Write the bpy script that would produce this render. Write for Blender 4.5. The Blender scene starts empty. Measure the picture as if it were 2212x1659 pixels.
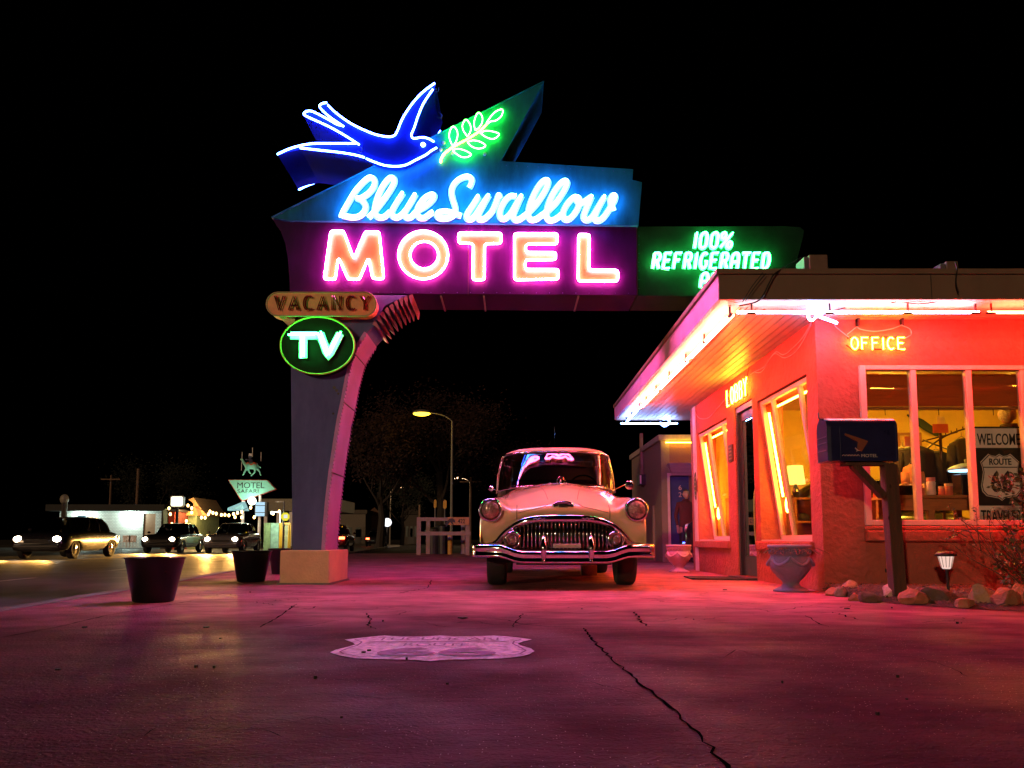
import bpy, bmesh, math, random
from mathutils import Vector, Matrix, Euler
random.seed(7)
R = math.radians
sc = bpy.context.scene
COL = sc.collection

# ------------------------------------------------------------------ camera, world, sun, exposure
CAMH = 0.52
PITCH = R(5.5)
F = 1660.0
cam_data = bpy.data.cameras.new("camera")
cam = bpy.data.objects.new("camera", cam_data)
COL.objects.link(cam)
cam.location = (0, 0, CAMH)
cam.rotation_euler = (R(90) + PITCH, 0, 0)
cam_data.sensor_width = 36
cam_data.lens = F / 2212 * 36
cam_data.shift_y = 176 / 2212
cam_data.clip_start = 0.05
cam_data.clip_end = 3000
sc.camera = cam

SUN_EL, SUN_AZ = R(9), R(205)      # faint warm night light from behind the camera
world = bpy.data.worlds.new("World")
sc.world = world
world.use_nodes = True
wn = world.node_tree
bg = wn.nodes["Background"]
sky = wn.nodes.new("ShaderNodeTexSky")
sky.sky_type = 'NISHITA'
sky.sun_disc = False
sky.sun_elevation = R(-6)
sky.sun_rotation = SUN_AZ
wn.links.new(sky.outputs[0], bg.inputs[0])
bg.inputs[1].default_value = 0.05
sun_d = bpy.data.lights.new("sun", 'SUN')
sun_d.energy = 0.8
sun_d.angle = R(1.0)
sun_d.color = (1.0, 0.62, 0.33)
sun = bpy.data.objects.new("sun", sun_d)
COL.objects.link(sun)
sun.rotation_euler = (R(90) - SUN_EL, 0, R(-28))
sc.view_settings.view_transform = 'Standard'
sc.view_settings.look = 'None'
sc.view_settings.exposure = 0.0
sc.view_settings.gamma = 1.0
sc.render.engine = 'CYCLES'
sc.cycles.max_bounces = 6
sc.cycles.diffuse_bounces = 3
sc.cycles.glossy_bounces = 3
sc.cycles.transmission_bounces = 4
sc.cycles.transparent_max_bounces = 12
sc.cycles.caustics_reflective = False
sc.cycles.caustics_refractive = False
sc.cycles.sample_clamp_indirect = 4.0
sc.cycles.use_denoising = True

# ------------------------------------------------------------------ pixel rays (photo viewed 2212 px wide)
cP, sP = math.cos(PITCH), math.sin(PITCH)
def ray(px, py):
    v = (1005 - py) / F
    return Vector(((px - 1106) / F, cP - v * sP, sP + v * cP))
def at(px, py, Y):
    d = ray(px, py)
    return Vector((0, 0, CAMH)) + d * (Y / d.y)
def atx(px, py, X):
    d = ray(px, py)
    return Vector((0, 0, CAMH)) + d * (X / d.x)
def gp(px, py, z=0.0):
    d = ray(px, py)
    return Vector((0, 0, CAMH)) + d * ((z - CAMH) / d.z)

# ------------------------------------------------------------------ materials
MATS = {}
def _bsdf(m):
    return next(n for n in m.node_tree.nodes if n.type == 'BSDF_PRINCIPLED')
def mat(name, col, rough=0.6, metal=0.0, var=0.18, scale=6.0, bump=0.0, bscale=60.0, spec=0.5, coat=0.0, streak=None, rvar=0.12):
    if name in MATS: return MATS[name]
    m = bpy.data.materials.new(name); m.use_nodes = True
    nt = m.node_tree; b = _bsdf(m)
    b.inputs['Roughness'].default_value = rough
    b.inputs['Metallic'].default_value = metal
    b.inputs['Specular IOR Level'].default_value = spec
    if coat: b.inputs['Coat Weight'].default_value = coat; b.inputs['Coat Roughness'].default_value = 0.05
    tc = nt.nodes.new('ShaderNodeTexCoord')
    mp = nt.nodes.new('ShaderNodeMapping')
    if streak: mp.inputs['Scale'].default_value = streak
    nt.links.new(tc.outputs['Object'], mp.inputs[0])
    no = nt.nodes.new('ShaderNodeTexNoise')
    no.inputs['Scale'].default_value = scale; no.inputs['Detail'].default_value = 7; no.inputs['Roughness'].default_value = 0.65
    nt.links.new(mp.outputs[0], no.inputs[0])
    rp = nt.nodes.new('ShaderNodeMapRange')
    rp.inputs[1].default_value = 0.3; rp.inputs[2].default_value = 0.7
    rp.inputs[3].default_value = 1 - var; rp.inputs[4].default_value = 1 + var
    nt.links.new(no.outputs[0], rp.inputs[0])
    mx = nt.nodes.new('ShaderNodeVectorMath'); mx.operation = 'SCALE'
    mx.inputs[0].default_value = col[:3]
    nt.links.new(rp.outputs[0], mx.inputs['Scale'])
    nt.links.new(mx.outputs[0], b.inputs['Base Color'])
    if rvar:
        r2 = nt.nodes.new('ShaderNodeMapRange')
        r2.inputs[1].default_value = 0.3; r2.inputs[2].default_value = 0.7
        r2.inputs[3].default_value = max(0.02, rough * (1 - rvar)); r2.inputs[4].default_value = min(1, rough * (1 + rvar))
        nt.links.new(no.outputs[0], r2.inputs[0]); nt.links.new(r2.outputs[0], b.inputs['Roughness'])
    if bump:
        n2 = nt.nodes.new('ShaderNodeTexNoise'); n2.inputs['Scale'].default_value = bscale; n2.inputs['Detail'].default_value = 5
        nt.links.new(mp.outputs[0], n2.inputs[0])
        bp = nt.nodes.new('ShaderNodeBump'); bp.inputs['Strength'].default_value = bump; bp.inputs['Distance'].default_value = 0.02
        nt.links.new(n2.outputs[0], bp.inputs['Height'])
        nt.links.new(bp.outputs[0], b.inputs['Normal'])
    MATS[name] = m
    return m
def glow(name, col, s=1.0):
    if name in MATS: return MATS[name]
    m = bpy.data.materials.new(name); m.use_nodes = True
    nt = m.node_tree; nt.nodes.clear()
    e = nt.nodes.new('ShaderNodeEmission'); o = nt.nodes.new('ShaderNodeOutputMaterial')
    mxc = max(col)
    e.inputs[0].default_value = (col[0]/mxc, col[1]/mxc, col[2]/mxc, 1); e.inputs[1].default_value = mxc * s
    nt.links.new(e.outputs[0], o.inputs[0])
    MATS[name] = m
    return m
def glass(name, tint=(0.9, 0.95, 0.95), ior=1.45, rough=0.02):
    if name in MATS: return MATS[name]
    m = bpy.data.materials.new(name); m.use_nodes = True
    nt = m.node_tree; nt.nodes.clear()
    o = nt.nodes.new('ShaderNodeOutputMaterial')
    t = nt.nodes.new('ShaderNodeBsdfTransparent'); t.inputs[0].default_value = (*tint, 1)
    g = nt.nodes.new('ShaderNodeBsdfGlossy'); g.inputs['Roughness'].default_value = rough
    f = nt.nodes.new('ShaderNodeFresnel'); f.inputs[0].default_value = ior
    no = nt.nodes.new('ShaderNodeTexNoise'); no.inputs['Scale'].default_value = 3
    tc = nt.nodes.new('ShaderNodeTexCoord'); nt.links.new(tc.outputs['Object'], no.inputs[0])
    bp = nt.nodes.new('ShaderNodeBump'); bp.inputs['Strength'].default_value = 0.02; bp.inputs['Distance'].default_value = 0.02
    nt.links.new(no.outputs[0], bp.inputs['Height']); nt.links.new(bp.outputs[0], g.inputs['Normal'])
    mx = nt.nodes.new('ShaderNodeMixShader')
    nt.links.new(f.outputs[0], mx.inputs[0]); nt.links.new(t.outputs[0], mx.inputs[1]); nt.links.new(g.outputs[0], mx.inputs[2])
    nt.links.new(mx.outputs[0], o.inputs[0])
    MATS[name] = m
    return m

# ------------------------------------------------------------------ mesh building
def wloc(o):
    v = Vector((0, 0, 0))
    while o is not None:
        v += o.location; o = o.parent
    return v
class MB:
    def __init__(s): s.v = []; s.f = []; s.T = None
    def _add(s, vs, fs):
        n = len(s.v)
        if s.T is not None: vs = [s.T @ Vector(p) for p in vs]
        s.v += [tuple(p) for p in vs]
        s.f += [tuple(i + n for i in f) for f in fs]
        return s
    def box(s, x0, x1, y0, y1, z0, z1):
        vs = [(x, y, z) for z in (z0, z1) for y in (y0, y1) for x in (x0, x1)]
        return s._add(vs, [(0,2,3,1),(4,5,7,6),(0,1,5,4),(2,6,7,3),(0,4,6,2),(1,3,7,5)])
    def quad(s, a, b, c, d): return s._add([a, b, c, d], [(0, 1, 2, 3)])
    def prism(s, pts, off):
        """closed polygon pts (Vectors) swept along vector off"""
        n = len(pts); off = Vector(off)
        pts = [Vector(p) for p in pts]
        vs = pts + [p + off for p in pts]
        fs = [tuple(range(n)), tuple(range(2*n-1, n-1, -1))]
        for i in range(n):
            j = (i + 1) % n
            fs.append((i, i + n, j + n, j))
        return s._add(vs, fs)
    def tube(s, pts, r, n=6, closed=False, rfun=None, flat=1.0):
        pts = [Vector(p) for p in pts]
        m = len(pts)
        if m < 2: return s
        tans = []
        for i in range(m):
            if closed: t = pts[(i+1) % m] - pts[i-1]
            else: t = pts[min(i+1, m-1)] - pts[max(i-1, 0)]
            if t.length < 1e-9: t = Vector((0, 0, 1))
            tans.append(t.normalized())
        up = Vector((0, 1, 0)) if abs(tans[0].y) < 0.9 else Vector((0, 0, 1))
        nrm = (up - tans[0] * up.dot(tans[0])).normalized()
        vs = []; fs = []
        for i in range(m):
            nrm = (nrm - tans[i] * nrm.dot(tans[i]))
            if nrm.length < 1e-6: nrm = tans[i].orthogonal()
            nrm.normalize()
            bn = tans[i].cross(nrm)
            rr = r if rfun is None else rfun(i / (m - 1))
            for k in range(n):
                a = 2 * math.pi * k / n
                vs.append(pts[i] + nrm * (math.cos(a) * rr * flat) + bn * (math.sin(a) * rr))
        for i in range(m if closed else m - 1):
            j = (i + 1) % m
            for k in range(n):
                l = (k + 1) % n
                fs.append((i*n+k, i*n+l, j*n+l, j*n+k))
        if not closed:
            fs.append(tuple(range(n-1, -1, -1))); fs.append(tuple((m-1)*n + k for k in range(n)))
        return s._add(vs, fs)
    def ribbon(s, pts, w, th, dy=0.0006):
        """flat stroke in the XZ plane facing -Y, width w, thickness th backwards"""
        pts = [Vector(p) for p in pts]; m = len(pts); vs = []; fs = []
        for i in range(m):
            t = pts[min(i+1, m-1)] - pts[max(i-1, 0)]
            t = Vector((t.x, 0, t.z))
            if t.length < 1e-9: t = Vector((1, 0, 0))
            t.normalize(); nn = Vector((-t.z, 0, t.x)) * (w / 2)
            o = Vector((0, -dy * i, 0))
            vs += [pts[i] + nn + o, pts[i] - nn + o, pts[i] - nn + o + Vector((0, th, 0)), pts[i] + nn + o + Vector((0, th, 0))]
        for i in range(m - 1):
            for k in range(4):
                l = (k + 1) % 4
                fs.append((i*4+k, i*4+l, i*4+4+l, i*4+4+k))
        fs.append((3, 2, 1, 0)); fs.append(tuple((m-1)*4 + k for k in range(4)))
        return s._add(vs, fs)
    def lathe(s, prof, n=24, c=(0, 0, 0), axis='z', sx=1.0, sy=1.0):
        vs = []; fs = []; m = len(prof)
        for (r, h) in prof:
            for k in range(n):
                a = 2 * math.pi * k / n
                x, y, z = r * math.cos(a) * sx, r * math.sin(a) * sy, h
                if axis == 'y': x, y, z = x, h, y
                elif axis == 'x': x, y, z = h, x, y
                vs.append((x + c[0], y + c[1], z + c[2]))
        for i in range(m - 1):
            for k in range(n):
                l = (k + 1) % n
                fs.append((i*n+k, i*n+l, (i+1)*n+l, (i+1)*n+k))
        if prof[0][0] > 1e-6: fs.append(tuple(range(n-1, -1, -1)))
        if prof[-1][0] > 1e-6: fs.append(tuple((m-1)*n + k for k in range(n)))
        return s._add(vs, fs)
    def ball(s, c, r, n=12, m=8, sc_=(1, 1, 1)):
        prof = [(max(1e-5, r * math.sin(math.pi * i / m)), -r * math.cos(math.pi * i / m)) for i in range(m + 1)]
        vs = []; fs = []
        for (q, h) in prof:
            for k in range(n):
                a = 2 * math.pi * k / n
                vs.append((c[0] + q*math.cos(a)*sc_[0], c[1] + q*math.sin(a)*sc_[1], c[2] + h*sc_[2]))
        for i in range(m):
            for k in range(n):
                l = (k+1) % n
                fs.append((i*n+k, i*n+l, (i+1)*n+l, (i+1)*n+k))
        return s._add(vs, fs)
    def loft(s, rings, closed=True, caps=True):
        n = len(rings[0]); vs = [p for r in rings for p in r]; fs = []
        for i in range(len(rings) - 1):
            for k in range(n if closed else n - 1):
                l = (k + 1) % n
                fs.append((i*n+k, i*n+l, (i+1)*n+l, (i+1)*n+k))
        if caps and closed:
            fs.append(tuple(range(n-1, -1, -1))); fs.append(tuple((len(rings)-1)*n + k for k in range(n)))
        return s._add(vs, fs)
    def mesh(s, other, M):
        s._add([M @ v.co for v in other.vertices], [tuple(p.vertices) for p in other.polygons]); return s
    def build(s, name, m, parent=None, smooth=False, bevel=0.0, subsurf=0, fix=True):
        me = bpy.data.meshes.new(name)
        off = wloc(parent) if parent is not None else Vector((0, 0, 0))
        me.from_pydata([tuple(Vector(p) - off) for p in s.v], [], s.f)
        if fix:
            bm = bmesh.new(); bm.from_mesh(me)
            bmesh.ops.recalc_face_normals(bm, faces=bm.faces)
            bm.to_mesh(me); bm.free()
        me.update()
        if m is not None: me.materials.append(m)
        o = bpy.data.objects.new(name, me); COL.objects.link(o)
        if parent is not None: o.parent = parent
        if smooth: me.polygons.foreach_set('use_smooth', [True] * len(me.polygons))
        if bevel:
            b = o.modifiers.new('bevel', 'BEVEL'); b.width = bevel; b.segments = 2; b.limit_method = 'ANGLE'; b.angle_limit = R(40)
        if subsurf:
            b = o.modifiers.new('subsurf', 'SUBSURF'); b.levels = subsurf; b.render_levels = subsurf
        return o
def tag(o, label=None, cat=None, group=None, kind=None):
    if label: o['label'] = label
    if cat: o['category'] = cat
    if group: o['group'] = group
    if kind: o['kind'] = kind
    return o
def thing(name, label, cat, loc=(0, 0, 0), group=None):
    o = bpy.data.objects.new(name, None); o.empty_display_size = 0.2
    COL.objects.link(o); o.location = loc
    return tag(o, label, cat, group)
def kids(o): return [c for c in bpy.data.objects if c.parent == o]
def copy_tree(o, parent=None):
    c = o.copy(); COL.objects.link(c)
    if parent is not None: c.parent = parent
    for ch in kids(o): copy_tree(ch, c)
    return c
def catmull(pts, sub=5, closed=False):
    pts = [Vector(p) for p in pts]; n = len(pts); out = []
    rng = n if closed else n - 1
    for i in range(rng):
        if closed: p0, p1, p2, p3 = pts[i-1], pts[i], pts[(i+1) % n], pts[(i+2) % n]
        else: p0, p1, p2, p3 = pts[max(i-1, 0)], pts[i], pts[i+1], pts[min(i+2, n-1)]
        for k in range(sub):
            t = k / sub
            out.append(0.5 * ((2*p1) + (p2-p0)*t + (2*p0-5*p1+4*p2-p3)*t*t + (3*p1-p0-3*p2+p3)*t*t*t))
    if not closed: out.append(pts[-1])
    return out
def soften(pts, r, closed=True, k=3):
    """round the corners of a polyline by distance r"""
    pts = [Vector(p) for p in pts]; n = len(pts); out = []
    for i in range(n):
        if not closed and i in (0, n - 1): out.append(pts[i]); continue
        a, b, c = pts[i-1], pts[i], pts[(i+1) % n]
        da = (a - b); dc = (c - b)
        ra = min(r, da.length * .45); rc = min(r, dc.length * .45)
        p, q = b + da.normalized() * ra, b + dc.normalized() * rc
        for j in range(k + 1):
            t = j / k
            out.append(p*(1-t)*(1-t) + b*2*t*(1-t) + q*t*t)
    return out
FACE = Matrix.Rotation(R(90), 4, 'X')     # text plane -> upright, facing -Y
def text_mesh(body, size=1.0, depth=0.004, align='LEFT', sx=1.0, bold=0.0, spacing=1.0):
    cu = bpy.data.curves.new('lettering', 'FONT'); cu.body = body; cu.size = size; cu.extrude = depth
    cu.align_x = align; cu.offset = bold; cu.space_character = spacing; cu.resolution_u = 4
    ob = bpy.data.objects.new('lettering', cu); COL.objects.link(ob)
    dg = bpy.context.evaluated_depsgraph_get()
    me = bpy.data.meshes.new_from_object(ob.evaluated_get(dg))
    bpy.data.objects.remove(ob)
    if sx != 1.0:
        for v in me.vertices: v.co.x *= sx
    return me
def text(body, p, width, height, m, parent, depth=0.004, rot=None, bold=0.0, shear=0.0):
    """lettering fitted in a width x height box, lower left corner p, reading along +X and facing -Y"""
    me = text_mesh(body, 1.0, depth, bold=bold)
    xs = [v.co.x for v in me.vertices]; ys = [v.co.y for v in me.vertices]
    x0, x1, y0, y1 = min(xs), max(xs), min(ys), max(ys)
    for v in me.vertices:
        v.co.x = (v.co.x - x0) / (x1 - x0) * width; v.co.y = (v.co.y - y0) / (y1 - y0) * height
        v.co.x += v.co.y * shear
        v.co.z *= depth / max(depth, 1e-6)
    M = Matrix.Translation(Vector(p)) @ (rot if rot is not None else Matrix.Identity(4)) @ FACE
    b = MB(); b.mesh(me, M)
    return b.build('lettering', m, parent)

# ------------------------------------------------------------------ single-stroke lettering for neon tubes, unit boxes
def arc(cx, cy, rx, ry, a0, a1, n=10):
    return [(cx + rx*math.cos(R(a0 + (a1-a0)*i/n)), cy + ry*math.sin(R(a0 + (a1-a0)*i/n))) for i in range(n+1)]
ST = {
 'O': [arc(.5,.5,.42,.5,100,460,20)],
 'F': [[(.1,0),(.1,1),(.85,1)],[(.1,.55),(.7,.55)]],
 'I': [[(.5,0),(.5,1)]],
 'C': [arc(.55,.5,.45,.5,50,310,14)],
 'E': [[(.88,0),(.1,0),(.1,1),(.88,1)],[(.1,.53),(.75,.53)]],
 'L': [[(.12,1),(.12,0),(.85,0)]],
 'B': [[(.1,0),(.1,1),(.55,1)]+arc(.55,.77,.28,.23,90,-90,6)+[(.1,.54)],[(.55,.54)]+arc(.58,.27,.32,.27,90,-90,7)+[(.1,0)]],
 'Y': [[(.05,1),(.5,.5),(.95,1)],[(.5,.5),(.5,0)]],
 'R': [[(.1,0),(.1,1),(.5,1)]+arc(.5,.75,.35,.25,90,-90,7)+[(.1,.5)],[(.5,.5),(.88,0)]],
 'G': [arc(.52,.5,.42,.5,50,330,14)+[(.9,.45),(.6,.45)]],
 'A': [[(.08,0),(.08,.7)]+arc(.5,.7,.42,.3,180,0,8)+[(.92,0)],[(.08,.42),(.92,.42)]],
 'a': [[(.05,0),(.5,1),(.95,0)],[(.22,.33),(.78,.33)]],
 'T': [[(0,1),(1,1)],[(.5,1),(.5,0)]],
 'D': [[(.1,0),(.1,1),(.45,1)]+arc(.45,.5,.42,.5,90,-90,10)+[(.1,0)]],
 'V': [[(.05,1),(.5,0),(.95,1)]],
 'N': [[(.1,0),(.1,1),(.9,0),(.9,1)]],
 'P': [[(.1,0),(.1,1),(.5,1)]+arc(.5,.73,.35,.27,90,-90,7)+[(.1,.46)]],
 '1': [[(.5,0),(.5,1)]],
 '0': [arc(.5,.72,.38,.28,0,180,8)+arc(.5,.28,.38,.28,180,360,8)+[(.88,.72)]],
 '%': [arc(.2,.8,.2,.2,0,360,12),arc(.8,.2,.2,.2,0,360,12),[(.05,.05),(.95,.98)]],
}
def strokes(word, x0, z0, x1, z1, Y, slant=0.0, gap=0.25, widths=None):
    """list of (letter, [3D polylines]) for word filling the box; +X right, facing -Y"""
    wd = [((widths or {}).get(c, 1.0)) for c in word]
    tot = sum(wd) + gap * (len(word) - 1)
    u = (x1 - x0) / tot; x = x0; out = []
    for c, w in zip(word, wd):
        ls = []
        for pl in ST[c]:
            ls.append([Vector((x + (px * w * u) + slant * py * (z1 - z0), Y, z0 + py * (z1 - z0))) for (px, py) in pl])
        out.append((c, ls)); x += (w + gap) * u
    return out
# ------------------------------------------------------------------ neon colours (tubes)
N_CYAN  = glow('neon_cyan', (6, 20, 72), 1.0)
N_BLUE  = glow('neon_blue', (4, 10, 120), 1.0)
N_PINK  = glow('neon_pink', (240, 19, 62), 1.0)
N_GREEN = glow('neon_green', (2, 70, 12), 1.0)
N_LEAF  = glow('neon_leaf', (4, 70, 3), 1.0)
N_GOLD  = glow('neon_gold', (60, 34, 1.6), 1.0)
N_ORANGE= glow('neon_orange', (110, 24, 2.2), 1.0)
N_RED   = glow('neon_red', (520, 9, 5), 1.0)
N_REDF  = glow('neon_red_front', (400, 8, 4), 1.0)
N_CREAM = glow('neon_cream', (46, 28, 18), 1.0)
N_COOL  = glow('neon_cool', (22, 24, 38), 1.0)
N_WHITE = glow('neon_white', (30, 8, 8), 1.0)
N_ICE   = glow('neon_ice', (14, 26, 70), 1.0)

# ------------------------------------------------------------------ GROUND
def sheet(name, pts, z, m):
    b = MB(); n = len(pts)
    b._add([(p[0], p[1], z) for p in pts], [tuple(range(n))])
    o = b.build(name, m); o['kind'] = 'structure'
    return o
def ground_mat(name, col, speck=0.0, speck_scale=220, var=0.25, rough=0.75, scale=1.3, bump=0.35, bscale=45, spec=0.35):
    m = mat(name, col, rough, var=var, scale=scale, bump=bump, bscale=bscale, spec=spec)
    nt = m.node_tree; b = _bsdf(m)
    src = b.inputs['Base Color'].links[0].from_socket
    tc = next(n for n in nt.nodes if n.type == 'TEX_COORD')
    # large stains
    st = nt.nodes.new('ShaderNodeTexNoise'); st.inputs['Scale'].default_value = 0.55; st.inputs['Detail'].default_value = 4; st.inputs['Distortion'].default_value = 1.2
    nt.links.new(tc.outputs['Object'], st.inputs[0])
    mr = nt.nodes.new('ShaderNodeMapRange'); mr.inputs[1].default_value = .35; mr.inputs[2].default_value = .65; mr.inputs[3].default_value = .55; mr.inputs[4].default_value = 1.25
    nt.links.new(st.outputs[0], mr.inputs[0])
    sc2 = nt.nodes.new('ShaderNodeVectorMath'); sc2.operation = 'SCALE'
    nt.links.new(src, sc2.inputs[0]); nt.links.new(mr.outputs[0], sc2.inputs['Scale'])
    last = sc2.outputs[0]
    if speck:
        vo = nt.nodes.new('ShaderNodeTexVoronoi'); vo.inputs['Scale'].default_value = speck_scale
        nt.links.new(tc.outputs['Object'], vo.inputs['Vector'])
        cr = nt.nodes.new('ShaderNodeMapRange'); cr.inputs[1].default_value = .05; cr.inputs[2].default_value = .3; cr.inputs[3].default_value = 1; cr.inputs[4].default_value = 0
        nt.links.new(vo.outputs['Distance'], cr.inputs[0])
        sp = nt.nodes.new('ShaderNodeSeparateXYZ'); nt.links.new(vo.outputs['Color'], sp.inputs[0])
        th = nt.nodes.new('ShaderNodeMath'); th.operation = 'GREATER_THAN'; th.inputs[1].default_value = 1 - speck
        nt.links.new(sp.outputs[0], th.inputs[0])
        mu = nt.nodes.new('ShaderNodeMath'); mu.operation = 'MULTIPLY'
        nt.links.new(cr.outputs[0], mu.inputs[0]); nt.links.new(th.outputs[0], mu.inputs[1])
        mx = nt.nodes.new('ShaderNodeMix'); mx.data_type = 'RGBA'
        nt.links.new(mu.outputs[0], mx.inputs['Factor']); nt.links.new(last, mx.inputs['A']); mx.inputs['B'].default_value = (.75, .72, .68, 1)
        last = mx.outputs['Result']
    nt.links.new(last, b.inputs['Base Color'])
    return m
G_ASPH = ground_mat('road_asphalt', (.13, .12, .11), speck=0.08, speck_scale=120, rough=0.5, bump=.5, bscale=80)
G_WALK = ground_mat('walk_concrete', (.24, .22, .21), speck=.03)
G_DIRT = ground_mat('far_dirt', (.05, .045, .04), speck=0.0, rough=.95)

sheet('ground', [(-900, -300), (900, -300), (900, 1600), (-900, 1600)], -0.13, G_DIRT)
# road: its near kerb follows the bend seen beside the planters; the far edge lies ~20 m beyond
kerb = [(-2.6, -12), (-2.95, -2), (-3.25, 2.0), (-3.69, 5.53), (-4.05, 9.0), (-4.5, 12.1), (-5.2, 19), (-6.2, 28.6), (-9.0, 56), (-14.3, 110), (-33, 300)]
far_edge = [(-19, -12), (-20.5, 5), (-23, 28), (-27, 70), (-36, 160), (-50, 300)]
sheet('road', kerb + far_edge[::-1], -0.122, G_ASPH)
def paving_mat():
    m = bpy.data.materials.new('forecourt_concrete'); m.use_nodes = True; nt = m.node_tree; b = _bsdf(m); L = nt.links.new
    def N(t, **k):
        n = nt.nodes.new(t)
        for a, v in k.items(): n.inputs[a].default_value = v
        return n
    def rng(src, a, c, d, e):
        n = nt.nodes.new('ShaderNodeMapRange'); n.interpolation_type = 'SMOOTHSTEP'
        for q, v in zip((1, 2, 3, 4), (a, c, d, e)): n.inputs[q].default_value = v
        L(src, n.inputs[0]); return n.outputs[0]
    def mth(op, x, y):
        n = nt.nodes.new('ShaderNodeMath'); n.operation = op
        for q, v in ((0, x), (1, y)):
            if isinstance(v, (int, float)): n.inputs[q].default_value = v
            else: L(v, n.inputs[q])
        return n.outputs[0]
    tc = N('ShaderNodeTexCoord'); P = tc.outputs['Object']
    def noise(scale, detail=6, st=None, dist=0.0):
        n = N('ShaderNodeTexNoise', Scale=scale, Detail=detail, Distortion=dist)
        if st:
            mp = N('ShaderNodeMapping'); mp.inputs['Scale'].default_value = st; L(P, mp.inputs[0]); L(mp.outputs[0], n.inputs[0])
        else: L(P, n.inputs[0])
        return n.outputs[0]
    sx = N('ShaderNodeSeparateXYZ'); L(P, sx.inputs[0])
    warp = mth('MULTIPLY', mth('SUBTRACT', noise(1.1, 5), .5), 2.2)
    bl = rng(mth('ADD', sx.outputs[1], warp), 4.1, 6.6, 0, 1)             # dark speckled aggregate in front, blending into paler screed behind
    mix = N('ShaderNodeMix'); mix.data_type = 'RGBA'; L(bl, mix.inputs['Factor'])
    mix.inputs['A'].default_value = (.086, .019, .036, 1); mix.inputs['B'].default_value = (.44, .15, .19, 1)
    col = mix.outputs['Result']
    k = mth('MULTIPLY', rng(noise(2.2, 8, (1, 2.2, 1)), .3, .7, .78, 1.2), rng(noise(.6, 4, None, 1.4), .35, .66, .74, 1.14))
    k = mth('MULTIPLY', k, rng(noise(9, 6, (.8, 2.2, 1)), .3, .7, .86, 1.1))
    st = N('ShaderNodeTexVoronoi'); st.feature = 'DISTANCE_TO_EDGE'; st.inputs['Scale'].default_value = 2.6
    ad = N('ShaderNodeVectorMath'); ad.operation = 'ADD'; n3 = N('ShaderNodeTexNoise', Scale=5.0, Detail=4); L(P, n3.inputs[0])
    s3 = N('ShaderNodeVectorMath'); s3.operation = 'SCALE'; s3.inputs['Scale'].default_value = .55; L(n3.outputs['Color'], s3.inputs[0])
    L(P, ad.inputs[0]); L(s3.outputs[0], ad.inputs[1])
    mp = N('ShaderNodeMapping'); mp.inputs['Scale'].default_value = (.7, 1.9, 1); L(ad.outputs[0], mp.inputs[0]); L(mp.outputs[0], st.inputs['Vector'])
    line = mth('MULTIPLY', rng(st.outputs[0], .004, .016, 1, 0), mth('MULTIPLY', rng(noise(1.7, 3), .48, .62, 0, .8), bl))
    k = mth('MULTIPLY', k, mth('SUBTRACT', 1.0, line))
    sc = N('ShaderNodeVectorMath'); sc.operation = 'SCALE'; L(col, sc.inputs[0]); L(k, sc.inputs['Scale'])
    vo = N('ShaderNodeTexVoronoi', Scale=110.0); L(P, vo.inputs['Vector'])
    sp_ = N('ShaderNodeSeparateXYZ'); L(vo.outputs['Color'], sp_.inputs[0])
    spk = mth('MULTIPLY', rng(vo.outputs['Distance'], .05, .3, 1, 0), mth('GREATER_THAN', sp_.outputs[0], .90))
    spk = mth('MULTIPLY', spk, rng(bl, 0, .8, 1, .06)); spk = mth('MULTIPLY', spk, rng(noise(.9, 3), .35, .6, .25, 1))
    mx = N('ShaderNodeMix'); mx.data_type = 'RGBA'; L(spk, mx.inputs['Factor']); L(sc.outputs[0], mx.inputs['A']); mx.inputs['B'].default_value = (.62, .52, .5, 1)
    L(mx.outputs['Result'], b.inputs['Base Color'])
    b.inputs['Specular IOR Level'].default_value = .07
    L(rng(noise(1.3, 5), .3, .7, .55, .9), b.inputs['Roughness'])
    bp = N('ShaderNodeBump', Strength=.55, Distance=.02); hh = mth('ADD', noise(70, 4), mth('MULTIPLY', noise(12, 6, (.8, 2.0, 1)), .8)); L(mth('SUBTRACT', hh, line), bp.inputs['Height']); L(bp.outputs[0], b.inputs['Normal'])
    return m
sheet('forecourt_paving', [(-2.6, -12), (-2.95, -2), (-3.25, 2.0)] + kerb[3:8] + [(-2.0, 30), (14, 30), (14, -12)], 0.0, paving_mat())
b = MB()
k3 = [Vector((x, y, 0)) for x, y in kerb[1:9]]
for a, c in zip(k3[:-1], k3[1:]):
    t = (c - a).normalized(); n = Vector((-t.y, t.x, 0)) * 0.16
    b.prism([a + Vector((0, 0, .004)), c + Vector((0, 0, .004)), c + n + Vector((0, 0, .004)), a + n + Vector((0, 0, .004))], (0, 0, -0.13))
o = b.build('kerb_strip', G_WALK); o['kind'] = 'structure'
# far pavement
sheet('far_pavement', far_edge + [(-70, 300), (-60, 28), (-60, -12)], -0.116, ground_mat('far_walk', (.11, .10, .09), rough=.8))
b = MB()
def lane_x(off, Y): return -3.3 - .1 * Y - off
for Y in range(4, 150, 6):
    for off in (3.4, 12.6):
        a, c = lane_x(off, Y), lane_x(off, Y + 3)
        b.quad((a - .06, Y, -.118), (a + .06, Y, -.118), (c + .06, Y + 3, -.118), (c - .06, Y + 3, -.118))
o = b.build('lane_dashes', mat('worn_white', (.6, .58, .52), .7, var=.4, scale=5)); o['kind'] = 'structure'
b = MB()
for off in (7.9, 8.15):
    a, c = lane_x(off, -10), lane_x(off, 160)
    b.quad((a - .06, -10, -.118), (a + .06, -10, -.118), (c + .06, 160, -.118), (c - .06, 160, -.118))
o = b.build('centre_line', mat('worn_yellow', (.62, .42, .06), .7, var=.3, scale=5)); o['kind'] = 'structure'

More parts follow.
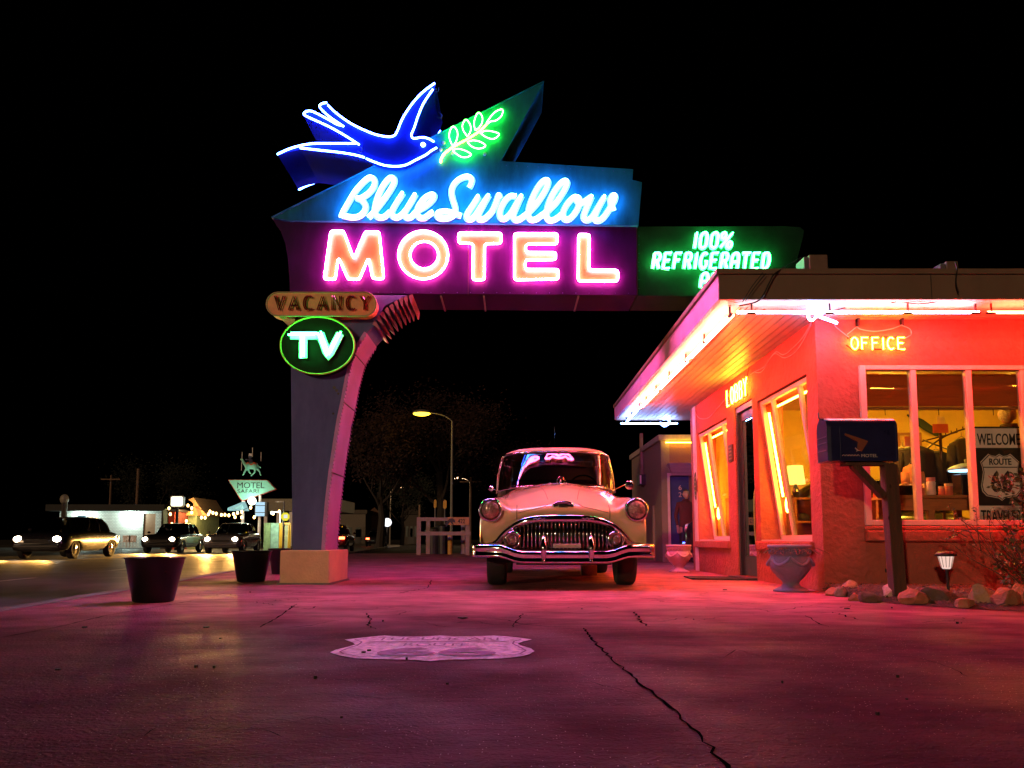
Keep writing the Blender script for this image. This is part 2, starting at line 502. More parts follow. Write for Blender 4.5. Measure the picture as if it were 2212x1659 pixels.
# cracks and joints in the paving: narrow jagged ribbons
M_CRACK = mat('crack_dark', (.006, .005, .005), 1.0, var=.1, spec=0.0)
def crack(pix, w=0.012, jag=0.02, z=0.0035, seg=10):
    pts = [gp(x, y) for x, y in pix]; out = []
    for a, c in zip(pts[:-1], pts[1:]):
        L = (c - a).length; k = max(2, int(L / 0.05)); k = min(k, 60)
        t = (c - a).normalized(); n = Vector((-t.y, t.x, 0))
        for i in range(k):
            out.append(a + (c - a) * (i / k) + n * random.uniform(-jag, jag) * (1 if i else 0.3))
    out.append(pts[-1])
    L_, R_ = [], []
    m = len(out)
    for i, p in enumerate(out):
        t = (out[min(i+1, m-1)] - out[max(i-1, 0)]); t.z = 0; t.normalize(); n = Vector((-t.y, t.x, 0))
        ww = w * random.uniform(.35, 1.3) * (0.25 if i in (0, m-1) else 1)
        L_.append(p + n * ww / 2); R_.append(p - n * ww / 2)
    for i in range(m - 1):
        cb.quad((*L_[i].xy, z), (*R_[i].xy, z), (*R_[i+1].xy, z), (*L_[i+1].xy, z))
cb = MB()
crack([(1262, 1357), (1300, 1405), (1355, 1452), (1450, 1530), (1570, 1655), (1640, 1720)], .0105, .012)
crack([(562, 1356), (600, 1333), (640, 1305)], .012, .008)
crack([(0, 1378), (110, 1358), (230, 1330), (420, 1297)], .012, .006)
crack([(620, 1356), (670, 1352), (740, 1338)], .0105, .012)
crack([(640, 1305), (690, 1300), (760, 1292)], .008, .008)
crack([(1095, 1327), (1130, 1325), (1180, 1322), (1270, 1326), (1320, 1322), (1372, 1322), (1385, 1345), (1405, 1355)], .014, .015)
crack([(1130, 1326), (1118, 1340), (1105, 1356)], .01, .01)
crack([(855, 1283), (890, 1276), (925, 1270), (932, 1253)], .014, .015)
crack([(790, 1325), (803, 1338), (795, 1352), (812, 1360)], .012, .01)
crack([(1500, 1290), (1560, 1300), (1640, 1312)], .006, .006)
crack([(1740, 1330), (1765, 1345), (1790, 1355)], .009, .012)
crack([(1900, 1357), (2060, 1358), (2212, 1356)], .006, .006)
crack([(700, 1500), (780, 1505), (860, 1512)], .005, .012)
for _ in range(16):
    x, y = random.uniform(250, 2000), random.uniform(1272, 1352); pts = [(x, y)]
    for k in range(random.randint(3, 6)): x += random.uniform(18, 60); y += random.uniform(-9, 9); pts.append((x, min(1355, max(1266, y))))
    crack(pts, random.uniform(.005, .010), .02)
for _ in range(7):
    x, y = random.uniform(150, 2000), random.uniform(1400, 1620); pts = [(x, y)]
    for k in range(4): x += random.uniform(20, 70); y += random.uniform(-20, 20); pts.append((x, y))
    crack(pts, random.uniform(.0025, .004), .008)
crack([(345, 1505), (380, 1512), (420, 1508)], .006, .012)
o = cb.build('pavement_cracks', M_CRACK); o['kind'] = 'structure'

# small chips and leaves lying about
b = MB()
for _ in range(18):
    px, py = random.uniform(150, 2150), random.uniform(1275, 1560)
    p = gp(px, py); r = random.uniform(.004, .011)
    q = [Vector((p.x + r*math.cos(a)*random.uniform(.5, 1.3), p.y + r*math.sin(a)*random.uniform(.5, 1.3), .004)) for a in [i*math.pi/3 for i in range(6)]]
    b.prism(q, (0, 0, random.uniform(.004, .012)))
for px, py, r in ((999, 1336, .035), (785, 1412, .011), (797, 1408, .012), (446, 1357, .018), (183, 1357, .014), (126, 1450, .012), (1830, 1316, .02), (1566, 1275, .02)):
    p = gp(px, py)
    q = [Vector((p.x + r*math.cos(a)*random.uniform(.7, 1.2), p.y + r*math.sin(a)*random.uniform(.7, 1.2), .0055)) for a in [i*math.pi/4 for i in range(8)]]
    b.prism(q, (0, 0, .006))
o = b.build('gravel', mat('grit', (.03, .025, .022), .9)); tag(o, 'dark crumbs and dead leaves scattered over the paving', 'debris', kind='stuff')

# painted highway shield on the slab (lies flat, pointing at the camera)
sh = thing('painted_shield', 'faded pale highway shield stencilled flat on the dark slab', 'pavement marking', (*gp(935, 1402).xy, 0))
def gz(pix, z): return [Vector((*gp(x, y).xy, z)) for x, y in pix]
Zs = lambda zx, zy: (645.2 + zx*.25835, 1327.2 + zy*.25835)
outl = [Zs(*p) for p in ((385,215),(560,195),(715,180),(830,187),(960,190),(1080,187),(1180,179),(1300,187),(1450,188),(1560,184),(1640,180),(1780,192),(1950,213),(1870,232),(1830,250),(1870,268),(1940,288),(1972,312),(1930,338),(1850,358),(1700,372),(1500,380),(1300,383),(1180,388),(1100,396),(1000,388),(860,382),(700,380),(480,372),(360,352),(290,335),(262,322),(310,300),(400,278),(470,258),(455,240))]
b = MB(); b._add(gz(outl, .004), [tuple(range(len(outl)))])
b.build('shield_field', mat('shield_paint', (.82, .72, .95), .75, var=.55, scale=22, bump=.5, bscale=90), sh)
M_SH = mat('shield_dark', (.30, .19, .40), .8, var=.5, scale=14)
inn = [Zs(*p) for p in ((470,222),(715,192),(960,200),(1180,190),(1450,199),(1640,191),(1860,217),(1800,235),(1790,255),(1850,285),(1900,312),(1850,340),(1700,358),(1300,370),(1100,380),(860,370),(480,358),(370,340),(345,322),(400,298),(490,270),(530,240))]
b = MB()
pp = gz(inn, .0075)
for a, c in zip(pp, pp[1:] + pp[:1]):
    t = (c - a).normalized(); n = Vector((-t.y, t.x, 0)) * .0045
    b.quad(a + n, a - n, c - n, c + n)
l0, l1 = gz([Zs(590, 240), Zs(1760, 233)], .0075)
b.quad(l0 + Vector((0, .012, 0)), l0 - Vector((0, .012, 0)), l1 - Vector((0, .012, 0)), l1 + Vector((0, .012, 0)))
b.build('border', M_SH, sh)
def floor_text(body, zx0, zx1, zy_top, zy_bot, bold=0.0):
    me = text_mesh(body, 1.0, 0.0, bold=bold)
    xs = [v.co.x for v in me.vertices]; ys = [v.co.y for v in me.vertices]
    a = gp(*Zs(zx0, zy_bot)); c = gp(*Zs(zx1, zy_bot)); t = gp(*Zs(zx0, zy_top))
    for v in me.vertices:
        u = (v.co.x - min(xs)) / (max(xs) - min(xs)); w = (v.co.y - min(ys)) / (max(ys) - min(ys))
    x0, x1, y0, y1 = min(xs), max(xs), min(ys), max(ys)
    for v in me.vertices:
        u = (v.co.x - x0) / (x1 - x0); w = (v.co.y - y0) / (y1 - y0)
        v.co.x = a.x + (c.x - a.x) * u; v.co.y = a.y + (t.y - a.y) * w; v.co.z = .008
    b = MB(); b.mesh(me, Matrix.Identity(4)); b.build('lettering', M_SH, sh)
floor_text('TUCUMCARI', 640, 1670, 203, 226)
floor_text('ROUTE', 870, 1420, 253, 274)
floor_text('66', 620, 1650, 285, 358, bold=0.03)
# ------------------------------------------------------------------ THE MOTEL SIGN
YS, TH = 9.15, 0.66
sign = thing('motel_sign', 'tall neon motel sign with blue bird and pink letters on a tapering pylon', 'neon sign', (-2.4, 9.5, 0))
P_BLUE = mat('sign_blue_paint', (.008, .15, .21), .5, var=.4, scale=3, spec=.08, streak=(1, 1, .35))
P_PURP = mat('sign_plum_paint', (.019, .002, .05), .5, var=.45, scale=3, spec=.08, streak=(1, 1, .35))
P_NAVY = mat('bird_blue_paint', (.006, .018, .17), .65, var=.15, scale=4, spec=.04)
P_GREY = mat('pylon_paint', (.095, .125, .33), .6, var=.3, scale=2.2, spec=.08, bump=.08, bscale=14, streak=(1, 1, .4))
P_PINK = mat('arch_pink_paint', (.46, .22, .62), .5, var=.15, scale=3)
P_BASE = mat('base_plaster', (.72, .50, .31), .8, var=.15, scale=3, bump=.3, bscale=40)
P_DARK = mat('tube_dark', (.02, .015, .015), .4)
M_STEEL = mat('dull_steel', (.3, .3, .32), .45, metal=.8)

def sp(px, py, dy=0.0): return at(px, py, YS + dy)
def S1(*z): return [sp(553 + x*.30, 147.5 + y*.30) for x, y in z]

# base block
b = MB()
x0, x1 = gp(605, 1262).x, gp(712, 1262).x
zt = at(605, 1188, 8.98).z
b.box(x0, x1, 8.98, 10.0, 0.0, zt)
b.build('pylon_base', P_BASE, sign, bevel=.015)
b = MB(); b.box(x0 - .02, x1 + .02, 8.96, 10.02, .0, .02); b.build('footing', G_WALK, sign)

# pylon: front outline incl. the sweeping arch, extruded the depth of the sign
arch_px = [(700,1187),(703,1135),(708,1080),(715,1020),(725,955),(733,905),(741,868),(750,819),(757,790),(764.7,763),(777,741),(791.6,718.8),(810.6,699.8),(831,660),(871,641),(880,637)]
zb = zt
poly = [sp(627, 636), sp(632, 1187)] + [sp(*p) for p in arch_px]
poly = [Vector((p.x, YS, p.z)) for p in poly]
poly[1].z = zb; poly[2].z = zb
b = MB(); b.prism(poly, (0, TH, 0))
pyl = b.build('pylon', P_GREY, sign)
# lighter pink skin on the underside of the arch with its toothed edge
ap = [Vector((p.x, 0, p.z)) for p in poly[2:14]]
b = MB()
for a, c in zip(ap[:-1], ap[1:]):
    d = (c - a); L = d.length; t = d.normalized(); n = Vector((t.z, 0, -t.x)) * .006
    k = max(1, round(L / .035))
    b.prism([a + n*0.2 + Vector((0, YS + .01, 0)), a + n + Vector((0, YS + .01, 0)), c + n + Vector((0, YS + .01, 0)), c + n*0.2 + Vector((0, YS + .01, 0))], (0, TH - .02, 0))
b.build('arch_soffit', P_PINK, sign)
for yy in (YS - .012, YS + TH - .004):
    b = MB()
    for a, c in zip(ap[:-1], ap[1:]):
        d = (c - a); L = d.length; t = d.normalized(); n = Vector((t.z, 0, -t.x))
        k = max(1, round(L / .045))
        for i in range(k):
            q0 = a + d * (i / k); q1 = a + d * ((i + 1) / k); w = Vector((0, yy, 0))
            b.prism([q0 + w - n*.03, q1 + w - n*.03, q1 + w + n*.002, q0 + w + n*.028], (0, .014, 0))
    b.build('arch_edge_trim', P_PINK, sign)
for i in (3, 6, 9):   # seams across the arch
    b = MB(); a = ap[i]; b.box(a.x - .004, a.x + .012, YS, YS + TH, a.z - .006, a.z + .006)
    b.build('arch_seam', P_DARK, sign)
# pleated metal fins at the arch's head
P_FIN = mat('fin_metal', (.30, .10, .17), .4, metal=.4)
fp = [(808,703),(816,692),(824,682),(833,673),(843,665),(853,657),(863,651),(873,647),(884,643)]
for i, (x, y) in enumerate(fp):
    p = sp(x, y); a = R(52 - i * 4.5)
    d = Vector((math.cos(a), 0, math.sin(a))); n = Vector((math.sin(a), 0, -math.cos(a)))
    L = .17; q = Vector((p.x, YS - .02, p.z))
    b = MB(); b.prism([q - n*.02, q + n*.075, q + n*.085 + d*.010, q + n*.0 + d*.05, q + d*.05 - n*.03], (0, TH + .04, 0))
    o = b.build('fin', P_FIN, sign)

# plum cabinet that carries the big letters
cab = [(590,473),(1375,488),(1375,637),(626,632),(625,600),(622,560),(616,525),(606,498),(596,485)]
b = MB(); b.prism([sp(*p) for p in cab], (0, TH, 0)); b.build('letter_cabinet', P_PURP, sign)
for px in (1012, 1375):
    b = MB(); p = sp(px, 490); q = sp(px, 636); b.box(p.x - .004, p.x + .004, YS - .004, YS + .01, q.z, p.z)
    b.build('panel_seam', P_DARK, sign)
z0 = sp(900, 637).z
for px in (952, 1045, 1250):
    b = MB(); x = sp(px, 637).x; b.box(x - .01, x + .01, YS + .02, YS + TH - .02, z0 - .012, z0 + .002)
    b.build('underside_seam', M_STEEL, sign)
# blue upper cabinet with the arrow peak, standing a little proud of the plum one
up = [(586,469),(700,413),(860,333),(1175,175),(1082,346),(1092,348),(1368,365),(1366,388),(1387,393),(1379,486.5),(625,475.5)]
b = MB(); b.prism([sp(*p, -.05) for p in up], (0, TH + .05, 0)); b.build('upper_cabinet', P_BLUE, sign)
b = MB()
for q0, q1 in (((1175,175),(1082,346)), ((586,469),(1175,175))):
    b.tube([sp(*q0, -.055), sp(*q1, -.055)], .009, 5)
b.build('edge_trim', P_BLUE, sign)
# right-hand green panel
gpn = [(1377,489),(1690,488),(1728,490),(1737,497),(1735,510),(1722,560),(1716,640),(1377,638)]
b = MB(); b.prism([sp(*p, .02) for p in gpn], (0, TH - .04, 0))
pan = b.build('side_panel', mat('sign_green_paint', (.008, .030, .020), .5, var=.4, scale=3, spec=.1), sign)
YT = YS - .03
for word, (xa, ya, xb, yb), gap, sl in (('100%', (1497,536,1578,503), .28, .16), ('REFRIGERATED', (1408,580,1660,547), .32, .16), ('AIR', (1511,621,1560,590), .35, .16)):
    pa, pb = sp(xa, ya), sp(xb, yb)
    wds = {'I': .35, '1': .35, '%': 1.35}
    for c, ls in strokes(word, pa.x, pa.z, pb.x, pb.z, YT, sl, gap, wds):
        b = MB()
        for pl in ls: b.ribbon([p + Vector((0, .035, 0)) for p in pl], .045, .02)
        fo = b.build('letter', mat('letter_white', (.7, .72, .7), .5), pan)
        b = MB()
        for pl in ls: b.tube(pl, .0105, 6)
        b.build('neon_tube', N_GREEN, pan)

# big capital letters: raised cream faces outlined by tubes
S3 = lambda x, y: (682.1 + x*.15834, 479.3 + y*.15834)
S4 = lambda x, y: (977 + x*.175, 479.3 + y*.175)
MOT = [
 [[S3(*p) for p in ((205,120),(365,118),(385,140),(520,500),(668,150),(690,130),(850,130),(868,150),(930,775),(775,772),(720,490),(600,770),(585,782),(450,782),(435,765),(310,485),(268,770),(255,782),(112,780))]],
 [[S3(1466+338*math.cos(a), 448+328*math.sin(a)) for a in [i*math.pi/16 for i in range(32)]], [S3(1480+192*math.cos(a), 450+186*math.sin(a)) for a in [i*math.pi/14 for i in range(28)]]],
 [[S4(*p) for p in ((75,132),(605,135),(603,265),(402,268),(398,712),(253,714),(258,266),(77,260))]],
 [[S4(*p) for p in ((765,140),(1298,142),(1296,270),(907,274),(907,372),(1278,374),(1277,464),(902,468),(902,582),(1310,583),(1310,705),(766,714))]],
 [[S4(*p) for p in ((1557,150),(1694,152),(1688,588),(2045,593),(2045,728),(1552,728))]],
]
FACE_CREAM = mat('letter_cream', (.14, .17, .013), .5, var=.15, scale=5)
for loops in MOT:
    outer = [sp(*p, -.03) for p in loops[0]]
    b = MB()
    if len(loops) == 1: b.prism(outer, (0, .032, 0))
    else:
        inner = [sp(*p, -.03) for p in loops[1]]; n = 32
        inner = [sp(*S3(1480+192*math.cos(i*math.pi/16), 450+186*math.sin(i*math.pi/16)), -.03) for i in range(n)]
        for i in range(n):
            j = (i+1) % n; dv = Vector((0, .032, 0))
            b._add([outer[i], outer[j], inner[j], inner[i], outer[i]+dv, outer[j]+dv, inner[j]+dv, inner[i]+dv], [(0,1,2,3),(4,7,6,5),(0,4,5,1),(3,2,6,7)])
    le = b.build('letter', FACE_CREAM, sign)
    for lp in loops:
        path = soften([sp(*p, -.058) for p in lp], .035) if len(lp) < 25 else [sp(*p, -.058) for p in lp]
        b = MB(); b.tube(path, .0118, 6, closed=True); b.build('neon_tube', N_PINK, le)
        b = MB()   # tube stand-offs / blacked-out joins
        for i in range(0, len(path), max(3, len(path)//4)):
            q = path[i]; b.tube([q + Vector((0, .0, 0)), q + Vector((0, .03, 0))], .006, 5)
        b.build('tube_support', P_DARK, le)

# script lettering
A1 = lambda x, y: (718.9 + x*.14167, 359.5 + y*.14167)
A2 = lambda x, y: (1013.9 + x*.15834, 359.5 + y*.15834)
SCR = [
 ('blue', A1, [
  [(125,775),(150,700),(230,560),(330,390),(450,250),(540,175),(600,170),(640,215),(630,290),(580,370),(500,440),(400,490),(380,480),(430,500),(490,570),(500,640),(460,710),(390,760),(300,772),(210,755),(150,740)],
  [(540,775),(620,700),(770,510),(880,350),(940,230),(920,175),(860,180),(780,270),(700,420),(650,580),(640,690),(690,765),(780,765),(870,690)],
  [(1070,400),(960,570),(900,690),(930,760),(1000,765),(1090,690),(1180,560),(1260,420)],
  [(1260,420),(1140,620),(1090,715),(1130,775),(1200,760),(1280,680),(1420,600),(1520,510),(1548,445),(1500,425),(1400,480),(1310,600),(1285,700),(1320,770),(1400,778),(1480,720),(1530,690)],
 ]),
 ('swallow', A1, [
  [(2080,320),(2110,260),(2120,190),(2050,150),(1930,190),(1840,280),(1810,380),(1830,500),(1868,620),(1860,710),(1780,775),(1670,790),(1595,755),(1610,700),(1720,680),(1830,705),(1960,750)]]),
 ('swallow', A2, [
  [(125,400),(50,520),(-30,640),(-35,700),(20,715),(90,650),(180,510),(265,390)],
  [(265,390),(190,520),(125,650),(140,715),(210,705),(300,620),(360,500),(398,385),(420,430)],
  [(640,405),(560,400),(480,470),(420,600),(425,690),(480,708),(560,640),(640,510),(715,395)],
  [(715,395),(640,550),(600,660),(620,720),(680,715),(760,660),(820,610),(920,500),(1020,350),(1075,225),(1050,182),(980,220),(890,360),(820,540),(805,660),(840,720),(910,715),(1000,650)],
  [(1000,650),(1070,600),(1190,480),(1290,330),(1335,235),(1310,192),(1240,230),(1140,370),(1070,540),(1055,670),(1095,730),(1170,715),(1260,650)],
  [(1500,430),(1430,415),(1340,500),(1280,620),(1295,710),(1355,715),(1430,645),(1490,540),(1500,440),(1455,420),(1490,490),(1560,480),(1670,405)],
  [(1670,405),(1600,560),(1560,680),(1600,728),(1670,690),(1760,550),(1845,405)],
  [(1845,405),(1760,560),(1710,690),(1750,738),(1830,690),(1920,560),(1985,450),(1985,395),(1945,400),(1925,470),(1970,600)]]),
]
F_SCR = mat('script_face', (.34, .62, .70), .5, var=.1); F_OUT = mat('script_outline', (.01, .03, .10), .6)
words = {}
for w, fn, sts in SCR:
    if w not in words:
        words[w] = MB(), MB(), MB()
    out_, fac, tub = words[w]
    for st in sts:
        pts = catmull([sp(*fn(*p), -.07) for p in st], 5)
        k = random.uniform(0, .004)
        out_.ribbon([p + Vector((0, .0155 + k*.3, 0)) for p in pts], .098, .01, .00006)
        fac.ribbon([p + Vector((0, .006 + k*.3, 0)) for p in pts], .078, .012, .00008)
        tub.tube([p + Vector((0, -.028, 0)) for p in pts], .0175, 6)
for w in ('blue', 'swallow'):
    out_, fac, tub = words[w]
    o = fac.build('script_word', F_SCR, sign)
    out_.build('outline', F_OUT, o); tub.build('neon_tube', N_CYAN, o)

# the far face carries the same lettering
def far_side(o, cx):
    c = copy_tree(o, sign); loc = sign.location
    c.rotation_euler = (0, 0, math.pi); c.location = (2*(cx - loc.x), 2*(YS + TH/2 - loc.y), 0)
for o in [k for k in kids(sign) if k.name.split('.')[0] == 'letter']: far_side(o, sp(1000, 560).x)
for o in [k for k in kids(sign) if k.name.split('.')[0] == 'script_word']: far_side(o, sp(1010, 430).x)

# the bird: a deep blue box shape across the sign, outlined by tubes
bird_pts = S1((178,660),(260,620),(350,595),(440,580),(560,580),(725,580),(752,592),(640,522),(540,466),(430,416),(362,380),(385,352),(430,350),(540,412),(640,455),(545,392),(475,322),(498,287),(535,300),(600,370),(700,440),(800,490),(880,520),(960,535),(1000,530),(1020,510),(1060,420),(1100,350),(1160,270),(1220,210),(1302,148),(1285,205),(1222,292),(1182,382),(1152,472),(1132,515),(1160,548),(1240,543),(1290,568),(1328,602),(1270,638),(1230,668),(1160,703),(1090,738),(1020,748),(940,741),(870,718),(800,684),(640,652),(480,634),(340,616),(260,632))
b = MB(); b.prism([p + Vector((0, -.12, 0)) for p in bird_pts], (0, TH + .24, 0))
bird = b.build('bird', P_NAVY, sign)
def btube(pts, dy=-.145, r=.0108, m=N_BLUE, par=None):
    b = MB(); b.tube(catmull([p + Vector((0, dy, 0)) for p in S1(*pts)], 4), r, 6); return b.build('neon_tube', m, par or bird)
for seg in (
  [(650,462),(545,390),(480,325),(495,300),(530,293)],
  [(537,310),(600,370),(700,440),(800,490),(880,520),(960,535),(1000,530),(1025,505),(1060,420),(1100,350),(1160,270),(1220,210),(1295,155)],
  [(640,456),(600,446),(540,412),(430,356),(385,356),(368,378),(430,410),(540,460),(640,515),(720,565),(760,592)],
  [(1282,198),(1220,290),(1180,380),(1150,470),(1130,520),(1145,546),(1200,540),(1245,546),(1290,570)],
  [(178,660),(260,622),(350,596),(440,583),(560,582),(735,582)],
  [(340,614),(480,630),(640,648),(740,666),(797,682)],
  [(810,690),(870,715),(940,738),(1020,745),(1090,735),(1160,700),(1230,665),(1270,635),(1310,612)]):
    btube(seg)
    if seg[0] in ((178,660), (1282,198)):
        btube(seg, dy=TH + .15)          # the same tubes on the far face
b = MB(); e = S1((1213, 588))[0]; b.ball((e.x, e.y - .135, e.z), .028, 10, 6, (1, .5, 1)); b.build('eye', N_ICE, bird)
# leafy branch
LEAF = [[(1415,575),(1395,520),(1402,470),(1425,443),(1450,470),(1455,510),(1440,560),(1420,580)],
 [(1525,515),(1495,470),(1490,430),(1515,395),(1545,430),(1548,475),(1530,510)],
 [(1580,468),(1572,420),(1585,370),(1605,345),(1630,370),(1630,415),(1605,455),(1580,470)],
 [(1660,420),(1690,375),(1730,335),(1775,322),(1770,365),(1730,400),(1690,408),(1670,425)],
 [(1618,490),(1650,475),(1700,478),(1750,495),(1735,520),(1700,533),(1650,515),(1618,490)],
 [(1525,555),(1560,543),(1610,550),(1655,578),(1630,598),(1590,600),(1550,582),(1525,555)],
 [(1420,615),(1450,603),(1500,612),(1550,640),(1530,660),(1490,663),(1450,642),(1420,615)]]
br = MB(); br.tube(catmull([p + Vector((0, -.085, 0)) for p in S1((1335,700),(1345,660),(1380,620),(1440,580),(1540,525),(1620,470),(1660,430))], 4), .010, 6)
bo = br.build('branch', glow('neon_twig', (40, 36, 1.5)), sign)
for lf in LEAF:
    b = MB(); b.tube(catmull([p + Vector((0, -.085, 0)) for p in S1(*lf)], 3), .0072, 6); b.build('leaf_tube', N_LEAF, bo)
b = MB()
for q in ((1355,550),(1333,600),(1420,628),(1648,630)):
    p = S1(q)[0]; b.lathe([(.018, -.07), (.024, -.05), (.024, -.045)], 8, (p.x, p.y, p.z), 'y')
b.build('porcelain_socket', mat('porcelain', (.25, .3, .35), .3), sign)
for pts in ([(1298,190),(1322,180),(1318,205),(1290,210)], [(1320,352),(1345,370),(1340,395),(1310,390)], [(740,600),(775,605),(772,640),(745,628)]):
    b = MB(); b.tube(catmull([p + Vector((0, -.12, 0)) for p in S1(*pts)], 4), .004, 4)
    b.build('tube_cable', P_DARK, bird)

# rivet heads along the sheet edges
def rivets(pix, dy, n, r=.006):
    b = MB()
    for (x0, y0), (x1, y1) in zip(pix[:-1], pix[1:]):
        for i in range(n):
            p = sp(x0 + (x1 - x0)*(i + .5)/n, y0 + (y1 - y0)*(i + .5)/n, dy); b.lathe([(r, .001), (r*.8, -.003), (.0005, -.004)], 6, (p.x, p.y, p.z), 'y')
    o = b.build('rivet_row', P_GREY, sign); o['kind'] = 'stuff'
rivets([(632, 630), (1372, 633)], -.001, 26); rivets([(1380, 500), (1380, 632)], .019, 7); rivets([(1082, 356), (1360, 371)], -.051, 12); rivets([(600, 465), (740, 397)], -.051, 8)
rivets([(636, 830), (638, 1180)], -.001, 14); rivets([(735, 830), (704, 1060)], -.001, 10)
# VACANCY capsule
VP = lambda x, y: (571.5 + x*.15834, 617.5 + y*.15834)
def vp(x, y, dy): return sp(*VP(x, y), dy)
cap = []
for i in range(11):
    a = R(90 + 18*i); cap.append((185 + 160*math.cos(a), 245 - 160*math.sin(a)))
for i in range(11):
    a = R(-90 + 18*i); cap.append((1365 + 160*math.cos(a), 245 - 160*math.sin(a)))
b = MB(); b.prism([vp(x, y, -.16) for x, y in cap], (0, .2, 0))
vac = b.build('vacancy_panel', mat('vacancy_paint', (.80, .33, .14), .5, var=.25, scale=5), sign)
b = MB(); b.tube([vp(x, y, -.163) for x, y in cap], .010, 5, closed=True); b.build('rim', mat('vacancy_rim', (.35, .25, .14), .5), vac)
pa, pb = vp(140, 325, -.185), vp(1440, 135, -.185)
M_OFF = mat('unlit_red_tube', (.16, .012, .012), .15, var=.1, spec=.8, coat=.6)
for c, ls in strokes('VaCaNCY', pa.x, pa.z, pb.x, pb.z, pa.y, 0, .5):
    b = MB()
    for pl in ls:
        for d in (-.012, .012): b.tube([p + Vector((d, 0, 0)) for p in pl], .0095, 6)
    b.build('letter', M_OFF, vac)
b = MB(); b.prism([sp(598, 680, -.1), sp(640, 680, -.1), sp(634, 700, -.1), sp(628, 705, -.1)], (0, .5, 0)); b.build('bracket', P_BASE, sign)
# TV oval
el = [VP(720 + 505*math.cos(i*math.pi/24), 810 + 392*math.sin(i*math.pi/24)) for i in range(48)]
b = MB(); b.prism([sp(*p, -.13) for p in el], (0, .15, 0))
tv = b.build('oval_panel', mat('oval_paint', (.0012, .006, .0022), .6, var=.2, spec=.1), sign)
b = MB(); b.tube([sp(*p, -.135) for p in el], .012, 6, closed=True); b.build('rim', mat('oval_rim', (.45, .5, .08), .5), tv)
F_TV = mat('oval_letter_face', (.62, .68, .62), .5)
for body in ([[(350,672),(710,672)], [(525,672),(525,985)]], [[(755,645),(870,960),(1030,648)]]):
    b = MB(); t = MB()
    for pl in body:
        pts = [vp(x, y, -.165) for x, y in pl]
        pts = [q for a, c in zip(pts[:-1], pts[1:]) for q in [a + (c-a)*(i/6) for i in range(6)]] + [pts[-1]]
        b.ribbon(pts, .095, .03, .0004); t.tube([p + Vector((-.016, -.03, 0)) for p in pts], .0115, 6); t.tube([p + Vector((.016, -.03, .016)) for p in pts], .0115, 6)
    l = b.build('letter', F_TV, tv); t.build('neon_tube', N_GREEN, l)
b = MB()
for px, py, r in ((751,807,.022),(722,837,.02),(727,843,.018),(731,850,.014),(720,893,.014)):
    p = sp(px, py); b.lathe([(r, -.004), (r, .002)], 10, (p.x, p.y, p.z), 'y')
b.build('bolt_hole', P_DARK, sign)
# ------------------------------------------------------------------ THE OFFICE
WX, WY, WZ = 3.12, 7.74, 2.775        # side wall plane, front wall plane, soffit height
EX, EY, EYF = 1.95, 7.05, 14.45       # eave lines
office = thing('motel_office', 'pink stucco motel office with a flat neon-edged roof and slanted shop windows', 'building', (6, 10.5, 0))
P_STUC = mat('stucco_pink', (.37, .10, .072), .88, var=.22, scale=2.6, bump=.9, bscale=16, spec=.2)
P_TRIM = mat('trim_pink', (.70, .46, .42), .6, var=.1, scale=5, bump=.1, bscale=30)
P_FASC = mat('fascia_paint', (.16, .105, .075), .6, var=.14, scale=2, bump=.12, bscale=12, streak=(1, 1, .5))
P_SOFF = mat('soffit_board', (.66, .50, .36), .42, var=.08, scale=4, spec=.5)
P_INT  = mat('shop_wall', (.72, .50, .12), .8, var=.08)
P_FLOOR= mat('shop_floor', (.2, .1, .06), .5)
P_WOOD = mat('shop_wood', (.34, .13, .05), .5, var=.3, scale=4, streak=(1, 1, 6))
P_CABLE= mat('cable_black', (.012, .012, .013), .5)
P_WIRE = mat('wire_pale', (.55, .38, .34), .5)
G_WIN  = glass('window_glass')
def grid_wall(b, u0, u1, v0, v1, holes, place):
    us = sorted({u0, u1, *[h[0] for h in holes], *[h[1] for h in holes]}); vs_ = sorted({v0, v1, *[h[2] for h in holes], *[h[3] for h in holes]})
    for i in range(len(us) - 1):
        run = None
        for j in range(len(vs_) - 1):
            cu, cv = (us[i] + us[i+1]) / 2, (vs_[j] + vs_[j+1]) / 2
            hole = any(h[0] < cu < h[1] and h[2] < cv < h[3] for h in holes)
            if not hole:
                run = [vs_[j], vs_[j+1]] if run is None else [run[0], vs_[j+1]]
            if (hole or j == len(vs_) - 2) and run:
                place(b, us[i], us[i+1], run[0], run[1]); run = None
FW = (3.555, 5.80, .66, 2.29)     # front window opening x0 x1 z0 z1
b = MB(); grid_wall(b, WX, 10.5, 0, WZ + .1, [FW], lambda b, u0, u1, v0, v1: b.box(u0, u1, WY, WY + .2, v0, v1))
b.build('front_wall', P_STUC, office)
SWN = (8.02, 9.66, .50, 2.27); SWF = (11.06, 12.86, .50, 2.29); DOOR = (9.86, 10.68, .03, 2.35)
b = MB(); grid_wall(b, WY + .2, 13.1, 0, WZ + .1, [SWN, SWF, DOOR], lambda b, u0, u1, v0, v1: b.box(WX, WX + .32, u0, u1, v0, v1))
b.build('side_wall', P_STUC, office)
b = MB(); b.box(WX, 10.5, 13.1, 13.3, 0, WZ + .1); b.box(10.5, 10.7, WY, 13.3, 0, WZ + .1); b.build('rear_wall', P_STUC, office)
b = MB(); b.box(WX + .35, 10.48, WY + .22, 13.08, .005, .15); b.build('shop_floor', P_FLOOR, office)
b = MB(); b.box(WX + .33, 10.48, WY + .22, 13.08, 2.70, 2.74); b.build('shop_ceiling', mat('shop_ceiling', (.7, .55, .3), .8), office)
b = MB(); b.box(WX + .33, 10.45, 12.9, 13.08, .03, 2.7); b.box(9.2, 9.3, WY + .22, 12.9, .03, 2.7); b.build('shop_lining', P_INT, office)
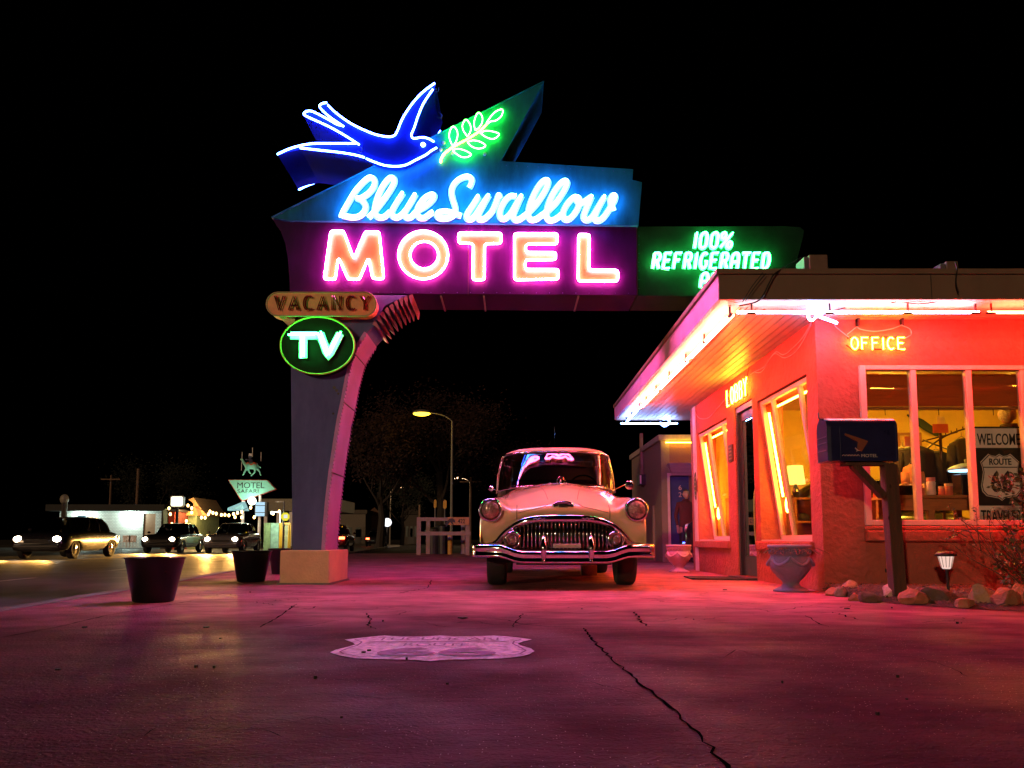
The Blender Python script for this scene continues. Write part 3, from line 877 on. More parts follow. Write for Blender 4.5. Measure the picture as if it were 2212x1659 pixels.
# stucco pilaster strip and base course at the corner
b = MB(); b.box(WX - .012, WX + .02, 12.9, 13.11, 0, WZ); b.build('corner_strip', P_TRIM, office)
# roof slab, fascia boards, lip
b = MB(); b.box(EX + .03, 11.0, EY + .03, EYF - .03, WZ + .02, 3.03); b.build('roof', mat('roof_felt', (.05, .045, .045), .9), office)
FZ0, FZ1 = WZ - .005, 3.06
b = MB()
b.box(EX, 11.0, EY, EY + .03, FZ0, FZ1 - .05); b.build('front_fascia', P_FASC, office)
P_FSIDE = mat('fascia_side_lit', (.60, .34, .52), .55, var=.15, scale=2.2, bump=.2, bscale=9)  # same fascia boards as the front, with pink sign light put into the colour
b = MB()
ys = [EY + .03, 8.6, 10.1, 11.3, 11.75, 12.9, EYF]
for y0, y1 in zip(ys[:-1], ys[1:]): b.box(EX, EX + .03, y0 + .004, y1 - .004, FZ0 + random.uniform(0, .012), FZ1 - .05)
b.build('side_fascia', P_FSIDE, office)
b = MB()
b.box(EX - .025, 11.0, EY - .025, EY + .05, FZ1 - .049, FZ1); b.box(EX - .025, EX + .05, EY + .05, EYF, FZ1 - .049, FZ1)
b.build('roof_lip', P_FASC, office)
b = MB(); b.box(EX + .03, 4.4, EYF - .03, EYF, FZ0, FZ1); b.build('rear_fascia', P_FASC, office)
for x in (3.95,):
    b = MB(); b.box(x, x + .006, EY - .002, EY, FZ0, FZ1 - .05); b.build('fascia_seam', P_DARK, office)
# soffit boards, mitred at the corner
sl = (WY - EY) / (WX - EX)
b = MB()
def sboard(x0, x1):
    y0, y1 = EY + (x0 - EX) * sl, EY + (x1 - EX) * sl
    b.prism([(x0, y0 + .004, WZ), (x1, y1 + .004, WZ), (x1, EYF - .04, WZ), (x0, EYF - .04, WZ)], (0, 0, .018))
sboard(EX + .032, EX + .26)
x = EX + .266
while x < WX - .02:
    sboard(x, min(x + .078, WX - .003)); x += .092
b.build('side_soffit', P_SOFF, office)
b = MB()
def fboard(y0, y1):
    x0, x1 = EX + (y0 - EY) / sl, EX + (y1 - EY) / sl
    b.prism([(x0 + .004, y0, WZ), (11, y0, WZ), (11, y1, WZ), (x1 + .004, y1, WZ)], (0, 0, .018))
fboard(EY + .032, EY + .13)
y = EY + .136
while y < WY - .02:
    fboard(y, min(y + .052, WY - .003)); y += .063
b.build('front_soffit', P_SOFF, office)
b = MB(); b.box(WX, 4.4, 13.31, EYF - .04, WZ, WZ + .018); b.build('rear_soffit', P_SOFF, office)

# eave neon: white and red runs held on clips
def eave(name, pts, m, r=.0125):
    b = MB(); b.tube(pts, r, 6); return b.build(name, m, office)
ZT = WZ - .085
for y0, y1 in ((7.28, 9.15), (9.25, 11.1), (11.2, 12.6), (12.7, 14.15)):
    eave('eave_tube', [(EX + .17, y0, ZT), (EX + .17, y1, ZT)], N_CREAM if y0 < 12 else N_ICE)
    if y0 < 12: eave('eave_tube', [(EX + .215, y0 + .06, ZT + .012), (EX + .215, y1 - .06, ZT + .012)], N_RED, .011)
eave('eave_tube', [(2.16, EY + .15, ZT), (4.48, EY + .15, ZT)], N_COOL)
eave('eave_tube', [(3.25, EY + .195, ZT + .012), (4.42, EY + .195, ZT + .012)], N_REDF, .011)
eave('eave_tube', [(4.56, EY + .15, ZT), (7.0, EY + .15, ZT)], N_REDF)
eave('eave_tube', [(4.6, EY + .195, ZT + .012), (7.0, EY + .195, ZT + .012)], N_REDF)
eave('eave_tube', [(2.05, EYF - .16, ZT), (3.1, EYF - .16, ZT)], N_ICE)
lp = [at(1752,668,7.42), at(1760,664,7.42), at(1764,680,7.42), at(1754,692,7.42), at(1746,684,7.42), at(1750,668,7.42)]
eave('tube_end', catmull(lp, 4), N_ICE, .010)
eave('tube_end', [at(1762,680,7.42), at(1808,697,7.50)], N_ICE, .012)
lp = [at(1432,905,14.2), at(1444,905,14.2), at(1444,915,14.2), at(1434,920,14.2), at(1426,912,14.2)]
eave('tube_end', catmull(lp, 4), N_ICE, .012)
for y in (7.3, 8.3, 9.2, 10.2, 11.15, 12.0, 12.65, 13.5, 14.1):
    b = MB(); b.box(EX + .16, EX + .18, y - .006, y + .006, ZT - .004, WZ); b.tube([(EX+.17, y - .05, ZT - .004), (EX+.17, y + .04, ZT - .004)], .017, 6); b.build('tube_clip', P_CABLE, office)
for x in (2.3, 3.05, 3.8, 4.45, 4.6):
    b = MB(); b.box(x - .006, x + .006, EY + .14, EY + .16, ZT - .004, WZ); b.tube([(x - .05, EY+.15, ZT - .004), (x + .04, EY+.15, ZT - .004)], .014, 6); b.build('tube_clip', P_CABLE, office)
# cables
def cable(name, pts, r=.006, m=P_CABLE, par=None):
    b = MB(); b.tube(catmull(pts, 6), r, 5); return b.build(name, m, par or office)
cable('cable', [at(1597,660,7.0), at(1640,648,7.0), at(1662,610,7.0), at(1672,592,7.0), at(1690,580,7.05), at(1730,556,7.4)], .007)
cable('cable', [at(1610,650,7.0), at(1630,620,7.0), at(1655,590,7.0)], .004)
cable('cable', [at(1604,652,7.0), at(1622,622,7.0), at(1648,588,7.0)], .004)
cable('cable', [at(2064,566,7.0), at(2067,582,7.0), at(2065,610,7.0), at(2071,632,7.0)], .007)
cable('cable', [at(1925,654,7.15), at(1945,651,7.15), at(1980,656,7.15), at(2020,652,7.15), at(2052,641,7.1)], .006)
cable('cable', [at(1773,682,7.42), at(1800,671,7.3), at(1826,664,7.25)], .006)
cable('cable', [(EX+.28, 7.3, WZ-.012), (EX+.30, 9.5, WZ-.03), (EX+.27, 12, WZ-.015), (EX+.28, 14, WZ-.02)], .006)
SWX = WX - .012
def sw(Y, z, d=0): return Vector((SWX - d, Y, z))
cable('wall_wire', [sw(7.8, 2.76), sw(8.1, 2.66), sw(8.6, 2.62), sw(8.9, 2.72), sw(9.3, 2.64), sw(9.7, 2.66), sw(9.85, 2.66)], .006, P_WIRE)
cable('wall_wire', [sw(7.8, 2.74), sw(8.2, 2.58), sw(8.6, 2.58), sw(8.95, 2.71), sw(9.4, 2.60), sw(9.7, 2.66)], .005, P_WIRE)
cable('wall_wire', [sw(10.85, 2.6), sw(11.3, 2.52), sw(12.0, 2.44), sw(12.6, 2.52), sw(12.95, 2.7)], .006, P_WIRE)
cable('wall_wire', [at(1766,686,7.7), at(1800,697,7.68), at(1806,706,7.68), at(1835,729,7.68)], .004, P_WIRE)

# front window: frame, mullions, glass
x0, x1, z0, z1 = FW
win = None
b = MB(); f = .055
b.box(x0 - .01, x0 + f, WY - .03, WY + .06, z0, z1); b.box(x1 - f, x1, WY - .03, WY + .06, z0, z1)
b.box(x0 + f, x1 - f, WY - .03, WY + .06, z0, z0 + f); b.box(x0 + f, x1 - f, WY - .03, WY + .06, z1 - .045, z1)
win = b.build('window', P_TRIM, office, bevel=.006)
for x in (4.095, 4.66, 5.215):
    b = MB(); b.box(x - .028, x + .03, WY - .022, WY + .05, z0 + f, z1 - .045); b.build('mullion', P_TRIM, win, bevel=.005)
b = MB(); b.quad((x0 + f, WY + .02, z0 + f), (x1 - f, WY + .02, z0 + f), (x1 - f, WY + .02, z1 - .045), (x0 + f, WY + .02, z1 - .045)); b.build('pane', G_WIN, win)
b = MB(); b.box(x0 - .03, x1 + .06, WY - .09, WY, .50, .61); b.box(x0 - .03, x1 + .06, WY - .05, WY, .61, .655); b.build('window_sill', P_STUC, office, bevel=.015)
# side windows with tilted glazing set in deep reveals, tubes round the reveal
def side_window(Y0, Y1, za, zb, muls):
    b = MB(); f = .05
    def tp(Y, z): return Vector((WX + .03 + .22 * (zb - z) / (zb - za), Y, z))
    def bar(A, B, w, axis):
        d = Vector((.05, 0, 0)); wv = Vector((0, w, 0)) if axis == 'v' else Vector((-.0, 0, w))
        b.prism([A, B, B + wv, A + wv], d)
    bar(tp(Y0 + .001, za + .02), tp(Y0 + .001, zb - .01), f, 'v'); bar(tp(Y1 - f - .001, za + .02), tp(Y1 - f - .001, zb - .01), f, 'v')
    bar(tp(Y0 + f, za + .02), tp(Y1 - f, za + .02), f, 'h'); bar(tp(Y0 + f, zb - f - .01), tp(Y1 - f, zb - f - .01), f, 'h')
    w = b.build('window', P_TRIM, office)
    for mu in muls:
        b = MB(); y = Y1 - (Y1 - Y0) * mu; bar(tp(y, za + .07), tp(y, zb - .06), .045, 'v'); b.build('mullion', P_TRIM, w)
    b = MB(); d = Vector((.025, 0, 0))
    b.quad(tp(Y0 + f, za + .07) + d, tp(Y1 - f, za + .07) + d, tp(Y1 - f, zb - .06) + d, tp(Y0 + f, zb - .06) + d); b.build('pane', G_WIN, w)
    t = MB(); yj = Y1 - .075
    t.tube(soften([tp(yj, za + .55) + Vector((.07, -.035, 0)), tp(yj, zb - .16) + Vector((.07, 0, 0))], .05, False), .013, 6)
    w1 = t.build('neon_tube', N_ORANGE, w)
    t = MB(); c = tp(yj - .03, za + .45) + Vector((.10, -.03, 0))
    t.tube([c + Vector((0, .05*math.sin(a), .09*math.cos(a))) for a in [i*math.pi/7 for i in range(13)]], .011, 6); t.build('neon_tube', N_ORANGE, w)
    t = MB(); t.tube([tp(Y1 - .25, zb - .12) + Vector((.10, 0, 0)), tp(Y0 + .12, zb - .12) + Vector((.10, 0, 0))], .013, 6); t.build('neon_tube', N_ORANGE, w)
    b = MB(); b.box(WX - .05, WX + .0, Y0 - .06, Y1 + .1, za - .11, za - .005); b.build('window_sill', P_STUC, office, bevel=.012)
    b = MB(); b.box(WX + .001, WX + .32, Y0 + .001, Y1 - .001, za + .001, za + .018); b.build('sill_board', P_TRIM, w)
    return w
side_window(*SWN, (.27, .80)); side_window(*SWF, (.33, .80))
# door
b = MB(); b.box(WX + .02, WX + .09, DOOR[0] + .002, DOOR[0] + .07, .03, DOOR[3] - .002); b.box(WX + .02, WX + .09, DOOR[1] - .07, DOOR[1] - .002, .03, DOOR[3] - .002); b.box(WX + .02, WX + .09, DOOR[0] + .07, DOOR[1] - .07, DOOR[3] - .08, DOOR[3] - .002)
P_DOOR = mat('door_dark', (.018, .012, .022), .35, var=.2)
b.build('door_frame', P_DOOR, office)
b = MB(); b.box(WX + .06, WX + .10, DOOR[0] + .07, DOOR[1] - .07, .04, .30); b.box(WX + .06, WX + .10, DOOR[0] + .07, DOOR[0] + .16, .30, DOOR[3] - .08); b.box(WX + .06, WX + .10, DOOR[1] - .16, DOOR[1] - .07, .30, DOOR[3] - .08); b.box(WX + .06, WX + .10, DOOR[0] + .16, DOOR[1] - .16, DOOR[3] - .2, DOOR[3] - .08)
dr = b.build('door', P_DOOR, office)
b = MB(); b.quad((WX+.08, DOOR[0]+.16, .3), (WX+.08, DOOR[1]-.16, .3), (WX+.08, DOOR[1]-.16, DOOR[3]-.2), (WX+.08, DOOR[0]+.16, DOOR[3]-.2)); b.build('pane', glass('door_glass', (.05, .04, .06)), dr)
b = MB(); b.tube(catmull([(WX+.06, DOOR[0]+.14, .35), (WX+.035, DOOR[0]+.15, .6), (WX+.03, DOOR[0]+.13, 1.05), (WX+.06, DOOR[0]+.14, 1.2)], 5), .012, 6); b.lathe([(.03, -.01), (.035, 0), (.01, .03)], 10, (WX + .05, DOOR[0] + .12, 1.1), 'x')
b.build('handle', mat('brass', (.5, .33, .12), .3, metal=1.0), dr)
b = MB(); b.box(WX - .14, WX + .3, DOOR[0], DOOR[1], .0015, .028); b.build('doorstep', mat('step_dark', (.05, .04, .045), .7), office)
# little plaques on the side wall
b = MB(); b.box(WX - .02, WX, 10.75, 10.95, 1.62, 1.86); pq = b.build('wall_plaque', mat('bronze_plaque', (.12, .06, .04), .45, metal=.6), office)
b = MB()
for i in range(4): b.box(WX - .024, WX - .02, 10.79, 10.91, 1.65 + i*.05, 1.672 + i*.05)
b.build('raised_line', mat('bronze_bright', (.35, .2, .1), .4, metal=.6), pq)
b = MB(); b.lathe([(.0, -.022), (.13, -.02), (.15, 0)], 24, (WX, 12.98, 1.42), 'x', 1, 1)
for i, v in enumerate(b.v): b.v[i] = (v[0], 12.98 + (v[1] - 12.98) * .62, 1.42 + (v[2] - 1.42) * 1.75)
ov = b.build('oval_plaque', mat('bronze_plaque', (.12, .06, .04)), office)
b = MB()
for i in range(5): b.box(WX - .027, WX - .022, 12.92, 13.04, 1.25 + i*.075, 1.275 + i*.075)
b.build('raised_line', mat('bronze_bright', (.35, .2, .1)), ov)

# neon word signs on the walls
tube_txt = thing('office_sign', 'yellow neon word OFFICE hanging on the front stucco over the big window', 'neon sign', at(1896, 741, WY - .05))
pa, pb = at(1838, 754, WY - .05), at(1955, 728.5, WY - .05)
for c, ls in strokes('OFFICE', pa.x, pa.z, pb.x, pb.z, pa.y, 0, .28, {'I': .3}):
    b = MB()
    for pl in ls: b.tube(pl, .0058, 6)
    b.build('letter_tube', N_GOLD, tube_txt)
b = MB()
for q0, q1 in (((1828,744),(1843,755)), ((1852,755),(1864,755)), ((1888,754),(1904,754)), ((1904,728),(1917,728)), ((1933,728),(1942,728)), ((1935,755),(1950,756)), ((1879,727),(1886,725)), ((1830,730),(1838,728))):
    b.tube([at(*q0, WY - .045), at(*q1, WY - .045)], .010, 6)
b.build('blacked_tube', mat('red_cap', (.25, .02, .015), .4), tube_txt)
b = MB(); b.tube(catmull([at(1851,705,7.68), at(1860,711,7.68), at(1890,715,7.68), at(1925,710,7.68), at(1947,702,7.68)], 5), .005, 4); b.tube(catmull([at(1947,702,7.68), at(1965,710,7.68), at(1968,722,7.68), at(1955,730,7.68)], 5), .005, 4); b.tube([at(1851,705,7.68), at(1830,722,7.68)], .004, 4)
b.build('hanging_wire', P_WIRE, tube_txt)
b = MB()
for px in (1852, 1947): p = at(px, 701, 7.72); b.box(p.x - .01, p.x + .01, WY - .06, WY - .001, p.z - .02, p.z + .06)
b.build('hook', P_CABLE, tube_txt)
lob = thing('lobby_sign', 'yellow neon word LOBBY mounted above the dark door under the soffit', 'neon sign', (WX - .06, 10.3, 2.5))
for c, ls in strokes('LOBBY', 0, 2.40, .95, 2.63, 0, 0, .3):
    b = MB()
    for pl in ls: b.tube([Vector((WX - .06, 10.82 - p.x, p.z)) for p in pl], .0068, 6)
    b.build('letter_tube', N_GOLD, lob)
b = MB()
for a, c in ((10.82, 10.6), (10.45, 10.2), (10.05, 9.86)): b.tube([(WX - .055, a, 2.39), (WX - .055, c, 2.39)], .008, 5)
b.tube([(WX - .05, 9.9, 2.6), (WX - .04, 9.86, 2.7), (WX - .02, 9.88, 2.77)], .006, 5)
b.build('wire', P_CABLE, lob)

# boxes on the roof
for (px0, px1, py0, Y, lab) in ((1738, 1788, 549, 8.2, 'dim metal transformer box on the flat roof beside the green sign panel'), (2033, 2070, 563, 7.5, 'small boxed cable transformer on the roof edge above the big window')):
    a = at(px0, py0, Y); c = at(px1, py0, Y)
    t = thing('roof_box', lab, 'electrical box', (a.x, Y, 3.03), 'boxes on the office roof')
    b = MB(); b.box(a.x + .05, c.x, Y, Y + .3, 3.035, a.z); b.build('box_body', mat('roof_box_paint', (.2, .12, .1), .6, metal=.3), t, bevel=.01)
    b = MB(); b.box(a.x, a.x + .048, Y + .02, Y + .26, 3.035, a.z - .02); b.build('end_plate', mat('roof_box_plate', (.12, .1, .14), .7, metal=.0), t)
    b = MB(); b.tube(catmull([(c.x, Y + .1, a.z - .03), (c.x + .3, Y + .12, 3.12), (c.x + .7, Y + .2, 3.05)], 5), .008, 5); b.build('cable', P_CABLE, t)

# door mat
b = MB(); q = [(2.33, 10.05), (3.0, 9.85), (3.0, 10.6), (2.38, 10.75)]
b.prism([Vector((x, y, .004)) for x, y in q], (0, 0, .014)); o = b.build('door_mat', mat('mat_rubber', (.02, .015, .018), .9, bump=.5, bscale=120)); tag(o, 'thin dark rubber mat lying before the office door', 'door mat')

# ------------------------------------------------------------------ inside the shop
lamp_spots = [(5.2, 10.6), (7.2, 10.6), (3.72, 8.95)]
for i, (x, y) in enumerate(lamp_spots):
    t = thing('ceiling_light', ['warm round ceiling light over the clothes rack', 'warm round ceiling light at the back right of the shop', 'warm round ceiling light just inside the front corner'][i], 'ceiling light', (x, y, 2.7), 'ceiling lights in the shop')
    b = MB(); b.lathe([(.16, -.01), (.17, -.06), (.10, -.10), (.001, -.11)], 16, (x, y, 2.70)); b.build('diffuser', glow('shop_lamp', (240, 118, 9), 1.0), t)
    b = MB(); b.lathe([(.19, -.002), (.19, -.012), (.16, -.0121)], 16, (x, y, 2.70)); b.build('ring', M_STEEL, t)
P_BLIND = mat('bamboo_blind', (.40, .17, .05), .7, var=.35, scale=3, streak=(.4, 1, 30), bump=.5, bscale=30)
_nt = P_BLIND.node_tree; _o = next(n for n in _nt.nodes if n.type == 'OUTPUT_MATERIAL'); _b = _bsdf(P_BLIND)
_tr = _nt.nodes.new('ShaderNodeBsdfTranslucent'); _tr.inputs[0].default_value = (.55, .20, .04, 1); _mx = _nt.nodes.new('ShaderNodeMixShader'); _mx.inputs[0].default_value = .55
_nt.links.new(_b.outputs[0], _mx.inputs[1]); _nt.links.new(_tr.outputs[0], _mx.inputs[2]); _nt.links.new(_mx.outputs[0], _o.inputs[0])
for i, (xa, xb) in enumerate(((3.60, 4.13), (4.14, 4.70), (4.71, 5.26), (5.27, 5.80))):
    t = thing('bamboo_blind', ['half rolled bamboo blind in the first pane behind the mailbox', 'half rolled bamboo blind in the second pane over the coat rack', 'half rolled bamboo blind above the grey haired person', 'half rolled bamboo blind at the outermost pane'][i], 'blind', ((xa + xb) / 2, WY + .15, 2.2), 'bamboo blinds in the big window')
    b = MB(); z = 2.235
    while z > 1.90:
        b.box(xa, xb, WY + .14 + random.uniform(0, .006), WY + .15, z - .0125, z); z -= .0135
    b.build('slats', P_BLIND, t)
    b = MB(); b.box(xa, xb, WY + .125, WY + .165, 1.865, 1.885); b.build('bottom_rail', P_WOOD, t)
    b = MB(); b.tube([((xa+xb)/2, WY + .13, 1.87), ((xa+xb)/2, WY + .13, 1.80)], .004, 4); b.build('pull_cord', P_CABLE, t)
# table along the window
TZ = at(2090, 1071, 8.3).z
tb = thing('display_table', 'red-lit wooden display table standing along the big window', 'table', (4.5, 8.35, .03))
b = MB(); b.box(4.02, 5.02, 8.12, 8.62, TZ - .03, TZ); b.build('table_top', P_WOOD, tb)
b = MB(); b.box(4.04, 5.0, 8.16, 8.19, TZ - .16, TZ - .03); b.build('apron', P_WOOD, tb)
for x, y in ((4.06, 8.16), (4.92, 8.16), (4.06, 8.52), (4.92, 8.52), (4.42, 8.16)):
    b = MB(); b.box(x, x + .065, y + .001, y + .06, .03, TZ - .16 if y < 8.3 else TZ - .03); b.build('leg', P_WOOD, tb)
b = MB(); b.box(4.1, 4.95, 8.22, 8.58, .36, .385); b.build('shelf', P_WOOD, tb)
bowl = thing('black_bowl', 'wide black bowl of trinkets at the left of the window table', 'bowl', (4.2, 8.35, TZ))
c0 = at(1957, 1068, 8.32)
b = MB(); b.lathe([(.05, .002), (.11, .03), (.175, .10), (.18, .105), (.165, .10), (.10, .035), (.001, .02)], 20, (c0.x, 8.34, TZ)); b.build('bowl_body', mat('black_gloss', (.012, .01, .01), .2), bowl, smooth=True)
b = MB()
for _ in range(40): b.ball((c0.x + random.uniform(-.12, .12), 8.34 + random.uniform(-.12, .12), TZ + .095 + random.uniform(0, .03)), random.uniform(.012, .022), 6, 4)
b.build('trinkets', mat('trinket', (.5, .25, .12), .5, var=.5, scale=30), bowl)
def jar(name, lab, px, py0, py1, Y, w, m, lidm):
    t = thing(name, lab, 'jar', (at(px, py1, Y).x, Y, TZ)); x = at(px, py1, Y).x; h = at(px, py0, Y).z - TZ
    b = MB(); b.lathe([(w*.8, .001), (w, h*.1), (w*.92, h*.5), (w, h*.72), (w*.85, h*.78)], 16, (x, Y, TZ)); b.build('jar_body', m, t, smooth=True)
    b = MB(); b.lathe([(w*.88, h*.78), (w*.95, h*.80), (w*.95, h), (.001, h)], 16, (x, Y, TZ)); b.build('lid', lidm, t)
jar('candle_jar', 'pale frosted jar with a waist on the window table', 2012, 1031, 1068, 8.22, .047, mat('frosted', (.75, .55, .5), .5), mat('frost_lid', (.7, .2, .2), .4))
jar('glass_jar', 'squat red-lit glass jar with cork lid beside the dark lamp', 2050, 1044, 1070, 8.25, .042, mat('red_glass', (.5, .12, .08), .15), mat('cork', (.5, .34, .18), .8))
jar('glass_jar', 'second squat jar just left of the dark table lamp', 2035, 1050, 1071, 8.30, .036, mat('red_glass', (.5, .12, .08)), mat('cork', (.5, .34, .18)))
jar('glass_jar', 'low reddish jar at the right end of the table', 2104, 1058, 1070, 8.25, .038, mat('red_glass', (.5, .12, .08)), mat('red_cap', (.25, .02, .015)))
lp_ = thing('shade_lamp', 'dark lantern under a broad glowing blue-white shade on the table', 'lamp', (4.86, 8.42, TZ))
x = at(2090, 1010, 8.42).x; zs = at(2090, 1008, 8.42).z
b = MB(); b.box(x - .11, x + .11, 8.36, 8.55, TZ + .001, zs - .08); b.build('lantern_body', mat('black_gloss', (.012, .01, .01)), lp_, bevel=.01)
b = MB(); b.lathe([(.19, -.035), (.185, -.015), (.12, .02), (.05, .04), (.001, .045)], 24, (x, 8.45, zs)); b.build('lamp_shade', mat('shade_blue', (.25, .45, .6), .4), lp_, smooth=True)
b = MB(); b.lathe([(.178, -.03), (.17, -.045), (.001, -.046)], 24, (x, 8.45, zs)); b.build('light_ring', glow('lamp_bluewhite', (.9, 1.6, 2.2), 1.3), lp_)
b = MB(); b.lathe([(.012, .04), (.012, .075), (.02, .08), (.001, .09)], 8, (x, 8.45, zs)); b.build('finial', M_STEEL, lp_)
# clothes rack with coats on hangers
rk = thing('clothes_rack', 'black metal clothes rack with a curved studded arm', 'clothes rack', (4.95, 9.4, .03))
Yr = 9.4
b = MB(); px = at(2032, 960, Yr); b.tube([(px.x, Yr, .15), (px.x, Yr, at(2032, 912, Yr).z)], .018, 8); b.build('upright', mat('rack_metal', (.06, .03, .02), .35, metal=.6), rk)
b = MB(); b.tube(catmull([at(1996,977,Yr), at(2012,961,Yr), at(2043,941,Yr), at(2077,928,Yr), at(2094,926,Yr), at(2097,935,Yr)], 5), .012, 6)
b.tube([at(1992,953,Yr+.2), at(2068,933,Yr-.2)], .009, 6); b.tube([at(1994,950,Yr-.2), at(2055,973,Yr+.2)], .009, 6)
for x_, y_ in ((2043,941),(2055,936),(2067,931),(2080,927)): p = at(x_, y_, Yr); b.tube([p, p + Vector((0, 0, .035))], .006, 5)
b.build('curved_arm', mat('rack_metal', (.06, .03, .02)), rk)
P_COAT = mat('coat_dark', (.02, .014, .016), .85, var=.3, bump=.4, bscale=20)
def coat(lab, px, pyt, pyb, Y, w, m=P_COAT):
    t = thing('hanging_coat', lab, 'coat', (at(px, pyt, Y).x, Y, at(px, pyt, Y).z), 'clothes hanging on the rack')
    x = at(px, pyt, Y).x; zt, zb = at(px, pyt, Y).z, at(px, pyb, Y).z; rings = []
    for f, wf, d in ((0, .18, .05), (.04, .45, .09), (.10, .92, .11), (.2, 1, .13), (.5, .95, .14), (.8, 1.02, .15), (1, 1.05, .13)):
        z = zt + (zb - zt) * f
        rings.append([(x + w/2*wf*math.cos(a) * (1 + .05*math.sin(5*a + f*7)), Y + d*math.sin(a) * (1 + .15*math.sin(7*a)), z) for a in [i*math.pi/10 for i in range(20)]])
    b = MB(); b.loft(rings); b.build('coat_body', m, t, smooth=True)
    b = MB()
    for s in (-1, 1):
        b.tube([(x + s*w*.42, Y - .02, zt - .10), (x + s*w*.55, Y - .05, zt - .3), (x + s*w*.53, Y - .07, zb + .12)], .06, 8)
    b.build('sleeve', m, t, smooth=True)
    b = MB(); b.tube([(x - w*.3, Y, zt - .03), (x, Y, zt + .03), (x + w*.3, Y, zt - .03)], .006, 5); b.tube([(x, Y, zt + .03), (x, Y, zt + .08)], .004, 5); b.build('hanger', M_STEEL, t)
coat('dark jacket hanging highest on the rack behind the blue shade', 2077, 947, 1050, 9.3, .30)
coat('black sweatshirt hanging low left of the rack upright', 1978, 963, 1065, 9.25, .46)
coat('black coat hanging directly behind the pale jar', 2022, 974, 1068, 9.6, .44)
coat('rust brown garment hanging half behind the first mullion', 1968, 1003, 1064, 9.0, .17, mat('coat_rust', (.4, .16, .07), .85))
coat('dark hooded top hanging behind the mailbox post', 1950, 968, 1062, 9.5, .42)
# price cards, feather, poster
for lab, nm, px, py, w, h, Y, col in (('white price card standing on top of the clothes rack', 'price_card', 2033, 908, .09, .10, 9.35, (.75, .6, .45)), ('red card with three small shirts tilted on the rack', 'price_card', 2032, 925, .19, .11, 9.33, (.6, .12, .08)), ('pink price card hanging beside the first mullion', 'price_card', 1966, 953, .12, .12, 9.0, (.65, .2, .16))):
    p = at(px, py, Y); b = MB(); b.box(p.x - w/2, p.x + w/2, Y, Y + .006, p.z - h/2, p.z + h/2)
    o = b.build(nm, mat(lab[:14], col, .7)); tag(o, lab, 'card', 'price cards in the shop')
p = at(2000, 916, 12.85); b = MB()
rings = [[(p.x + u*.6 - .3, 12.86 - .02*math.sin(a), p.z + .16 - u*.38 + w*.7*math.cos(a)) for a in [i*math.pi/4 for i in range(8)]] for u, w in ((0, .02), (.2, .09), (.45, .13), (.75, .1), (1, .01))]
b.loft(rings); o = b.build('feather', mat('feather', (.03, .05, .04), .8)); tag(o, 'large dark feather hung slanting on the yellow shop wall', 'feather')
p0, p1 = at(1936, 934, 12.85), at(1992, 976, 12.85)
t = thing('wall_picture', 'wide framed picture on the yellow back wall behind the mailbox', 'picture', (p0.x, 12.88, p1.z))
b = MB(); b.box(p0.x, p1.x, 12.84, 12.89, p1.z, p0.z); b.build('frame', P_WOOD, t)
b = MB(); b.box(p0.x + .05, p1.x - .05, 12.832, 12.8395, p1.z + .05, p0.z - .05); b.build('picture', mat('picture_tan', (.5, .32, .14), .6, var=.6, scale=5), t)
# brick pier seen low in the first pane
b = MB(); p0, p1 = at(1878, 1075, 8.9), at(1915, 1075, 8.9)
b.box(p0.x, p1.x, 8.9, 9.2, .03, p0.z)
brk = mat('brick_red', (.45, .14, .08), .85, bump=.3)
o = b.build('brick_counter', brk); tag(o, 'low red brick counter end inside the first pane', 'counter')
# welcome board leaning inside the window
wb = thing('welcome_board', 'black and pale welcome board with a highway shield leaning inside the window', 'sign board', (5.4, 7.98, .7))
Yb = 8.0
a_, c_ = at(2114, 1140, Yb), at(2114, 921, Yb)
X0, X1, Z0, Z1 = a_.x, at(2213, 1000, Yb).x, a_.z, c_.z
P_BK = mat('board_black', (.012, .01, .012), .5); P_WH = mat('board_pale', (.80, .68, .64), .6, var=.08)
b = MB(); b.box(X0, X1, Yb, Yb + .02, Z0, Z1); b.build('board', P_BK, wb)
zz = lambda py: at(2160, py, Yb).z
b = MB(); b.box(X0 + .015, X1 - .015, Yb - .004, Yb, zz(967), zz(925)); b.build('top_strip', P_WH, wb)
text('WELCOME', (X0 + .035, Yb - .006, zz(961)), X1 - X0 - .07, zz(936) - zz(961), P_BK, wb, .002, bold=.01)
b = MB(); b.box(X0 + .015, X1 - .015, Yb - .004, Yb, zz(1137), zz(1092)); b.build('bottom_strip', P_WH, wb)
text('TRAVELERS', (X0 + .03, Yb - .006, zz(1129)), X1 - X0 - .06, zz(1101) - zz(1129), P_BK, wb, .002, bold=.01)
sx0, sx1 = X0 + .05, X1 - .05; cx = (sx0 + sx1) / 2; hw = (sx1 - sx0) / 2; zt, zb_ = zz(980), zz(1078)
shp = [(0, 1.0), (.18, .95), (.38, .96), (.55, 1.0), (.72, .93), (.97, .82), (.9, .72), (.86, .6), (.92, .45), (1.0, .3), (.95, .17), (.75, .07), (.4, .04), (.15, .02), (0, -.03)]
full = shp + [(-x, z) for x, z in shp[::-1][1:-1]]
def shield(k, y, nm, m, sh_=0):
    b = MB(); b.prism([Vector((cx + x*hw*k, y, zb_ + (zt - zb_) * (.5 + (z - .5) * k))) for x, z in full], (0, .003, 0)); b.build(nm, m, wb)
shield(1.0, Yb - .003, 'shield_rim', P_WH); shield(.965, Yb - .006, 'shield_line', P_BK); shield(.93, Yb - .009, 'shield_face', P_WH)
text('ROUTE', (cx - hw*.55, Yb - .012, zz(1004)), hw*1.1, zz(990) - zz(1004), P_BK, wb, .002, bold=.02)
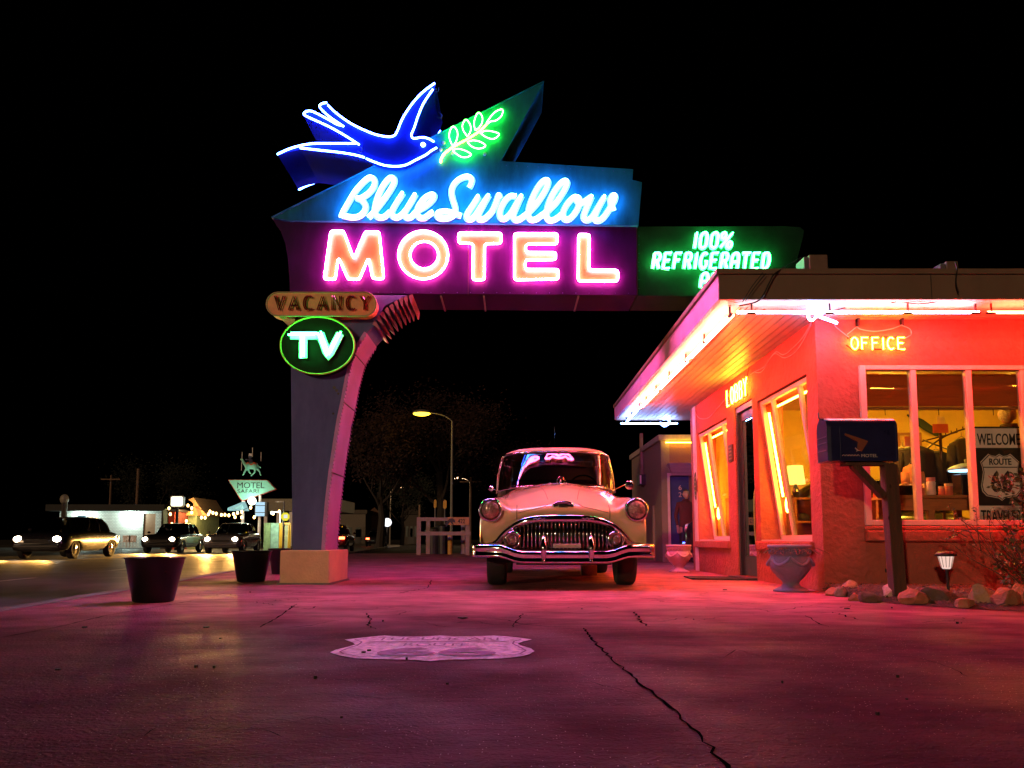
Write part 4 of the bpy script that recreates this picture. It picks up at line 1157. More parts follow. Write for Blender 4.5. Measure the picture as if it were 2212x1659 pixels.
b = MB(); b.box(cx - hw*.84, cx + hw*.84, Yb - .012, Yb - .009, zz(1010), zz(1008)); b.build('shield_bar', P_BK, wb)
text('66', (cx - hw*.52, Yb - .012, zz(1063)), hw*1.04, zz(1016) - zz(1063), P_BK, wb, .002, bold=.015)
# more goods about the window
P_GOODS = [mat('goods_%d' % i, c, .6, var=.3, scale=20) for i, c in enumerate(((.5,.1,.06),(.55,.3,.1),(.06,.05,.05),(.6,.5,.4),(.3,.08,.05)))]
for i, (px, w, h) in enumerate(((1988,.07,.10),(1999,.05,.14),(2041,.06,.08),(2082,.05,.12),(2110,.06,.06),(1930,.06,.12))):
    p = at(px, 1068, 8.45); b = MB(); b.box(p.x - w/2, p.x + w/2, 8.42, 8.50, TZ + .001, TZ + h)
    o = b.build('gift_box', P_GOODS[i % 5], bevel=.004); tag(o, ['red gift box by the black bowl','tall tan gift box right of the black bowl','small dark gift box behind the pale jar','pale gift box behind the squat jars','low red gift box before the dark lantern','red gift box left of the black bowl'][i], 'box', 'gift boxes on the window table')
for i, px in enumerate((1985, 2000, 2062, 2078, 2100)):
    p = at(px, 1110, 8.4); b = MB(); h = .1 + .05*(i % 3); b.box(p.x - .05, p.x + .05, 8.32, 8.5, .386, .386 + h)
    o = b.build('boxed_item', P_GOODS[(i*2) % 5], bevel=.004); tag(o, ['red boxed item leftmost under the window table','dark boxed item second under the window table','red boxed item in the middle of the lower shelf','tan boxed item right on the lower shelf','pale boxed item at the end of the lower shelf'][i], 'box', 'boxes on the table shelf')
for i in range(7):
    p = at(1893 + i*4, 1068, 9.05); 
    b = MB(); b.lathe([(.035, 0), (.04, .03), (.03, .09 + .02*(i % 3)), (.02, .12)], 10, (p.x, 9.05, at(1893, 1075, 8.9).z + .001)); o = b.build('bottle', P_GOODS[i % 5], None, smooth=True); tag(o, 'small bottle, number %s from the left on the brick counter' % ('one','two','three','four','five','six','seven')[i], 'bottle', 'bottles on the brick counter')
# shelves with caps in the near side window, desk lamp, pottery, far shelf
sh1 = thing('shelf_unit', 'red-lit shelves of folded caps inside the nearer slanted window', 'shelf', (4.1, 10.2, .03))
b = MB(); b.box(3.75, 4.55, 10.55, 10.58, .03, 1.05); b.box(3.75, 3.78, 10.2, 10.55, .03, 1.05); b.box(4.52, 4.55, 10.2, 10.55, .03, 1.05); b.build('carcass', P_WOOD, sh1)
for z in (.1, .42, .74, 1.05):
    b = MB(); b.box(3.78 if z < 1.05 else 3.75, 4.52 if z < 1.05 else 4.55, 10.2, 10.55, z + .001, z + .026); b.build('shelf_board', P_WOOD, sh1)
cols = [(.02, .015, .02), (.5, .08, .06), (.03, .02, .03), (.45, .3, .25)]
def cap_(x, y, z, col, lab):
    t = thing('cap', lab, 'cap', (x, y, z), 'caps on the shelves')
    m = mat('cap_%d' % int(col[0]*100), col, .8)
    b = MB(); b.lathe([(.085, .0), (.088, .04), (.07, .085), (.03, .105), (.001, .11)], 12, (x, y, z)); b.build('crown', m, t, smooth=True)
    b = MB(); b.prism([Vector((x - .07, y - .05, z + .002)), Vector((x - .06, y - .14, z - .0 + .004)), Vector((x, y - .165, z + .01)), Vector((x + .06, y - .14, z + .004)), Vector((x + .07, y - .05, z + .002))], (0, 0, .006)); b.build('brim', m, t)
cl = ['dark cap at the left of the middle shelf', 'red cap in the middle of the middle shelf', 'black cap at the right of the middle shelf', 'black cap at the left of the low shelf', 'tan cap in the middle of the low shelf', 'red cap at the right of the low shelf', 'red cap on the lowest board, left', 'dark cap on the lowest board, right']
k = 0
for zi, z in enumerate((.77, .45, .13)):
    for x_ in ((3.92, 4.15, 4.38) if zi < 2 else (4.0, 4.3)):
        cap_(x_, 10.38, z, cols[(k * 3 + zi) % 4], ['dark', 'red', 'black', 'tan'][(k * 3 + zi) % 4] + ' cap ' + cl[k].split(' cap ')[1]); k += 1
dl = thing('desk_lamp', 'table lamp with a glowing amber shade deep inside the lobby', 'lamp', (4.6, 12.3, .9))
b = MB(); b.lathe([(.09, 0), (.09, .03), (.03, .06), (.06, .2), (.02, .32)], 14, (4.55, 12.3, 1.08)); b.build('lamp_base', mat('black_gloss', (.012, .01, .01)), dl)
b = MB(); b.lathe([(.15, .32), (.12, .62)], 18, (4.55, 12.3, 1.08)); b.build('lamp_shade', glow('amber_shade', (3, 1.5, .25), 1.0), dl)
pt = thing('pottery_jar', 'dark banded pottery jar on the lobby counter', 'jar', (4.25, 11.2, 1.07))
b = MB(); b.lathe([(.08, 0), (.15, .08), (.16, .2), (.08, .30), (.10, .34)], 16, (4.6, 11.3, 1.07)); b.build('jar_body', mat('clay_dark', (.06, .05, .04), .5, var=.5, scale=14, streak=(.1, .1, 3)), pt, smooth=True)
b = MB(); b.box(4.0, 5.2, 11.05, 12.6, .03, 1.065); o = b.build('lobby_counter', P_WOOD); tag(o, 'wooden lobby counter seen through the slanted windows', 'counter')
op = thing('open_sign', 'small red neon OPEN sign inside the far slanted window', 'neon sign', (3.6, 11.5, 1.8))
for c, ls in strokes('OPEN', 0, 1.72, .5, 1.92, 0, 0, .3):
    b = MB()
    for pl in ls: b.tube([Vector((3.60, 11.75 - p.x, p.z)) for p in pl], .008, 5)
    b.build('letter_tube', N_ORANGE, op)
b = MB(); b.box(3.63, 3.65, 11.2, 11.8, 1.68, 1.96); b.build('backing', P_BK, op)
sh2 = thing('shelf_unit', 'red shelves of souvenirs inside the farther slanted window', 'shelf', (3.9, 12.6, .03))
for z in (.2, .6, 1.0): 
    b = MB(); b.box(3.6, 4.3, 12.5, 12.85, z, z + .025); b.build('shelf_board', P_WOOD, sh2)
b = MB(); b.box(3.57, 3.599, 12.5, 12.85, .03, 1.2); b.box(4.301, 4.33, 12.5, 12.85, .03, 1.2); b.build('carcass', P_WOOD, sh2)
for i in range(6):
    x_ = 3.66 + i*.11
    b = MB(); b.lathe([(.03, 0), (.045, .05), (.03, .1), (.035, .13)], 10, (x_, 12.66, 1.0255)); o = b.build('mug', mat('mug_%d' % (i % 3), ((.6, .35, .2), (.5, .1, .08), (.2, .12, .08))[i % 3], .35), None, smooth=True)
    tag(o, '%s mug, number %s from the left on the souvenir shelf' % (('tan', 'red', 'brown')[i % 3], ('one', 'two', 'three', 'four', 'five', 'six')[i]), 'mug', 'mugs on the souvenir shelf')
# ------------------------------------------------------------------ THE CREAM CAR
from mathutils.bvhtree import BVHTree
CREAM = mat('cream_enamel', (.80, .60, .37), .22, var=.05, scale=3, spec=.5, coat=.7, rvar=.15)
CHROME = mat('chrome', (.72, .72, .74), .07, metal=1.0, var=.06, scale=18, rvar=.5)
RUBBER = mat('tyre_rubber', (.016, .015, .015), .8, var=.25, scale=20, bump=.2, bscale=60)
BLACK = mat('matt_black', (.01, .009, .009), .7)
car = thing('classic_car', 'cream 1950s saloon with toothed chrome grille parked facing the viewer beneath the sign', 'car', (0, 0, 0))
def mirror(half):
    """half profile from centre top round to centre bottom -> closed ring"""
    out = list(half)
    for p in half[-2:0:-1]: out.append((-p[0], p[1], p[2]))
    return out
def prof(y, zc, zv, zf, xs=.92, zl=.32, k=1.0):
    return mirror([(0, y, zc), (.17, y, zc - .010), (.38*k, y, zc - .045 - .22*max(0, zc - zv - .06)), (.51*k, y, zv + .42*max(0, zc - zv - .06) + .005), (.585*k, y, zv), (.655*k, y, zv + (zf - zv)*.62), (.745*k, y, zf), (.85*k, y, zf - .045), (xs - .012, y, zf - .17), (xs, y, .64), (xs - .008, y, .46), (xs - .04, y, zl), (.5, y, min(zl, .30)), (0, y, .28)])
za = lambda x: .775 - x**4
Sa = mirror([(0, .07, za(0)), (.17, .072, za(.17)), (.34, .085, za(.34)), (.46, .10, za(.46)), (.54, .115, za(.54)), (.62, .13, za(.62)), (.72, .15, .50), (.80, .165, .485), (.86, .20, .475), (.893, .26, .46), (.895, .28, .42), (.87, .28, .36), (.5, .25, .30), (0, .22, .28)])
def mixr(a, b, t): return [tuple(p*(1-t) + q*t for p, q in zip(u, v)) for u, v in zip(a, b)]
Sc = prof(.085, .895, .845, .935, .885, .36, .99)
Sb = mixr(Sa, Sc, .5)
Sb = [(x, .035 + .10*abs(x)**3, z) for (x, y, z) in Sb]
Sc = [(x, .075 + .10*abs(x)**4, z) for (x, y, z) in Sc]
st = [Sa, Sb, Sc, prof(.20, .965, .865, .965, .905, .34), prof(.34, 1.035, .90, .987, .915, .33), prof(.50, 1.095, .955, 1.0, .92, .36), prof(.56, 1.11, .965, 1.0, .922, .56), prof(.85, 1.175, 1.035, 1.005, .925, .69), prof(1.14, 1.205, 1.10, 1.01, .925, .56), prof(1.20, 1.21, 1.11, 1.012, .92, .33), prof(1.5, 1.225, 1.13, 1.03, .92, .30), prof(1.7, 1.20, 1.14, 1.05, .92, .30), prof(2.4, 1.12, 1.12, 1.07, .93, .30), prof(3.4, 1.12, 1.12, 1.07, .93, .30), prof(3.72, 1.11, 1.1, 1.04, .94, .33), prof(3.78, 1.11, 1.1, 1.04, .94, .55), prof(4.05, 1.10, 1.06, 1.02, .94, .66), prof(4.34, 1.08, 1.02, 1.0, .94, .55), prof(4.40, 1.07, 1.01, .99, .93, .34), prof(4.9, .98, .92, .92, .88, .34), prof(5.15, .82, .80, .80, .80, .36)]
b = MB(); b.loft(st, caps=False); n_ = len(st[0]); b.f.append(tuple((len(st)-1)*n_ + k for k in range(n_)))
body = b.build('body', CREAM, car, smooth=True, subsurf=2)
bpy.context.view_layer.update()
dg = bpy.context.evaluated_depsgraph_get()
bvh = BVHTree.FromObject(body.evaluated_get(dg), dg)
def front(x, z, off=.003):
    h = bvh.ray_cast(Vector((x, -2, z)), Vector((0, 1, 0)))
    return Vector((x, (h[0].y if h[0] else .1) - off, z))
def top(x, y, off=.003):
    h = bvh.ray_cast(Vector((x, y, 3)), Vector((0, 0, -1)))
    return Vector((x, y, (h[0].z if h[0] else 1) + off))
# pressed seams of bonnet and wings
M_SEAM = mat('seam_dark', (.05, .035, .025), .6)
b = MB()
for s in (-1, 1):
    b.tube([front(s*.495, z) for z in [.735 + i*.012 for i in range(14)]], .0035, 4)
    pts = [(.18, 1.09), (.145, 1.02), (.14, .955), (.16, .90), (.22, .865), (.34, .84), (.48, .80)]
    b.tube(catmull([front(s*x, z) for x, z in pts[3:]], 4), .0025, 4)
    b.tube(catmull([top(s*x, y) for x, y in ((.16, .2), (.20, .5), (.27, .9), (.36, 1.3), (.42, 1.5))], 4), .0025, 4)
b.build('bonnet_seam', M_SEAM, car)
b = MB(); b.box(-.72, .72, .34, .36, .28, .78); b.build('grille_back', BLACK, car)
# grille: curved vertical teeth
b = MB()
for i in range(25):
    x = -.504 + i*.042
    zt = za(x) - .06; zb = .40; yy = .10 + .10*(x/.75)**2
    b.tube([(x, yy + .05, zt + .02), (x, yy, zt - .03), (x, yy - .028, zt - .09), (x, yy - .03, (zt + zb)/2), (x, yy - .02, zb + .05), (x, yy + .03, zb)], .0115, 8)
b.tube([(x, .20 + .1*(x/.75)**2, .42) for x in [-.6 + i*.1 for i in range(13)]], .02, 8)
b.build('grille', CHROME, car, smooth=True)
b = MB()
xs = [-.90, -.86, -.80, -.745] + [-.70 + i*.05 for i in range(29)] + [.745, .80, .86, .90]
pts = []
for x in xs:
    z = za(x) - .035 if abs(x) <= .7001 else {.745: .475, .80: .462, .86: .456, .90: .455}[round(abs(x), 3)]
    pts.append((x, .02 + .16*(abs(x)/.75)**2.5, z))
b.tube(pts, .042, 12, rfun=lambda t: .042*(1 if .06 < t < .94 else .75), flat=.75)
b.build('grille_bar', CHROME, car, smooth=True)
b = MB()
for s in (-1, 1):      # chrome script on the bar, kept as a thin raised scroll
    b.tube(catmull([(s*.20 - .12 + i*.024, .0 - .004, .738 + (.008 if i % 2 else -.006)) for i in range(11)], 4), .0025, 4)
b.build('bar_script', mat('script_metal', (.45, .4, .42), .3, metal=1), car)
# headlamps
L_LENS = mat('lamp_lens', (.38, .25, .22), .06, var=.5, scale=26, bump=.8, bscale=34, metal=.55, spec=.8, coat=1.0)
for s in (-1, 1):
    c = (s*.775, .02, .832)
    b = MB(); b.lathe([(.128, .10), (.132, .05), (.126, .015), (.112, -.008), (.102, -.004), (.100, .01)], 32, c, 'y'); hl = b.build('headlight', CHROME, car, smooth=True)
    b = MB(); b.lathe([(.101, .004), (.09, -.014), (.06, -.028), (.03, -.034), (.001, -.036)], 24, c, 'y'); b.build('lens', L_LENS, hl, smooth=True)
    c = (s*.54, -.055, .515)
    b = MB(); b.lathe([(.06, .22), (.088, .08), (.094, .0), (.078, -.020), (.066, -.014), (.064, .0)], 28, c, 'y')
    b.lathe([(.001, -.03), (.016, -.02), (.016, .06), (.001, .08)], 10, (c[0], -.03, c[2] + .105), 'y')
    pl = b.build('parking_light', CHROME, car, smooth=True)
    b = MB(); b.lathe([(.065, -.002), (.045, -.02), (.001, -.028)], 20, c, 'y'); b.build('lens', L_LENS, pl, smooth=True)
    b = MB(); b.lathe([(.043, -.021), (.045, -.025), (.036, -.027), (.034, -.022)], 20, c, 'y'); b.build('ring', CHROME, pl, smooth=True)
    b = MB(); b.box(min(s*.58, s*.90), max(s*.58, s*.90), .20, .36, .40, .475); b.build('splash_panel', CREAM, car, bevel=.02)
# bumper
rings = []
N = 34
for i in range(N + 1):
    u = -1 + 2*i/N; x = .985*math.sin(u*math.pi/2) if abs(u) < 1 else .985*u
    a = abs(x)/.985; y = -.15 + .14*a**3 + (.26*max(0, (a - .93)/.07)**2)
    t = min(1, max(0, (a - .45)/.25)); t = t*t*(3 - 2*t)
    zt, zb = .408 + .068*t, .268 + .062*t; h = zt - zb
    rings.append([(x, y + .07, zt - .01), (x, y + .02, zt), (x, y - .018, zt - .02), (x, y - .026, zt - .045), (x, y - .012, zt - .075), (x, y - .014, zb + .045), (x, y - .032, zb + .028), (x, y - .02, zb + .004), (x, y + .03, zb), (x, y + .07, zb + .01)])
b = MB(); b.loft(rings); bump = b.build('bumper', CHROME, car, smooth=True)
for s in (-1, 1):
    b = MB(); x = .03 + s*.245
    b.tube([(x, -.13, .30), (x, -.185, .34), (x, -.20, .42), (x, -.18, .50), (x, -.13, .545), (x, -.10, .55)], .03, 10, rfun=lambda t: .018 + .016*math.sin(math.pi*t))
    b.lathe([(.018, .0), (.018, -.012), (.001, -.016)], 10, (x, -.18, .29), 'y'); b.build('bumper_guard', CHROME, bump, smooth=True)
b = MB(); b.box(-.115, .175, -.10, -.085, .43, .475); b.build('plate_frame', mat('plate_frame', (.55, .5, .48), .4, metal=.3), bump, bevel=.006)
b = MB(); b.box(-.09, .15, -.104, -.1005, .438, .468); b.build('plate', mat('plate_pale', (.5, .42, .38), .5, var=.4, scale=30), bump)
b = MB(); b.box(-.5, .5, .0, .30, .255, .275); b.box(-.75, .75, .5, 1.2, .26, .28); b.build('underpan', BLACK, car)
# badge and bonnet ornament
c = front(0, .878, 0)
b = MB(); b.lathe([(.05, .06), (.053, .0), (.046, -.012), (.040, -.008)], 32, (0, c.y, .878), 'y', 2.25, 1)
bd = b.build('badge', CHROME, car, smooth=True)
b = MB(); b.lathe([(.041, -.004), (.001, -.012)], 24, (0, c.y, .878), 'y', 2.25, 1); b.build('badge_field', BLACK, bd)
b = MB(); b.tube(soften([(-.05, c.y - .014, .862), (.05, c.y - .014, .862), (.044, c.y - .014, .896), (-.044, c.y - .014, .896)], .008), .004, 5, closed=True); b.build('badge_outline', CHROME, bd)
tp_ = top(0, .72, 0)
b = MB(); b.tube([(0, .72 + .0*i, tp_.z + .052 + .0) if False else (.043*math.cos(a), .72, tp_.z + .055 + .043*math.sin(a)) for i, a in enumerate([k*math.pi/10 for k in range(20)])], .005, 6, closed=True)
b.ball((0, .70, tp_.z + .05), .02, 10, 6, (.7, 1.6, .8)); b.tube([(0, .66, tp_.z + .004), (0, .72, tp_.z + .02), (0, .95, tp_.z + .05)], .014, 8)
b.build('bonnet_ornament', CHROME, car, smooth=True)
# greenhouse
def plan(z, y0, y1, hw, n=40, e=.42, bow=.10):
    r = []
    for i in range(n):
        a = 2*math.pi*i/n; cx_, cy_ = math.cos(a), math.sin(a)
        x = hw*math.copysign(abs(cx_)**e, cx_); y = (y0 + y1)/2 + (y1 - y0)/2*math.copysign(abs(cy_)**e, cy_)
        r.append((x, y, z))
    return r
G0, G1, G2 = plan(1.15, 1.58, 4.55, .80), plan(1.40, 1.785, 4.3, .785), plan(1.64, 1.985, 4.0, .735)
def crown(r, k): return [(x, y, z + k*(1 - (x/.78)**2)) for x, y, z in r]
G0, G1, G2 = crown(G0, .05), crown(G1, .03), crown(G2, .035)
front_idx = lambda i: 21 <= i <= 38
W_GLASS = glass('screen_glass', (.16, .15, .16), 1.5, .015)
full = [G0, G1, G2]
n = 40
bs, bd_ = MB(), MB()
for i in range(n):
    j = (i + 1) % n
    tgt = bs if 21 <= i <= 38 else bd_
    for a, c in ((G0, G1), (G1, G2)): tgt._add([a[i], a[j], c[j], c[i]], [(0, 1, 2, 3)])
def weld(o):
    bm = bmesh.new(); bm.from_mesh(o.data); bmesh.ops.remove_doubles(bm, verts=bm.verts, dist=1e-4); bmesh.ops.recalc_face_normals(bm, faces=bm.faces); bm.to_mesh(o.data); bm.free()
ws = bs.build('windscreen', W_GLASS, car, smooth=True); weld(ws)
sg = bd_.build('side_glass', W_GLASS, car, smooth=True); weld(sg)
b = MB(); R0 = [(x*1.012, y, z) for x, y, z in G2]
b.loft([[(x*1.0, y, z - .035) for x, y, z in R0], crown(plan(1.675, 1.985, 4.02, .74), .04), crown(plan(1.72, 2.10, 3.9, .60), .04), crown(plan(1.745, 2.4, 3.6, .36), .035), crown(plan(1.755, 2.7, 3.3, .12), .03)])
roof = b.build('roof', CREAM, car, smooth=True, subsurf=1)
def ctube(name, idx, rings, r, m, par):
    b = MB()
    for i in idx: b.tube([Vector(g[i]) for g in rings], r, 8)
    return b.build(name, m, par, smooth=True)
ctube('door_pillar', (21, 39), full, .022, CREAM, car)
ctube('door_pillar', (0, 20), full, .024, CREAM, car)
ctube('door_pillar', (4, 16), full, .05, CREAM, car)
out_ = lambda p, k=1.004: Vector((p[0]*k, p[1] - .008, p[2]))
frame = [out_(g[21]) for g in full] + [out_(G2[i]) for i in range(22, 39)] + [out_(g[39]) for g in full[::-1]]
b = MB(); b.tube(soften(frame, .06, False), .014, 8); b.tube([out_(G0[i]) for i in range(21, 40)], .012, 8); b.build('screen_trim', CHROME, car, smooth=True)
b = MB()
for s in (-1, 1):
    b.tube([(s*.10, 1.60, 1.215), (s*.35, 1.62, 1.222), (s*.58, 1.66, 1.205)], .006, 6); b.ball((s*.10, 1.57, 1.225), .018, 8, 6)
b.build('wiper', CHROME, car)
# cabin: dashboard, wheel, seats
b = MB(); b.box(-.68, .68, 1.95, 2.15, 1.0, 1.19); b.build('dashboard', mat('dash', (.05, .04, .035), .5), car, bevel=.03)
for y0, y1, zt in ((2.9, 3.1, 1.38), (3.9, 4.05, 1.36)):
    b = MB(); b.box(-.62, .62, y0, y1, .85, zt); b.build('seat', mat('seat_cloth', (.06, .045, .04), .9), car, bevel=.06)
b = MB(); b.tube([(.38 + .19*math.cos(a), 2.36 + .06*math.sin(a), 1.22 + .18*math.sin(a)) for a in [k*math.pi/12 for k in range(24)]], .012, 6, closed=True); b.tube([(.38, 2.36, 1.22), (.38, 2.1, 1.1)], .02, 6); b.build('steering_wheel', BLACK, car)
b = MB(); b.box(-.09, .09, 2.17, 2.19, 1.54, 1.60); b.tube([(0, 2.18, 1.59), (0, 2.2, 1.66)], .008, 5); b.build('mirror', BLACK, car)
# door mirror / spot lamp, aerial
b = MB(); b.tube([(.74, 1.66, 1.16), (.82, 1.55, 1.20), (.87, 1.48, 1.20)], .008, 6)
b.lathe([(.001, .07), (.04, .05), (.056, .0), (.058, -.012), (.05, -.016), (.001, -.02)], 20, (.885, 1.45, 1.195), 'y'); b.build('spot_lamp', CHROME, car, smooth=True)
b = MB(); b.tube([(-.74, 1.70, 1.14), (-.82, 1.66, 1.16)], .008, 6); b.lathe([(.001, .04), (.03, .02), (.034, -.01), (.001, -.012)], 14, (-.85, 1.64, 1.165), 'y'); b.build('door_mirror', CHROME, car, smooth=True)
b = MB(); b.tube([(-.02, 2.06, 1.66), (-.02, 2.09, 1.72), (-.03, 2.10, 2.03)], .0075, 5); b.ball((-.02, 2.07, 1.70), .02, 8, 6); b.build('aerial', CHROME, car)
b = MB()
for s in (-1, 1): b.tube([(s*.935, 1.3, .80), (s*.945, 2.5, .78), (s*.945, 3.6, .74), (s*.95, 4.3, .70)], .013, 6)
b.build('side_moulding', CHROME, car)
# wheels
def wheel(x, y, r=.352, w=.22, par=car, white=False, name='wheel'):
    b = MB(); h = w/2
    b.lathe([(r*.62, -h*.8), (r*.75, -h), (r*.92, -h*.98), (r*.985, -h*.8), (r, -h*.45), (r, h*.45), (r*.985, h*.8), (r*.92, h*.98), (r*.75, h), (r*.62, h*.8)], 36, (x, y, r), 'x')
    wh = b.build(name, RUBBER, par, smooth=True)
    s = 1 if x > 0 else -1
    b = MB(); b.lathe([(r*.63, -h*.5), (r*.63, h*.75), (r*.5, h*.86), (r*.3, h*.8), (r*.2, h*.95), (.001, h*1.0)] if s > 0 else [(r*.63, h*.5), (r*.63, -h*.75), (r*.5, -h*.86), (r*.3, -h*.8), (r*.2, -h*.95), (.001, -h*1.0)], 28, (x, y, r), 'x'); b.build('hub_cap', CHROME, wh, smooth=True)
    return wh
for s in (-1, 1):
    wheel(s*.735, .85); wheel(s*.735, 4.05)
b = MB(); b.tube([(-.7, .85, .30), (.7, .85, .30)], .03, 8); b.tube([(-.7, 4.05, .33), (.7, 4.05, .33)], .04, 8); b.box(-.55, .55, 1.2, 4.6, .27, .30); b.build('chassis', BLACK, car)
car.location = (.545, 8.13, 0); car.rotation_euler = (0, 0, R(-1.3))

# small carton under the car
p = gp(1272, 1243)
cbx = thing('carton', 'small pale carton standing on the ground beneath the parked saloon', 'box', (p.x, p.y, 0))
b = MB(); b.box(p.x - .1, p.x + .12, p.y, p.y + .2, .003, .15); b.build('carton_body', mat('carton_tan', (.4, .26, .18), .8, var=.3, scale=9), cbx, bevel=.004)
b = MB(); b.box(p.x - .1, p.x - .01, p.y - .05, p.y, .148, .152); b.build('flap', mat('carton_tan', (.4, .26, .18)), cbx)

# generic saloon for the other cars ---------------------------------------------------------
def saloon(label, paint, loc, rot, L=4.6, W=.88, H=1.45, belt=.95, hood=.92, lamps=None, group=None, classic=False):
    t = thing('passing_car' if not classic else 'parked_classic_car', label, 'car', (0, 0, 0), group)
    def pr(y, zt, zs, xs, zl=.25):
        return mirror([(0, y, zt), (xs*.45, y, zt - .008), (xs*.78, y, zt - .03), (xs*.93, y, zs), (xs, y, zs - .14), (xs*1.0, y, .5), (xs*.97, y, zl + .05), (xs*.9, y, zl), (0, y, zl)])
    a1, a2 = L*.18, L*.81; r = .33
    st = [pr(.0, hood - .28, hood - .34, W*.80, .30), pr(.06, hood - .14, hood - .19, W*.9), pr(.25, hood - .05, hood - .1, W*.97)]
    st += [pr(a1 - r - .06, hood - .03, hood - .09, W, .25), pr(a1 - r*.8, hood - .01, hood - .08, W, .55), pr(a1, hood, hood - .07, W, .68), pr(a1 + r*.8, hood + .02, hood - .05, W, .55), pr(a1 + r + .06, hood + .03, hood - .04, W, .25)]
    st += [pr(L*.36, belt + .02, belt - .02, W, .24), pr(L*.6, belt + .02, belt - .01, W, .24), pr(a2 - r - .06, belt + .02, belt - .01, W, .25), pr(a2 - r*.8, belt + .02, belt - .01, W, .55), pr(a2, belt + .01, belt - .02, W, .66), pr(a2 + r*.8, belt - .0, belt - .03, W, .55), pr(a2 + r + .05, belt - .02, belt - .05, W*.99, .27), pr(L - .12, belt - .06, belt - .1, W*.93, .3), pr(L, belt - .25, belt - .3, W*.84, .36)]
    b = MB(); b.loft(st); b.build('body', paint, t, smooth=True, subsurf=1)
    y0, y1 = L*.30, L*.93
    g = [plan(belt - .01, y0, y1, W*.86), plan((belt + H)/2, y0 + .32, y1 - .22, W*.78), plan(H - .06, y0 + .68, y1 - .62, W*.66)]
    b = MB(); b.loft(g, caps=False); gl = b.build('window_band', glass('dark_glass', (.08, .08, .09), 1.6), t, smooth=True)
    b = MB(); b.loft([plan(H - .075, y0 + .64, y1 - .58, W*.685), plan(H - .03, y0 + .7, y1 - .66, W*.64), plan(H, y0 + 1.0, y1 - 1.0, W*.4)]); b.build('roof', paint, t, smooth=True, subsurf=1)
    b = MB()
    for i in (22, 38, 2, 18, 0, 20): b.tube([q[i] for q in g], .035, 6)
    b.build('pillar', paint, t)
    for s in (-1, 1):
        wheel(s*(W - .12), a1, .33, .2, t); wheel(s*(W - .12), a2, .33, .2, t)
        b = MB(); b.lathe([(.10, .06), (.095, -.0), (.06, -.03), (.001, -.04)], 14, (s*W*.68, .03, hood - .27), 'y', 1.3, 1)
        b.build('headlight', glow('headlamp', (30, 24, 17), 1.0) if lamps == 'head' else L_LENS, t)
        b = MB(); b.box(min(s*W*.55, s*W*.88), max(s*W*.55, s*W*.88), L - .05, L + .012, belt - .30, belt - .17)
        b.build('tail_light', glow('tail_lamp', (26, 1.6, .5), 1.0) if lamps == 'tail' else mat('tail_red', (.3, .02, .02), .2), t, bevel=.01)
    b = MB(); b.box(-W*.8, W*.8, -.06, .05, .36, .48); b.box(-W*.8, W*.8, L - .03, L + .06, .38, .5); b.build('bumper', CHROME if classic else paint, t, bevel=.03)
    b = MB(); b.box(-W*.45, W*.45, -.015, .05, .52, .62); b.build('grille', CHROME if classic else BLACK, t, bevel=.01)
    for s in (-1, 1):
        b = MB(); b.ball((s*(W + .08), L*.33, belt + .03), .07, 8, 6, (1.1, .7, .8)); b.build('door_mirror', paint, t)
    if lamps == 'head':
        for s in (-1, 1):
            ld = bpy.data.lights.new('headlight_beam', 'SPOT'); ld.energy = 3000; ld.color = (1, .48, .10); ld.spot_size = R(50); ld.spot_blend = .6; ld.shadow_soft_size = .09
            lo = bpy.data.objects.new('headlight_beam', ld); COL.objects.link(lo); lo.parent = t
            lo.location = (s*W*.68, -.08, hood - .27); lo.rotation_euler = (R(83.5), 0, R(180))
    t.location = loc; t.rotation_euler = (0, 0, rot)
    return t
RA = math.atan(.1)
DK = mat('car_black', (.012, .012, .014), .2, coat=.8, var=.1); SV = mat('car_grey', (.10, .10, .105), .25, coat=.6, var=.1); RD = mat('car_maroon', (.10, .015, .012), .25, coat=.6, var=.1)
def on_road(off, Y): return (lane_x(off, Y), Y, -.12)
grp = 'cars driving along the road'
saloon('dark car with bright headlamps nearest the left edge of the road', DK, on_road(9.6, 25), RA, lamps='head', group=grp)
saloon('grey car with lit headlamps coming on in front of the far motel sign pole', SV, on_road(6.4, 35), RA, lamps='head', group=grp)
saloon('dark car with lit headlamps between the square lit sign and the peaked roof', DK, on_road(9.6, 36), RA, lamps='head', group=grp)
saloon('maroon car with red tail lamps leaving just right of the sign pylon', RD, on_road(2.1, 44), RA + math.pi, lamps='tail', group=grp)
saloon('small dark car with red tail lamps farthest down the road by the white fence', DK, on_road(2.1, 74), RA + math.pi, lamps='tail', group=grp)
saloon('black rounded old car parked crosswise behind the cream saloon', DK, (3.35, 14.2, 0), R(-118), L=4.5, W=.88, H=1.5, belt=.96, hood=.98, classic=True)
